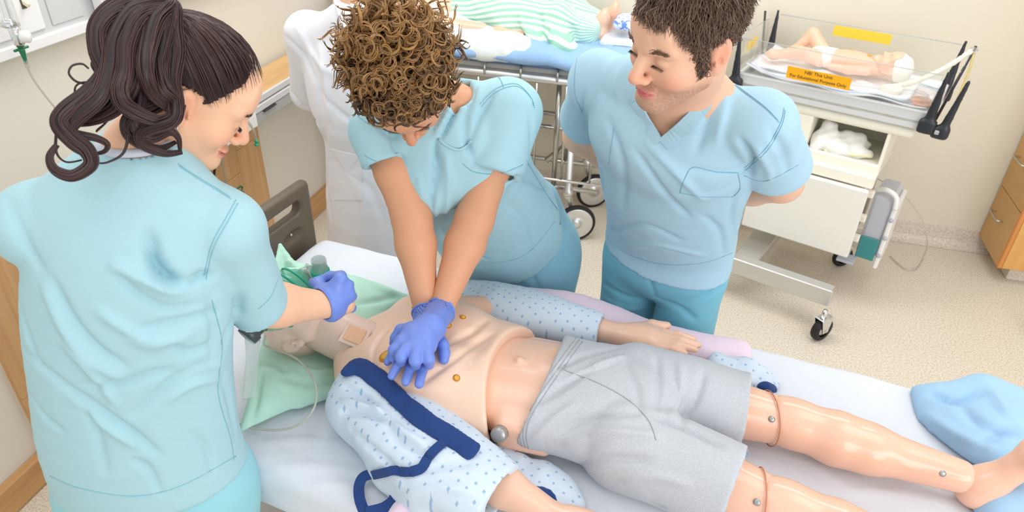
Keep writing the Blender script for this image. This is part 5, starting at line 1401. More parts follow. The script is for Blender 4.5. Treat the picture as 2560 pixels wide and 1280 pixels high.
# arms and hands
def mhand(wr, d, up_, flip, name='arm', sh=None, el=None):
    S = Sdf(); d = nrm(d); up_ = nrm(np.asarray(up_, float) - d * np.dot(up_, d)); s_ = np.cross(d, up_) * flip
    if el is not None: S.rc(sh, el, .050, .044, 0); S.rc(el, el * .7 + wr * .3, .044, .045, .02); S.rc(el * .7 + wr * .3, wr, .045, .029, .02)
    pc = wr + d * .055
    S.rc(wr, pc, .027, .030, .02); S.rc(wr + d * .02 + s_ * .012, pc + d * .035 + s_ * .026, .020, .013, .02); S.rc(wr + d * .02 - s_ * .01, pc + d * .030 - s_ * .026, .020, .012, .02); S.rc(wr, pc + d * .038, .022, .016, .02)
    for i, l in enumerate((.078, .086, .08, .06)):
        b = pc + d * (.035 - .003 * abs(i - 1)) + s_ * (.028 - .0185 * i); t1 = b + d * l * .5 + up_ * .004; S.rc(b, t1, .0105, .0095, .010); S.rc(t1, b + d * l - up_ * .004, .0095, .008, .004)
    tb = wr + d * .03 + s_ * .02; S.rc(tb, tb + d * .035 + s_ * .028 + up_ * .006, .016, .0125, .02); S.rc(tb + d * .035 + s_ * .028 + up_ * .006, tb + d * .072 + s_ * .035 + up_ * .004, .0125, .010, .006)
    V, F = S.mesh(.0045); g = np.clip(((V - wr) @ d) / .03, 0, 1)[:, None]; V = wr + (V - wr) * (1 + .2 * g)
    return add(name, (V, F), 'vinyl_skin')
wf = PZ(1556, 838, .882); mhand(wf, PZ(1735, 864, .880) - wf, (0, 0, 1), -1, 'arm', np.array([-.63, 1.53, .885]), PZ(1300, 775, .875))
wn = PZ(1395, 1300, .86); mhand(wn, PZ(1480, 1330, .86) - wn, (0, 0, 1), 1, 'arm', np.array([-.60, 1.11, .88]), PZ(1200, 1180, .865))
# grey shorts
m_ = fabric('shorts_grey', (188, 191, 196), .20, .3, 500)
for n_ in m_.node_tree.nodes:
    if n_.type == 'TEX_NOISE' and abs(n_.inputs['Scale'].default_value - 26) < .1: n_.inputs['Scale'].default_value = 260
S = Sdf()
for h, kk in ((h_far, k_far), (h_near, k_near)):
    dd = nrm(kk - h); e = h + (kk - h) * .80
    S.rc(h, e, .112, .098, .02); S.rc(e, e + dd * .05, .098, .097, .01)
for h, kk in ((h_far, k_far), (h_near, k_near)):
    dd = nrm(kk - h); p_ = h + (kk - h) * .76
    S.cutr(p_, dd, .108, .004); S.rc(p_ + dd * .03, p_ - dd * .06, .089, .089, .004, 's')
S.loft([((-.245, 1.312, .893), .182, .108), ((-.17, 1.308, .895), .176, .108), ((-.08, 1.303, .897), .186, .110), ((.0, 1.298, .895), .190, .108)], AX, 4, .04)
S.cutr((-.252, 1.312, .893), (-1, 0.08, .30), .26, .004, .12)
V, F = S.mesh(.0058); V = smooth(V, F, 2); V = rumple(V, F, .0022, 17, 44); tr = bvh(V, F)
fo = [([(1400, 920), (1460, 890), (1540, 870)], -.006, .010), ([(1420, 950), (1480, 920), (1560, 890)], .006, .010), ([(1340, 1010), (1420, 960), (1480, 920)], -.007, .012), ([(1560, 900), (1590, 960), (1600, 1020)], -.005, .012), ([(1640, 890), (1650, 960), (1640, 1020)], -.006, .012), ([(1700, 910), (1700, 980), (1680, 1040)], .005, .012), ([(1760, 930), (1740, 1000), (1700, 1060)], -.006, .012), ([(1400, 1080), (1500, 1040), (1600, 1030)], -.007, .014), ([(1420, 1110), (1520, 1080), (1640, 1090)], .007, .014),
      ([(1400, 1180), (1500, 1150), (1620, 1150)], -.006, .014), ([(1640, 1040), (1720, 1070), (1800, 1110)], -.010, .014), ([(1560, 1200), (1640, 1190), (1720, 1210)], .005, .014), ([(1330, 1100), (1380, 1050), (1440, 1010)], .005, .012), ([(1480, 1230), (1560, 1240), (1660, 1270)], -.005, .014)]
V = folds(V, F, fo, tr); tr = bvh(V, F)
so = add('shorts', (V, F), 'shorts_grey')
for px in ([(1440, 845), (1330, 1000), (1300, 1080), (1320, 1160)], [(1448, 850), (1338, 1005), (1308, 1082), (1328, 1165)], [(1456, 854), (1346, 1010), (1316, 1085), (1336, 1168)], [(1410, 925), (1500, 960), (1570, 1000), (1620, 1050), (1640, 1100)]):
    s_ = seam('waist_stitch', tr, px, None, mat('stitch_grey', (160, 162, 166), .9), .0011)
    if s_ is not None: s_.parent = so
# ------------------------------------------------------------------ patterned gown
def gown_material():
    m = fabric('gown_print', (205, 219, 232), .03); nt = m.node_tree; bs = nt.nodes['Principled BSDF']; tc = nt.nodes.new('ShaderNodeTexCoord')
    mp = nt.nodes.new('ShaderNodeMapping'); mp.inputs['Scale'].default_value = (38, 38, 18); mp.inputs['Rotation'].default_value = (0, 0, .6); nt.links.new(tc.outputs['Object'], mp.inputs[0])
    vo = nt.nodes.new('ShaderNodeTexVoronoi'); vo.voronoi_dimensions = '2D'; vo.distance = 'CHEBYCHEV'; vo.inputs['Randomness'].default_value = .25; vo.inputs['Scale'].default_value = 1.0; nt.links.new(mp.outputs[0], vo.inputs['Vector'])
    r = nt.nodes.new('ShaderNodeValToRGB'); e = r.color_ramp.elements; e[0].position = .10; e[0].color = (.8, .8, .8, 1); e[1].position = .13; e[1].color = (0, 0, 0, 1)
    nt.links.new(vo.outputs['Distance'], r.inputs[0]); mx = nt.nodes.new('ShaderNodeMix'); mx.data_type = 'RGBA'; mx.inputs[6].default_value = lin((206, 219, 233)); mx.inputs[7].default_value = lin((138, 172, 208))
    nt.links.new(r.outputs[0], mx.inputs[0]); nt.links.new(mx.outputs[2], bs.inputs['Base Color']); return m
gown_material()
GW = thing('hospital_gown', 'pale blue patterned hospital gown with navy trim opened off the manikin chest', 'gown', tuple(PZ(1000, 1100, MZ)))
S = Sdf()
# near sleeve over the arm and cloth bunched at the shoulder
pts = [(PZ(925, 985, .900), .080, .058), (PZ(985, 1050, .900), .105, .070), (PZ(1085, 1140, .895), .105, .068), (PZ(1180, 1200, .89), .098, .064), (PZ(1252, 1245, .885), .086, .058), (PZ(1330, 1290, .88), .08, .055)]
S.loft(pts, nrm(np.cross(BD * .7 + BW * .7, [0, 0, 1])), 4, 0)
S.rc(PZ(880, 1030, .84), PZ(980, 1180, .83), .045, .035, .05); S.rc(PZ(980, 1180, .83), PZ(1060, 1270, .83), .035, .03, .05)
S.rc(PZ(900, 935, .93), PZ(1150, 1110, .90), .030, .025, .05); S.ell(PZ(918, 985, .905), (.075, .075, .062), k=.04); S.ell(PZ(905, 1020, .88), (.078, .078, .072), k=.04)
e0 = PZ(1250, 1240, .885); nn = nrm(PZ(1330, 1290, .88) - PZ(1180, 1200, .89))
S.cutr(e0, nn, .13, .004); S.rc(e0 + nn * .03, e0 - nn * .06, .047, .047, .004, 's')
S.cut((0, 0, MZ + .003), (0, 0, -1), (-1.2, .6, .6), (0, 1.5, .86))
V, F = S.mesh(.0058); V = smooth(V, F, 2); V = rumple(V, F, .0025, 18, 51); tr = bvh(V, F)
fo = [([(860, 965), (900, 985), (940, 1010)], -.008, .010), ([(855, 1000), (900, 1010), (950, 1030)], .007, .009), ([(855, 1030), (910, 1035), (960, 1050)], -.008, .010), ([(930, 1000), (980, 1060), (1060, 1110)], .008, .011), ([(880, 1080), (940, 1130), (1010, 1190)], -.006, .013), ([(960, 1040), (1000, 1100), (1080, 1150)], -.007, .012), ([(1060, 1180), (1120, 1160), (1180, 1160)], -.006, .013), ([(1010, 1240), (1100, 1220), (1180, 1230)], .006, .014)]
V = folds(V, F, fo, tr); tr = bvh(V, F)
localise(mesh_obj('near_sleeve', V, F, 'gown_print'), GW)
def band(name, px, zs, w, th, m_, parent, lift=.0):
    """flat cloth strip through pixel points at heights zs, lying face up"""
    P = spline([list(PZ(u, v, z)) for (u, v), z in zip(px, zs)], 6); return ribbon(name, P, np.array([0, -.35, .94]) / 1.003, -w / 2, w / 2, th, m_, parent)
def trace_band(name, tree, px, w, th, m_, parent, n=8):
    P = trace(tree, px, n, .002); N = near_normal(tree, P); return ribbon(name, P, N, -w / 2, w / 2, th, m_, parent)
# navy trim: folded edge from the neck down along the ribs
class Two:
    def __init__(s, *t): s.t = t
    def ray_cast(s, o, d):
        best = (None, None, None, None)
        for t in s.t:
            h = t.ray_cast(o, d)
            if h[0] is not None and (best[0] is None or h[3] < best[3]): best = h
        return best
    def find_nearest(s, p):
        return min((t.find_nearest(p) for t in s.t), key=lambda h: h[3])
tw = Two(tr, tch)
P = trace(tw, [(866, 940), (880, 922), (905, 922), (955, 958), (1020, 1020), (1085, 1070), (1140, 1102), (1192, 1140)], 6, .004); P = smooth_line = np.array([P[max(0, i - 2):i + 3].mean(0) for i in range(len(P))])
S = Sdf(); S.loft([(p + np.array([0, -.004, .004]), .025 - .010 * (i < 3) - .006 * i / len(P), .008) for i, p in enumerate(P[::3])], nrm(BW * .8 + np.array([-.5, 0, -.3])), 3, 0)
V, F = S.mesh(.0045); V = rumple(smooth(V, F, 1), F, .0018, 40, 8); localise(mesh_obj('navy_trim', V, F, 'navy'), GW)
# navy ties
P = trace(tr, [(1135, 1092), (1105, 1112), (1075, 1140), (1055, 1170), (1030, 1180)], 6, .003); N = near_normal(tr, P)
ribbon('tie', P, N, -.011, .011, .003, 'navy', GW)
def tie(px, z, w=.022):
    P = spline([list(PZ(u, v, zz)) for (u, v), zz in zip(px, z)], 8); ribbon('tie', P, (0, -.3, .95), -w / 2, w / 2, .003, 'navy', GW)
P = trace(tr, [(1030, 1180), (980, 1178), (935, 1186)], 6, .003)
if len(P) > 3: ribbon('tie', P, near_normal(tr, P), -.010, .010, .003, 'navy', GW)
tie([(940, 1183), (910, 1192), (898, 1215), (900, 1250), (915, 1290)], [.845, .835, .825, .82, .815], .024)
tie([(915, 1282), (960, 1270), (990, 1245), (985, 1232)], [.818, .825, .835, .84], .026)
# far side: sleeve over the far arm, hem at the far edge
S = Sdf()
S.loft([(PZ(1150, 738, .86), .06, .035), (PZ(1250, 765, .874), .090, .060), (PZ(1350, 790, .878), .082, .058), (PZ(1440, 812, .880), .068, .053), (PZ(1520, 832, .882), .058, .046)], BW, 4, 0)
S.rc(PZ(1130, 735, .83), PZ(1480, 800, .825), .025, .02, .04)
e0 = PZ(1503, 828, .876); opening(S, e0, nrm(PZ(1520, 832, .876) - PZ(1440, 812, .876)), .036, .05, .075)
S.cut((0, 0, MZ + .003), (0, 0, -1), (-1.2, 1.2, .6), (.4, 2.1, .86))
V, F = S.mesh(.006); V = rumple(smooth(V, F, 2), F, .0028, 20, 61); localise(mesh_obj('far_sleeve', V, F, 'gown_print'), GW)
S = Sdf(); S.loft([(PZ(1790, 905, .84), .03, .015), (PZ(1850, 925, .845), .05, .028), (PZ(1910, 945, .835), .04, .022), (PZ(1950, 955, .82), .02, .01)], BW, 4, 0)
V, F = S.mesh(.005); V = rumple(smooth(V, F, 1), F, .006, 45, 62); localise(mesh_obj('gown_end', V, F, 'gown_print'), GW)
for a, b, r in (((1808, 900), (1835, 912), .014), ((1900, 962), (1938, 972), .013)):
    S = Sdf(); S.loft([(PZ(*a, .845), r, .006), (PZ((a[0] + b[0]) / 2, (a[1] + b[1]) / 2, .85), r * 1.2, .008), (PZ(*b, .83), r * .8, .005)], BW, 3, 0); V, F = S.mesh(.004); localise(mesh_obj('navy_hem', V, F, 'navy'), GW)
for px, z in (([(1235, 742), (1258, 744), (1285, 752)], .845), ([(1322, 768), (1355, 772), (1390, 785)], .845)):
    tie(px, [z] * 3, .02)
# gown skirt crumpled beside the near hip
S = Sdf(); S.loft([(PZ(1190, 1150, .82), .05, .018), (PZ(1280, 1190, .825), .07, .022), (PZ(1370, 1230, .825), .07, .022), (PZ(1420, 1280, .82), .05, .02)], BW, 3, 0)
V, F = S.mesh(.007); V = rumple(V, F, .005, 30, 66); localise(mesh_obj('gown_skirt', V, F, 'gown_print'), GW)
S = Sdf(); S.loft([(PZ(1325, 1225, .84), .012, .008), (PZ(1365, 1240, .845), .018, .012), (PZ(1390, 1268, .835), .012, .008)], BW, 3, 0); V, F = S.mesh(.004); localise(mesh_obj('navy_hem', V, F, 'navy'), GW)
S = Sdf(); S.loft([(PZ(1790, 1110, .81), .02, .008), (PZ(1830, 1115, .812), .035, .012), (PZ(1860, 1120, .808), .02, .008)], BW, 3, 0); V, F = S.mesh(.005); V = rumple(V, F, .004, 60, 67); localise(mesh_obj('gown_tail', V, F, 'gown_print'), GW)
# pink blanket folded along the far edge
S = Sdf()
S.loft([(PZ(1215, 725, .825), .03, .02), (PZ(1290, 742, .835), .045, .03), (PZ(1450, 770, .835), .055, .032), (PZ(1620, 830, .825), .06, .024), (PZ(1760, 868, .822), .060, .022), (PZ(1862, 880, .82), .045, .018)], BW, 4, 0)
S.cut((0, 0, MZ + .003), (0, 0, -1), (-1.2, 1.2, .6), (.6, 2.1, .82))
V, F = S.mesh(.007); V = rumple(smooth(V, F, 2), F, .003, 14, 71); o = mesh_obj('pink_blanket', V, F, 'pink_blanket'); tag(o, 'pale pink blanket folded along the far edge of the bed', 'blanket')
S = Sdf(); S.loft([(PZ(985, 1290, .82), .02, .015), (PZ(1010, 1270, .825), .025, .018), (PZ(1040, 1310, .82), .025, .015)], BW, 3, 0); V, F = S.mesh(.006); o = mesh_obj('pink_cloth', V, F, 'pink_blanket'); tag(o, 'bit of pale pink cloth peeking out below the navy ties', 'cloth')
# blue drape at the foot
S = Sdf()
S.loft([(PZ(2290, 975, .815), .02, .015), (PZ(2350, 1020, .825), .075, .03), (PZ(2440, 1055, .835), .125, .05), (PZ(2540, 1090, .84), .15, .06), (PZ(2640, 1130, .83), .16, .06)], nrm(BW * .9 + BD * .4), 4, 0)
S.rc(PZ(2350, 975, .825), PZ(2460, 975, .84), .022, .034, .05); S.rc(PZ(2460, 975, .84), PZ(2600, 1015, .84), .034, .04, .05)
S.rc(PZ(2500, 1270, .83), PZ(2640, 1250, .84), .05, .07, .05)
S.cut((0, 0, MZ + .003), (0, 0, -1), (.5, .8, .5), (1.5, 2.1, .82))
V, F = S.mesh(.009); V = rumple(smooth(V, F, 2), F, .005, 15, 81); tr = bvh(V, F)
V = folds(V, F, [([(2330, 985), (2390, 1000), (2450, 980)], -.014, .016), ([(2400, 1010), (2450, 1060), (2560, 1080)], -.010, .02), ([(2320, 1040), (2400, 1090), (2480, 1120)], .010, .02), ([(2480, 980), (2510, 1030), (2550, 1050)], .010, .016), ([(2440, 1120), (2480, 1090), (2540, 1060)], -.008, .016)], tr)
o = mesh_obj('blue_drape', V, F, 'blue_drape'); tag(o, 'crumpled light blue drape over the foot end of the bed', 'drape')

# ------------------------------------------------------------------ bag valve mask
mat('bag_green', (92, 184, 152), .12, .6, .05, alpha=.5); mat('valve_smoke', (170, 188, 180), .12, .6, .03, alpha=.45); mat('teal_ring', (40, 168, 138), .3); mat('ring_grey', (70, 82, 84), .3, .5)
BV = thing('bag_valve_mask', 'translucent green resuscitation bag with clear valve held over the manikin face', 'resuscitator', tuple(PZ(720, 730, 1.0)))
a = PT(645, 812, 1.86); b = PT(764, 684, 1.90); ax = nrm(b - a); Lb = np.linalg.norm(b - a)
prof = [(.018, -.012), (.024, 0), (.046, .022), (.066, .06), (.072, Lb * .5), (.067, Lb - .06), (.048, Lb - .03), (.022, Lb - .006), (.016, Lb)]
pr = []
for i, (r, h) in enumerate(spline(prof, 5)): pr.append((r + .0014 * math.sin(i * 1.9), h))
o = MB().lathe(pr, a, ax, 28).build('bag', 'bag_green', None, True); localise(o, BV)
for h in (.05, Lb - .055, Lb - .03):
    r = float(np.interp(h, [p[1] for p in pr], [p[0] for p in pr])) + .001; u = nrm(np.cross(ax, [0, 0, 1])); w = np.cross(ax, u)
    localise(MB().tube([a + ax * h + r * (math.cos(t) * u + math.sin(t) * w) for t in np.linspace(0, 2 * math.pi, 29)[:-1]], .0028, 6, closed=True).build('bag_rib', 'teal_ring', None, True), BV)
localise(MB().lathe([(.026, -.008), (.027, 0), (.027, .012), (.022, .016), (.022, .030), (.026, .034), (.024, .044)], a - ax * .032, ax, 20).build('end_collar', 'ring_grey', None, True), BV)
localise(MB().lathe([(.012, 0), (.014, .004), (.012, .02)], PT(616, 822, 1.84), nrm([1, .3, .3]), 14).build('reservoir_port', 'white_plastic', None, True), BV)
localise(MB().lathe([(.020, -.004), (.021, .004), (.017, .012), (.015, .02), (.017, .026)], b - ax * .006, ax, 18).build('neck_ring', 'valve_smoke', None, True), BV)
vb = PT(803, 692, 1.86); vt = PT(799, 648, 1.80); va = nrm([.04, -.08, 1.0])
localise(MB().lathe([(.014, -.06), (.0145, -.01), (.019, -.006)], vb, va, 18).build('patient_port', 'clear_plastic', None, True), BV)
localise(MB().lathe([(.022, -.006), (.0245, 0), (.0245, .008)], vb, va, 22).build('valve_base', 'valve_smoke', None, True), BV)
localise(MB().lathe([(.0225, .008), (.0235, .012), (.0235, .022), (.0215, .026)], vb, va, 22).build('valve_ring', 'teal_ring', None, True), BV)
localise(MB().lathe([(.0205, .026), (.0195, .034), (.019, .055), (.0165, .056), (.0165, .03)], vb, va, 22, cap=False).build('valve_top', 'valve_smoke', None, True), BV)
localise(MB().tube([b + ax * .012, vb + va * .012 - nrm(vb - b) * .02], .013, 12).build('valve_arm', 'clear_plastic', None, True), BV)
S = Sdf(); mc = LM((0, .112, -.045)); S.ell(mc + RM[:, 1] * .012, (.050, .058, .034), np.array([RM[:, 0], RM[:, 2], RM[:, 1]]).T, 0); S.ell(mc - RM[:, 1] * .03, (.05, .06, .042), np.array([RM[:, 0], RM[:, 2], RM[:, 1]]).T, .004, 's'); S.rc(mc + RM[:, 1] * .03, vb - va * .05, .016, .015, .02)
V, F = S.mesh(.005); localise(mesh_obj('face_mask', V, F, 'bag_green'), BV)
# reservoir bag and tubing
mat('reservoir', (206, 226, 220), .25, .5, .03, transmission=.45, alpha=.45)
V, F = cushion([PT(612, 845, 1.84), PT(652, 850, 1.86), PT(645, 1000, 1.84), PT(608, 1000, 1.82)], .03, 20, 2.2, 5, .002, 30, .5)
localise(mesh_obj('reservoir_bag', V, F, 'reservoir'), BV)
tp = spline([PZ(664, 840, .93), PZ(661, 862, .90), PZ(680, 872, .905), PZ(730, 890, .925), PZ(770, 925, .925), PZ(790, 970, .92), PZ(785, 1020, .90), PZ(750, 1060, .865), PZ(700, 1075, .835), PZ(640, 1072, .82), PZ(600, 1060, .82)], 8)
o = line_tube('oxygen_line', tp, .0030, 'tube_clear', None); tag(o, 'thin clear oxygen line looping over the green pillow', 'tube')
# ------------------------------------------------------------------ bassinet cart against the back wall
# local frame: x along the cart (to the right), y towards the wall
c0 = PZ(2322, 312, 1.00); c1 = PZ(1985, 238, 1.00)
KX = nrm((c0 - c1) * [1, 1, 0]); KY = np.array([-KX[1], KX[0], 0]); KR = np.array([KX, KY, [0, 0, 1.0]]).T
ORG = np.array([c0[0], c0[1], 0.0])            # front right corner of the tray, on the floor
def kp(x, y, z): return ORG + KX * x + KY * y + np.array([0, 0, z])
kang = math.atan2(KX[1], KX[0])
CT = thing('bassinet_cart', 'white newborn resuscitation bassinet on a wheeled cart with shelf and drawer', 'medical cart', tuple(kp(-.40, .25, 0)))
def kb(name, x0, x1, y0, y1, z0, z1, m_, bev=.004, parent=None):
    o = MB().box(kp((x0 + x1) / 2, (y0 + y1) / 2, (z0 + z1) / 2), (x1 - x0, y1 - y0, z1 - z0), KR, bev).build(name, m_)
    if parent is None: localise(o, CT)
    else: o.parent = parent
    return o
TL, TD = .86, .47      # tray length, depth
TZ = 1.04
# tray: floor and four low rims
kb('tray_floor', -TL, 0, 0, TD, TZ - .05, TZ - .03, 'cart_white')
for n_, a in (('front', (-TL, 0, 0, .022)), ('back', (-TL, 0, TD - .022, TD)), ('right', (-.022, 0, 0, TD)), ('left', (-TL, -TL + .022, 0, TD))):
    kb('tray_rim', *a, TZ - .075, TZ + .012, 'grey_plastic' if n_ == 'front' else 'white_plastic', .006)
S = Sdf(); S.box(kp(-TL / 2 + .01, TD / 2 - .01, TZ - .105), (TL - .10, TD - .06, .06), KR, rad=.028); V, F = S.mesh(.011); localise(mesh_obj('under_tray', V, F, 'cream_plastic'), CT)
localise(MB().lathe([(.007, 0), (.007, .004), (.003, .005)], kp(-.60, .014, TZ - .10), -KY, 12).build('screw', 'grey_bolt', None, True), CT)
# black corner posts with clear panels
def post(x, y, lean, hgt=.20):
    a = kp(x, y, TZ - .05); b = kp(x + lean[0], y + lean[1], TZ + hgt); S = Sdf()
    S.loft([(a, .024, .014), (a * .55 + b * .45, .016, .010), (b, .006, .007)], KX, 3, 0); S.box(kp(x, y, TZ - .045), (.07, .04, .06), KR, rad=.012, k=.02)
    V, F = S.mesh(.006); return localise(mesh_obj('corner_post', V, F, 'black_plastic'), CT)
post(-.005, -.012, (.012, -.03)); post(-.01, TD + .012, (.012, .03)); post(-TL + .005, TD + .012, (-.01, .03)); post(-TL + .005, -.012, (-.01, -.03))
S = Sdf(); a, b = kp(.055, -.01, TZ - .06), kp(.085, -.02, TZ + .17); S.loft([(a, .02, .016), (a * .5 + b * .5, .013, .012), (b, .008, .008)], KX, 3, 0); S.box(kp(.05, -.005, TZ - .06), (.07, .045, .055), KR, rad=.016, k=.02); V, F = S.mesh(.006); localise(mesh_obj('tilt_lever', V, F, 'black_plastic'), CT)
localise(MB().box(kp(.04, -.03, TZ - .055), (.018, .012, .018), KR, .003).build('lever_button', 'mid_grey_plastic'), CT)
mat('acrylic', (236, 242, 240), .06, .5, .0, transmission=.9, alpha=.22); mat('acrylic_edge', (196, 204, 202), .2, .5, 0, alpha=.55)
def panel(p, q, h, lean, nm='clear_panel'):
    p, q = np.asarray(p), np.asarray(q); l = np.asarray(lean); d = nrm(np.cross(q - p, [0, 0, 1])) * .002
    V = [p - d, q - d, q + l + [0, 0, h] - d, p + l + [0, 0, h] - d, p + d, q + d, q + l + [0, 0, h] + d, p + l + [0, 0, h] + d]
    F = [(0, 1, 2, 3), (7, 6, 5, 4), (0, 4, 5, 1), (1, 5, 6, 2), (2, 6, 7, 3), (3, 7, 4, 0)]
    o = localise(mesh_obj(nm, V, F, 'acrylic', None, False), CT)
    e = MB().tube([p + l + [0, 0, h], q + l + [0, 0, h]], .0022, 6).build('panel_edge', 'acrylic_edge', None, True); e.parent = o
    return o
fp = panel(kp(-TL + .01, -.012, TZ), kp(-.01, -.012, TZ), .185, -KY * .028); bp_ = panel(kp(-TL + .01, TD + .012, TZ), kp(-.01, TD + .012, TZ), .185, KY * .028)
panel(kp(-TL - .005, .03, TZ), kp(-TL - .005, TD - .03, TZ), .17, -KX * .02)
rp = panel(kp(.012, .03, TZ), kp(.012, TD - .03, TZ), .19, KX * .03)
# end panel frame rods
for y in (.05, TD - .05):
    localise(MB().tube([kp(.015, y, TZ - .03), kp(.05, y, TZ + .21)], .006, 8).build('end_rod', 'black_plastic', None, True), CT)
    localise(MB().tube([kp(-TL - .012, y, TZ - .03), kp(-TL - .045, y, TZ + .21)], .006, 8).build('end_rod', 'black_plastic', None, True), CT)
# yellow labels
mat('label_orange', (250, 178, 20), .5); mat('label_yellow', (250, 210, 10), .5); mat('ink_black', (40, 34, 30), .6)
lean_f = nrm(np.array([0, 0, .185]) - KY * .028)
def label_panel(name, x0, x1, y, s0, s1, lean, m_, lab, back=False):
    o = thing(name, lab, 'label', tuple(kp((x0 + x1) / 2, y, TZ + s0)))
    up = lean; c = kp((x0 + x1) / 2, y, TZ) + up * (s0 + s1) / 2; R = np.array([KX, np.cross(up, KX), up]).T
    localise(MB().box(c, (x1 - x0, .0014, s1 - s0), R, .0004).build('label_plate', m_), o); return o, c, R
lb, lc, lR = label_panel('warning_label', -.625, -.345, -.0145, .040, .098, lean_f, 'label_orange', 'orange warning label reading for educational purpose only on front panel')
def text_obj(body, size, c, R, m_, parent, off):
    cu = bpy.data.curves.new('text', 'FONT'); cu.body = body; cu.size = size; cu.align_x = 'CENTER'; cu.align_y = 'CENTER'; cu.extrude = .0003
    t = bpy.data.objects.new('printed_text', cu); col.objects.link(t)
    dg = bpy.context.evaluated_depsgraph_get(); me = bpy.data.meshes.new_from_object(t.evaluated_get(dg)); bpy.data.objects.remove(t)
    o = bpy.data.objects.new('printed_text', me); col.objects.link(o); me.materials.clear(); me.materials.append(MATS[m_])
    M = Matrix.Identity(4); X, N, U = R[:, 0], R[:, 1], R[:, 2]; n = -np.abs(1) * N if np.dot(N, CAM - c) < 0 else N
    for i in range(3): M[i][0] = X[i]; M[i][1] = U[i]; M[i][2] = n[i]; M[i][3] = (c + n * .0012 + U * off)[i]
    me.transform(M); return localise(o, parent)
text_obj('NB! This Unit', .022, lc, lR, 'ink_black', lb, .0135); text_obj('For Educational Purpose Only', .0205, lc, lR, 'ink_black', lb, -.012)
label_panel('yellow_label', -.575, -.305, TD + .0155, .130, .178, nrm(np.array([0, 0, .185]) + KY * .028), 'label_yellow', 'blank yellow label on the far clear panel of the bassinet')
c = kp(-TL - .012, .20, TZ + .10); o = MB().box(c, (.0014, .13, .045), KR, .0004).build('yellow_tag', 'label_yellow'); tag(o, 'yellow label on the left end panel, half hidden by the man', 'label')
# cart body
kb('shelf_back', -.60, -.13, TD - .12, TD - .10, .70, .93, 'cream_plastic'); kb('shelf_side', -.145, -.13, .03, TD - .10, .70, TZ - .13, 'cream_plastic'); kb('shelf_side', -.62, -.47, .03, TD - .10, .70, TZ - .13, 'cream_plastic')
kb('shelf', -.62, -.13, .02, TD - .10, .735, .75, 'cream_plastic'); kb('shelf_lip', -.62, -.128, -.005, .02, .705, .765, 'cream_plastic', .006); kb('shelf_front', -.62, -.128, -.045, -.005, .665, .72, 'cream_plastic')
dr = kb('drawer_unit', -.66, -.155, .0, TD - .10, .35, .665, 'cart_white'); kb('drawer_front', -.665, -.135, -.07, -.04, .30, .66, 'cart_white', .006)
for z in (.36, .47, .60): kb('runner', -.15, -.118, .0, .03, z, z + .035, 'cream_plastic')
kb('column', -.62, -.50, .12, .26, .19, .36, 'cream_plastic')
kb('base_beam', -.90, -.125, -.30, -.24, .150, .238, 'brushed_aluminium', .004); kb('base_beam', -.90, -.145, .34, .40, .150, .238, 'brushed_aluminium', .004); kb('cross_beam', -.62, -.50, -.24, .34, .17, .225, 'brushed_aluminium', .004)
def caster(parent, c, swivel, r=.062, w=.03, wheel='rubber', hub='steel', fork='chrome'):
    """c: floor contact; swivel: heading of the wheel"""
    d = np.array([math.cos(swivel), math.sin(swivel), 0]); s_ = np.array([-d[1], d[0], 0]); h = np.asarray(c, float) + [0, 0, r]; R = np.array([d, s_, [0, 0, 1]]).T
    w_ = MB().lathe([(r * .62, -w / 2), (r * .92, -w / 2), (r, -w * .3), (r, w * .3), (r * .92, w / 2), (r * .62, w / 2)], h, s_, 26, cap=False).build('tyre', wheel, None, True); localise(w_, parent)
    hb = MB().lathe([(r * .15, -w * .55), (r * .2, -w * .5), (r * .63, -w * .4), (r * .63, w * .4), (r * .2, w * .5), (r * .15, w * .55)], h, s_, 20).build('hub', hub, None, True); hb.parent = w_
    f = MB()
    for sg in (-1, 1): f.prism([(-.018, -.012), (.018, -.012), (.028, r * 1.15), (-.028 - r * .3, r * 1.15)], sg * w * .62 - .0015, sg * w * .62 + .0015, np.array([d, [0, 0, 1], -s_]).T, h)
    f.box(h + [0, 0, r * 1.16] - d * r * .1, (.055 + r * .3, w * 1.3, .006), R, .001); f.tube([h + s_ * w * .75, h - s_ * w * .75], .006, 8)
    fo = f.build('fork', fork); localise(fo, parent)
    st = MB().lathe([(.014, 0), (.014, .02), (.010, .045)], h + [0, 0, r * 1.16] - d * r * .25, (0, 0, 1), 12).build('stem', fork, None, True); st.parent = fo
caster(CT, PZ(2046, 846, 0), kang + 1.15, .060, .036)
caster(CT, kp(-.86, -.245, 0), kang + .4, .058, .030); caster(CT, kp(-.20, .37, 0), kang + .9, .058, .030); caster(CT, kp(-.86, .37, 0), kang + .2, .058, .030)
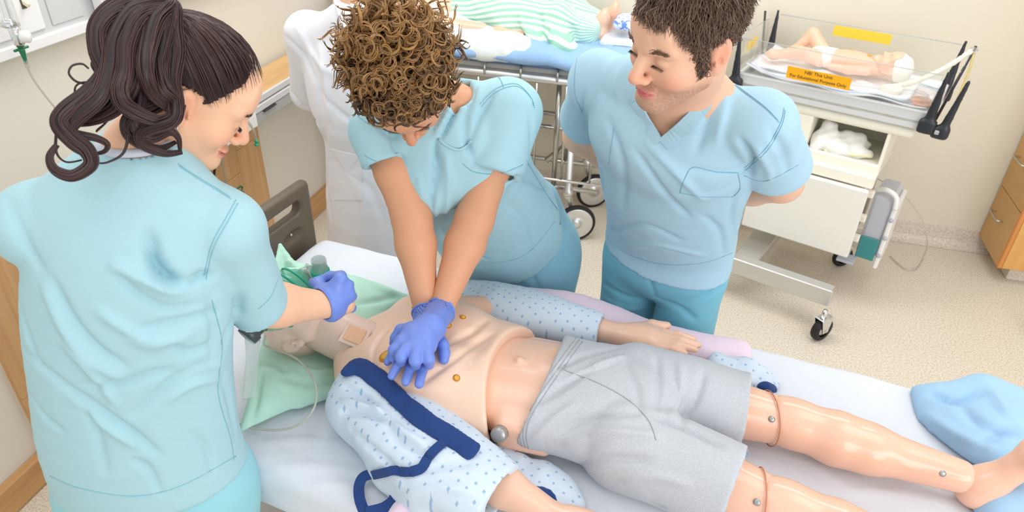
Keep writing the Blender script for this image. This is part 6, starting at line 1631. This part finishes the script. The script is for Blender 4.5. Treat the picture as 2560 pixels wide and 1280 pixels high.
# towel on the shelf
fabric('towel_white', (240, 238, 234), .04, .5, 500); fabric('towel_yellow', (238, 234, 196), .04, .4, 500)
S = Sdf()
for a, b, ra, rb in (((-.40, .10, .78), (-.27, .14, .785), .05, .055), ((-.43, .06, .77), (-.41, .12, .83), .035, .04), ((-.31, .08, .77), (-.21, .10, .765), .045, .03), ((-.37, .05, .78), (-.31, .04, .77), .03, .025)): S.rc(kp(*a), kp(*b), ra, rb, .03)
S.cut(kp(0, 0, .7515), (0, 0, -1), kp(-.7, -.2, .6) - .5, kp(-.1, .4, .76) + .5)
V, F = S.mesh(.007); V = rumple(V, F, .009, 45, 91); tw_ = thing('folded_towel', 'crumpled white towel with pale yellow edge on the cart shelf', 'towel', tuple(kp(-.33, .1, .752))); localise(mesh_obj('towel', V, F, 'towel_white'), tw_)
S = Sdf(); S.loft([(kp(-.38, .035, .762), .012, .008), (kp(-.28, .045, .770), .016, .010), (kp(-.19, .085, .770), .012, .008)], KY, 4, 0); V, F = S.mesh(.005); localise(mesh_obj('yellow_edge', V, F, 'towel_yellow'), tw_)
# blankets in the tray
def stripe_cloth():
    m = fabric('striped_flannel', (236, 236, 240), .02); nt = m.node_tree; bs = nt.nodes['Principled BSDF']; at = nt.nodes.new('ShaderNodeAttribute'); at.attribute_name = 'Col'
    sx = nt.nodes.new('ShaderNodeSeparateXYZ'); nt.links.new(at.outputs['Vector'], sx.inputs[0])
    r = nt.nodes.new('ShaderNodeValToRGB'); r.color_ramp.interpolation = 'CONSTANT'; e = r.color_ramp.elements; W_, B_c, K_ = (238, 238, 242), (118, 180, 214), (230, 186, 202); e[0].color = lin(W_); e[1].position = .11; e[1].color = lin(B_c)
    for p_, c_ in ((.15, W_), (.165, K_), (.18, W_), (.195, K_), (.21, W_), (.225, B_c), (.245, W_), (.74, B_c), (.765, W_), (.78, K_), (.80, W_), (.82, K_), (.84, W_), (.86, B_c), (.90, W_)): k = e.new(p_); k.color = lin(c_)
    nt.links.new(sx.outputs[0], r.inputs[0]); nt.links.new(r.outputs[0], bs.inputs['Base Color'])
stripe_cloth()
def cloth_sheet(name, nx, ny, fn, m_, th=.006):
    """grid cloth from fn(a,b)->point, with thickness"""
    a = np.linspace(0, 1, nx); b = np.linspace(0, 1, ny); P = np.array([[fn(x, y) for y in b] for x in a]); T = P.reshape(-1, 3); V = np.concatenate([T, T - [0, 0, th]])
    i, j = np.meshgrid(np.arange(nx - 1), np.arange(ny - 1), indexing='ij'); i = i.ravel(); j = j.ravel(); q = np.stack([i * ny + j, (i + 1) * ny + j, (i + 1) * ny + j + 1, i * ny + j + 1], 1); N2 = nx * ny
    rim = np.array([k * ny for k in range(nx)] + [(nx - 1) * ny + k for k in range(1, ny)] + [k * ny + ny - 1 for k in range(nx - 2, -1, -1)] + [k for k in range(ny - 2, 0, -1)]); r2 = np.roll(rim, -1)
    F = np.concatenate([q, q[:, ::-1] + N2, np.stack([rim, r2, r2 + N2, rim + N2], 1)[:, ::-1]]); bb = np.tile(np.tile(b, nx), 2); return mesh_obj(name, V, F, m_, vcol=np.stack([bb, bb, bb], 1))
def fl(a, b):
    x = -TL + .03 + a * (TL - .06); y = .005 + b * (TD - .01); z = TZ + .004 + .006 * math.sin(a * 19 + b * 5) + .005 * math.sin(b * 17 + a * 9) + .022 * max(0, .12 - b) / .12 + .035 * max(0, .10 - a) / .1 + .02 * max(0, b - .9) / .1
    return kp(x, y, z)
o = cloth_sheet('striped_blanket', 50, 34, fl, 'striped_flannel'); tag(o, 'white hospital flannel with blue and pink stripes lining the bassinet', 'blanket')
fabric('terry_white', (238, 238, 238), .03, .6, 350)
def ft(a, b):
    x = -TL + .05 + a * .70; y = .11 + b * .28 + .03 * math.sin(a * 6); return kp(x, y, TZ + .024 + .004 * math.sin(a * 25 + b * 9) + .004 * math.sin(b * 21))
o = cloth_sheet('white_towel', 44, 24, ft, 'terry_white', .012); tag(o, 'thick white terry towel lying under the baby manikin', 'towel')
# baby manikin
BB = thing('baby_manikin', 'newborn training manikin with knit hat and nappy lying in the bassinet', 'manikin', tuple(kp(-.40, .27, TZ + .04)))
vinyl('vinyl_baby', (240, 190, 162), .4)
z0 = TZ + .045; badd = lambda n_, VF, m_: localise(mesh_obj(n_, VF[0], VF[1], m_), BB)
hb_ = kp(-.235, .262, z0 + .052); RBb = head_frame(np.array([0, 0, 1.0]) * .9 - KX * .35 - KY * .15, KX)
H_ = Sdf(); head_ops(H_, hb_, RBb, .62); badd('head', H_.mesh(.0045), 'vinyl_baby')
S = Sdf(); S.loft([(kp(-.30, .265, z0 + .035), .045, .035), (kp(-.35, .268, z0 + .038), .062, .045), (kp(-.42, .27, z0 + .040), .066, .048), (kp(-.50, .275, z0 + .036), .058, .042), (kp(-.55, .28, z0 + .032), .05, .038)], KY, 4, 0)
S.rc(kp(-.27, .265, z0 + .03), kp(-.31, .265, z0 + .035), .028, .032, .02)
badd('torso', S.mesh(.006), 'vinyl_baby')
for sg, pts in ((1, ((-.33, .325, .03), (-.40, .37, .03), (-.45, .36, .03))), (-1, ((-.33, .205, .03), (-.40, .165, .03), (-.47, .17, .028)))):
    S = Sdf(); P = [kp(x, y, z0 + z) for x, y, z in pts]; S.chain(P, [.024, .02, .016], .02); S.ell(P[2] + KX * -.015, (.02, .017, .012), KR, .01)
    for i in range(4): S.rc(P[2] - KX * .025 + KY * (.010 - .007 * i), P[2] - KX * .042 + KY * (.010 - .007 * i), .005, .004, .004)
    badd('arm', S.mesh(.004), 'vinyl_baby')
for sg, pts in ((1, ((-.55, .305, .035), (-.63, .335, .115), (-.69, .30, .03))), (-1, ((-.55, .25, .03), (-.65, .22, .05), (-.76, .20, .02)))):
    S = Sdf(); P = [kp(x, y, z0 + z) for x, y, z in pts]; S.chain(P, [.040, .030, .020], .02); d_ = nrm(P[2] - P[1]); S.rc(P[2], P[2] + d_ * .012 + np.array([0, 0, .02]), .018, .012, .02); S.rc(P[2], P[2] - KX * .035, .016, .010, .02); badd('leg', S.mesh(.0045), 'vinyl_baby')
S = Sdf(); S.loft([(kp(-.505, .275, z0 + .036), .064, .047), (kp(-.57, .28, z0 + .033), .060, .045)], KY, 3, 0); fabric('nappy_white', (242, 240, 232), .03); V, F = S.mesh(.005); badd('nappy', (rumple(V, F, .002, 60, 5), F), 'nappy_white')
S = Sdf(); S.ell(hb_ + RBb[:, 2] * .028 - RBb[:, 1] * .008, (.056, .070, .058), RBb, 0); S.cut(hb_ + RBb[:, 2] * .012, -RBb[:, 2] + RBb[:, 1] * .25, hb_ - .12, hb_ + .12); S.ell(hb_, (.047, .06, .055), RBb, .003, 's'); V, F = S.mesh(.0045); badd('knit_hat', (rumple(V, F, .0015, 80, 6), F), 'nappy_white')
for x, y in ((-.345, .262), (-.43, .285)):
    localise(MB().lathe([(.010, 0), (.010, .003), (.005, .005)], kp(x, y, z0 + .084), nrm([0, -.1, 1]), 16).build('electrode_snap', 'snap_gold', None, True), BB)
# infant mask, hose and disc
mat('clay_disc', (196, 140, 112), .5); o = MB().lathe([(.046, 0), (.047, .004), (.044, .008)], kp(-.062, .085, TZ + .022), nrm([0, -.1, 1]), 28).build('brown_disc', 'clay_disc', None, True); tag(o, 'flat brown disc under the infant mask in the bassinet corner', 'disc')
mk = thing('infant_mask', 'clear infant face mask with elbow lying on the brown disc', 'mask', tuple(kp(-.06, .08, TZ + .04)))
localise(MB().lathe([(.022, 0), (.024, .005), (.015, .016), (.009, .022)], kp(-.045, .06, TZ + .034), nrm([0, -.1, 1]), 20, cap=False).build('mask_cup', 'clear_plastic', None, True), mk)
localise(MB().tube([kp(-.045, .06, TZ + .058), kp(-.07, .09, TZ + .06), kp(-.10, .13, TZ + .05)], .009, 10).build('elbow', 'clear_plastic', None, True), mk)
fabric('hose_cream', (238, 232, 214), .02); hp_ = spline([kp(-.20, .14, TZ + .045), kp(-.12, .20, TZ + .07), kp(-.03, .28, TZ + .13), kp(.045, .33, TZ + .21)], 14)
rr = [.0115 + .0015 * math.sin(i * 2.4) for i in range(len(hp_))]; o = MB().tube(hp_, rr, 10).build('breathing_hose', 'hose_cream', None, True); tag(o, 'cream corrugated breathing hose rising over the bassinet end', 'hose')
S = Sdf(); S.ell(kp(-.20, .12, TZ + .035), (.05, .03, .02), KR, 0); S.rc(kp(-.22, .11, TZ + .04), kp(-.17, .15, TZ + .04), .016, .014, .02); V, F = S.mesh(.005); o = mesh_obj('infant_resuscitation_bag', V, F, 'hose_cream'); tag(o, 'cream infant resuscitation bag lying beside the brown disc', 'resuscitator')
mat('hose_yellow', (210, 190, 120), .4); localise(MB().lathe([(.012, 0), (.018, .003), (.018, .012), (.008, .018)], kp(.05, .335, TZ + .205), nrm([.3, 0, 1]), 16).build('panel_knob', 'clear_plastic', None, True), CT)
o = line_tube('cream_tube', spline([kp(.055, .33, TZ + .20), kp(.062, .30, TZ + .12), kp(.058, .28, TZ + .0), kp(.05, .27, TZ - .08)], 6), .005, 'hose_yellow', None); tag(o, 'thin yellowish tube hanging at the bassinet end', 'tube')
# suction canister unit hanging at the side
SU = thing('suction_unit', 'clear and white suction unit with teal pad hanging beside the cart drawer', 'suction unit', tuple(kp(-.12, .25, .2)))
a0, a1 = PY(2190, 450, 3.72), PY(2235, 640, 3.72)
def ku(name, x0, x1, y0, y1, z0, z1, m_, bev=.006): return localise(MB().box(kp((x0 + x1) / 2, (y0 + y1) / 2, (z0 + z1) / 2), (x1 - x0, y1 - y0, z1 - z0), KR, bev).build(name, m_), SU)
mat('frost_plastic', (214, 218, 230), .3, .5, .02, transmission=.3, alpha=.85); mat('teal_pad', (60, 140, 142), .4)
ku('canister', -.125, -.03, .10, .34, .25, .58, 'frost_plastic', .015); ku('side_plate', -.03, -.008, .09, .35, .20, .54, 'white_plastic', .006); ku('teal_pad', -.12, -.035, .085, .098, .24, .36, 'teal_pad', .003); ku('foot', -.19, -.11, .02, .10, .22, .235, 'frost_plastic', .003)
localise(MB().tube(spline([kp(-.12, .14, .59), kp(-.08, .10, .62), kp(-.03, .09, .60), kp(-.018, .09, .54)], 6), .012, 10).build('elbow_pipe', 'white_plastic', None, True), SU)
for z in (.28, .38, .48): localise(MB().lathe([(.010, 0), (.012, .004), (.006, .010)], kp(-.0175, .09, z), -KY, 12).build('port', 'frost_plastic', None, True), SU)
o = line_tube('looped_tube', spline([PY(2180, 440, 3.66), PY(2250, 480, 3.7), PY(2300, 540, 3.7), PY(2318, 600, 3.66), PZ(2310, 640, .02), PZ(2290, 672, .008), PZ(2260, 670, .008), PZ(2225, 640, .008)], 8), .0032, 'tube_clear', None); tag(o, 'thin clear tube looping from the suction unit to the floor', 'tube')
# caster of something standing just outside the picture on the right
o = thing('equipment_stand', 'small steel caster foot at the right picture edge', 'stand', tuple(PZ(2575, 832, 0)))
p = PZ(2580, 832, 0); caster(o, p, .6, .03, .02); localise(MB().tube([p + [0, 0, .08], p + [0, 0, .9]], .014, 10).build('pole', 'steel', None, True), o)
# ------------------------------------------------------------------ gurney along the back wall
g0 = PY(1365, 198, 3.44)
GU = thing('steel_gurney', 'chrome tube gurney with large wheels parked along the back wall', 'gurney', (-1.0, 3.75, 0))
X0, X1, Y0, Y1 = -1.95, -.12, 3.44, 3.98
GYc = (Y0 + Y1) / 2
gt = lambda name, pts, r, m_='steel', n=10: localise(MB().tube(pts, r, n).build(name, m_, None, True), GU)
RZ = float(g0[2])
gt('top_rail', [(X0, Y0, RZ), (X1, Y0, RZ)], .022, 'brushed_aluminium', 14); gt('top_rail', [(X0, Y1, RZ), (X1, Y1, RZ)], .022, 'brushed_aluminium', 14); gt('end_rail', [(X1, Y0, RZ), (X1, Y1, RZ)], .020, 'brushed_aluminium', 14); gt('end_rail', [(X0, Y0, RZ), (X0, Y1, RZ)], .020, 'brushed_aluminium', 14)
localise(MB().box(((X0 + X1) / 2, GYc, RZ + .035), (X1 - X0 - .02, Y1 - Y0 - .02, .03), bev=.006).build('deck', 'mid_grey_plastic'), GU)
# folded side rail hanging below
for x in np.arange(X0 + .1, X1 - .02, .155): gt('rail_bar', [(x, Y0 - .012, RZ - .02), (x, Y0 - .012, .40)], .0065)
gt('rail_bottom', [(X0 + .1, Y0 - .012, .40), (X1 - .10, Y0 - .012, .40)], .008)
for x in np.arange(X0 + .15, X1, .19): gt('rail_clip', [(x, Y0 - .005, RZ + .06), (x, Y0 - .02, RZ + .03), (x, Y0 - .02, RZ - .0)], .006)
for z in (.66, .58): gt('stretcher_bar', [(X0 + .1, GYc, z), (X1 - .25, GYc, z)], .012)
for x in (X0 + .35, X1 - .55):
    for y in (Y0 + .10, Y1 - .1): gt('leg_post', [(x, y, RZ), (x, y, .30)], .014)
gt('brace', [(X1 - .60, Y0 + .1, .45), (X1 - .28, Y0 + .25, .74)], .016); gt('brace', [(X0 + .4, Y0 + .1, .45), (X0 + .7, Y0 + .25, .74)], .016)
gt('lower_rail', [(X0 + .3, Y0 + .1, .30), (X1 - .3, Y0 + .1, .30)], .014); gt('lower_rail', [(X0 + .3, Y1 - .1, .30), (X1 - .3, Y1 - .1, .30)], .014)
localise(MB().prism([(-.06, 0), (.08, 0), (.05, .10), (-.01, .10)], -.03, .03, np.array([[1, 0, 0], [0, 0, 1], [0, -1, 0]]).T, (X1 - .52, Y0 + .12, .66)).build('bracket', 'mid_grey_plastic'), GU)
def big_wheel(c, head, r=.11):
    d = np.array([math.cos(head), math.sin(head), 0]); s_ = np.array([-d[1], d[0], 0]); h = np.asarray(c, float) + [0, 0, r]
    w_ = MB().lathe([(r * .86, -.016), (r * .97, -.015), (r, -.006), (r, .006), (r * .97, .015), (r * .86, .016)], h, s_, 32, cap=False).build('tyre', 'rubber', None, True); localise(w_, GU)
    hb = MB().lathe([(.012, -.026), (.02, -.024), (.024, -.012), (r * .45, -.010), (r * .8, -.018), (r * .87, -.014), (r * .87, .014), (r * .8, .018), (r * .45, .010), (.024, .012), (.02, .024), (.012, .026)], h, s_, 28).build('wheel_disc', 'brushed_aluminium', None, True); hb.parent = w_
    S = Sdf(); top = h + [0, 0, r + .07] - d * .06
    S.chain([h + s_ * .03, h + s_ * .035 + [0, 0, r * .8] - d * .03, top], [.012, .016, .024], .02); V, F = S.mesh(.006); fk = localise(mesh_obj('fork_arm', V, F, 'brushed_aluminium'), GU)
    st = MB().lathe([(.024, 0), (.03, .01), (.03, .03), (.018, .04), (.018, .3)], top, (0, 0, 1), 16).build('fork_stem', 'brushed_aluminium', None, True); st.parent = fk
cw = PZ(1437, 598, 0); cw2 = PZ(1490, 490, 0)
big_wheel(cw, .35); big_wheel(np.array([min(cw2[0], -.30), Y1 - .06, 0]), .5); big_wheel((X0 + .35, Y0 + .10, 0), .2); big_wheel((X0 + .35, Y1 - .10, 0), .3)
# mattress with blue sheets
fabric('sheet_blue', (150, 186, 226), .05); fabric('sheet_blue_pale', (172, 200, 232), .05); fabric('sheet_deep', (110, 146, 200), .05)
S = Sdf(); S.box(((X0 + X1) / 2, GYc, RZ + .085), (X1 - X0 - .02, Y1 - Y0 + .01, .07), rad=.025); V, F = S.mesh(.016); o = mesh_obj('gurney_mattress', V, F, 'sheet_deep'); tag(o, 'blue mattress on the steel gurney', 'mattress')
S = Sdf(); S.box(((X0 + X1) / 2, GYc, RZ + .12), (X1 - X0 - .0, Y1 - Y0 + .05, .05), rad=.02); S.rc((X0 + .5, Y0 - .02, RZ + .10), (X1, Y0 - .02, RZ + .10), .03, .03, .03); S.rc((-.9, Y0 + .05, RZ + .14), (X1, Y0 + .08, RZ + .15), .035, .03, .04)
V, F = S.mesh(.013); V = rumple(V, F, .007, 16, 93); o = mesh_obj('blue_sheet', V, F, 'sheet_blue'); tag(o, 'light blue sheet spread over the gurney mattress', 'sheet')
S = Sdf(); S.box((X1 - .12, GYc + .08, RZ + .16), (.5, Y1 - Y0 - .15, .05), rad=.02); V, F = S.mesh(.012); V = rumple(V, F, .004, 18, 94); o = mesh_obj('white_bedding', V, F, 'sheet_white'); tag(o, 'folded white bedding at the foot end of the gurney', 'bedding')
# second manikin in striped trousers
M2 = thing('patient_manikin', 'training manikin in green striped trousers lying on the gurney behind', 'manikin', (-.9, 3.8, RZ + .14))
GM = GYc + .06; zt = RZ + .235
def green_stripe():
    m = fabric('green_stripe', (226, 240, 230), .02); nt = m.node_tree; bs = nt.nodes['Principled BSDF']; at = nt.nodes.new('ShaderNodeAttribute'); at.attribute_name = 'Col'
    sx = nt.nodes.new('ShaderNodeSeparateXYZ'); nt.links.new(at.outputs['Vector'], sx.inputs[0]); mu = nt.nodes.new('ShaderNodeMath'); mu.operation = 'MULTIPLY'; mu.inputs[1].default_value = 2 * math.pi / .026; nt.links.new(sx.outputs[0], mu.inputs[0])
    si = nt.nodes.new('ShaderNodeMath'); si.operation = 'SINE'; nt.links.new(mu.outputs[0], si.inputs[0]); mr = nt.nodes.new('ShaderNodeMapRange'); mr.inputs[1].default_value = -1; nt.links.new(si.outputs[0], mr.inputs[0])
    r = nt.nodes.new('ShaderNodeValToRGB'); e = r.color_ramp.elements; e[0].position = .45; e[0].color = lin((228, 240, 233)); e[1].position = .6; e[1].color = lin((160, 212, 188)); nt.links.new(mr.outputs[0], r.inputs[0]); nt.links.new(r.outputs[0], bs.inputs['Base Color'])
green_stripe()
m2 = lambda n_, VF, m_: localise(mesh_obj(n_, VF[0], VF[1], m_), M2)
S = Sdf(); S.loft([((-1.72, GM, zt), .13, .08), ((-1.62, GM, zt), .20, .105), ((-1.45, GM, zt + .005), .19, .11), ((-1.25, GM, zt), .17, .10), ((-1.0, GM, zt - .005), .17, .095)], AX, 4, 0); V, F = S.mesh(.011); tr = bvh(V, F); m2('torso', (V, F), 'vinyl_skin')
S = Sdf(); hM2 = np.array([-1.80, GM, zt + .01]); S.rc((-1.72, GM, zt), hM2, .06, .058, 0); head_ops(S, hM2 + [-.10, 0, .01], head_frame((-.2, 0, .97), (-1, 0, -.2)), 1.0); m2('head', S.mesh(.008), 'vinyl_skin')
p, n = hit(tr, 1168, 30)
if p is not None: localise(MB().lathe([(.012, -.002), (.012, .004), (.006, .006)], p, n, 16).build('electrode_snap', 'snap_gold', None, True), M2)
for sg in (-1, 1):
    S = Sdf(); S.chain([(-1.62, GM + sg * .22, zt - .01), (-1.35, GM + sg * .27, zt - .03), (-1.08, GM + sg * .25, zt - .04)], [.055, .045, .032], .02); S.ell((-1.0, GM + sg * .24, zt - .045), (.07, .04, .02), None, .02)
    for i in range(4): S.rc((-.95, GM + sg * .24 + .026 - .017 * i, zt - .045), (-.87, GM + sg * .24 + .03 - .02 * i, zt - .05), .010, .008, .008)
    m2('arm', S.mesh(.008), 'vinyl_skin')
ft0 = PY(1520, 70, GM - .05)
S = Sdf(); S.loft([((-1.24, GM, zt), .178, .115), ((-1.1, GM, zt + .005), .19, .125), ((-.95, GM, zt), .20, .125)], AX, 4, 0)
fx = ft0[0]
for sg in (-1, 1):
    S.rc((-1.0, GM + sg * .10, zt - .005), (-.72, GM + sg * .12, zt - .01), .115, .10, .05); S.rc((-.72, GM + sg * .12, zt - .01), (fx - .10, GM + sg * .075, zt - .045), .10, .078, .04)
S.rc((-.80, Y0 + .10, zt - .06), (-.62, Y0 + .06, zt - .07), .06, .05, .06)
V, F = S.mesh(.009); V = smooth(V, F, 1); V = rumple(V, F, .006, 24, 97); tr = bvh(V, F)
V = folds(V, F, [([(1350, 40), (1355, 80), (1370, 120)], -.02, .018), ([(1375, 60), (1380, 90), (1360, 110)], .015, .015), ([(1300, 30), (1310, 70), (1340, 100)], .008, .015), ([(1430, 60), (1440, 90), (1430, 115)], -.01, .018)], tr); yc = np.where(V[:, 1] > GM, GM + .10, GM - .10); arc = np.arctan2(V[:, 1] - yc, V[:, 2] - (zt - .03)) * .11 + .02 * np.sin(V[:, 0] * 9) + 1.0
localise(mesh_obj('striped_trousers', V, F, 'green_stripe', vcol=np.stack([arc, arc, arc], 1)), M2)
for sg, uu, vt in ((-1, 1507, 30), (1, 1533, 12)):
    y = GM + sg * .05; a = PY(uu - 8, 78, y); b = PY(uu + 6, vt, y); S = Sdf(); S.ell(a + [0, 0, -.03], (.045, .04, .045), None, .02); S.rc(a + [-.08, 0, -.035], a + [0, 0, -.03], .042, .04, .02); S.rc(a + [.0, 0, -.02], a * .35 + b * .65, .038, .034, .03); S.rc(a * .35 + b * .65, b, .034, .020, .02)
    for i in range(5): S.rc(b + [0, .03 - .014 * i, -.012 - .003 * i], b + [.006, .03 - .014 * i, .012 - .005 * i], .011 if i == (0 if sg < 0 else 4) else .008, .008, .008)
    m2('foot', S.mesh(.006), 'vinyl_skin')
# white cover on the near edge
fabric('cover_white', (226, 234, 232), .03)
S = Sdf(); S.loft([(PY(1130, 80, Y0 + .06), .10, .05), (PY(1200, 105, Y0 + .05), .10, .055), (PY(1270, 115, Y0 + .03), .09, .05), (PY(1325, 125, Y0 + .02), .055, .03)], (0, .8, .6), 4, 0); S.loft([(PY(1060, 60, Y0 + .08), .12, .06), (PY(1150, 90, Y0 + .06), .10, .05)], (0, .8, .6), 3, .03)
V, F = S.mesh(.009); V = rumple(V, F, .007, 22, 98); o = mesh_obj('white_cover', V, F, 'cover_white'); tag(o, 'crumpled off-white cover on the near edge of the gurney', 'cover')
mat('packet_print', (214, 224, 244), .5); S = Sdf(); c = PY(1562, 55, GM - .08); S.box(c, (.10, .16, .05), rad=.02); V, F = S.mesh(.01); V = rumple(V, F, .004, 30, 99)
def packet():
    m = fabric('blue_print', (224, 230, 244)); nt = m.node_tree; bs = nt.nodes['Principled BSDF']; tc = nt.nodes.new('ShaderNodeTexCoord'); no = nt.nodes.new('ShaderNodeTexNoise'); no.inputs['Scale'].default_value = 45; nt.links.new(tc.outputs['Object'], no.inputs['Vector']); r = nt.nodes.new('ShaderNodeValToRGB'); e = r.color_ramp.elements; e[0].position = .52; e[0].color = lin((226, 232, 246)); e[1].position = .58; e[1].color = lin((110, 144, 210)); nt.links.new(no.outputs[0], r.inputs[0]); nt.links.new(r.outputs[0], bs.inputs['Base Color'])
packet(); o = mesh_obj('printed_bag', V, F, 'blue_print'); tag(o, 'white bag with blue print behind the bare manikin feet', 'bag')
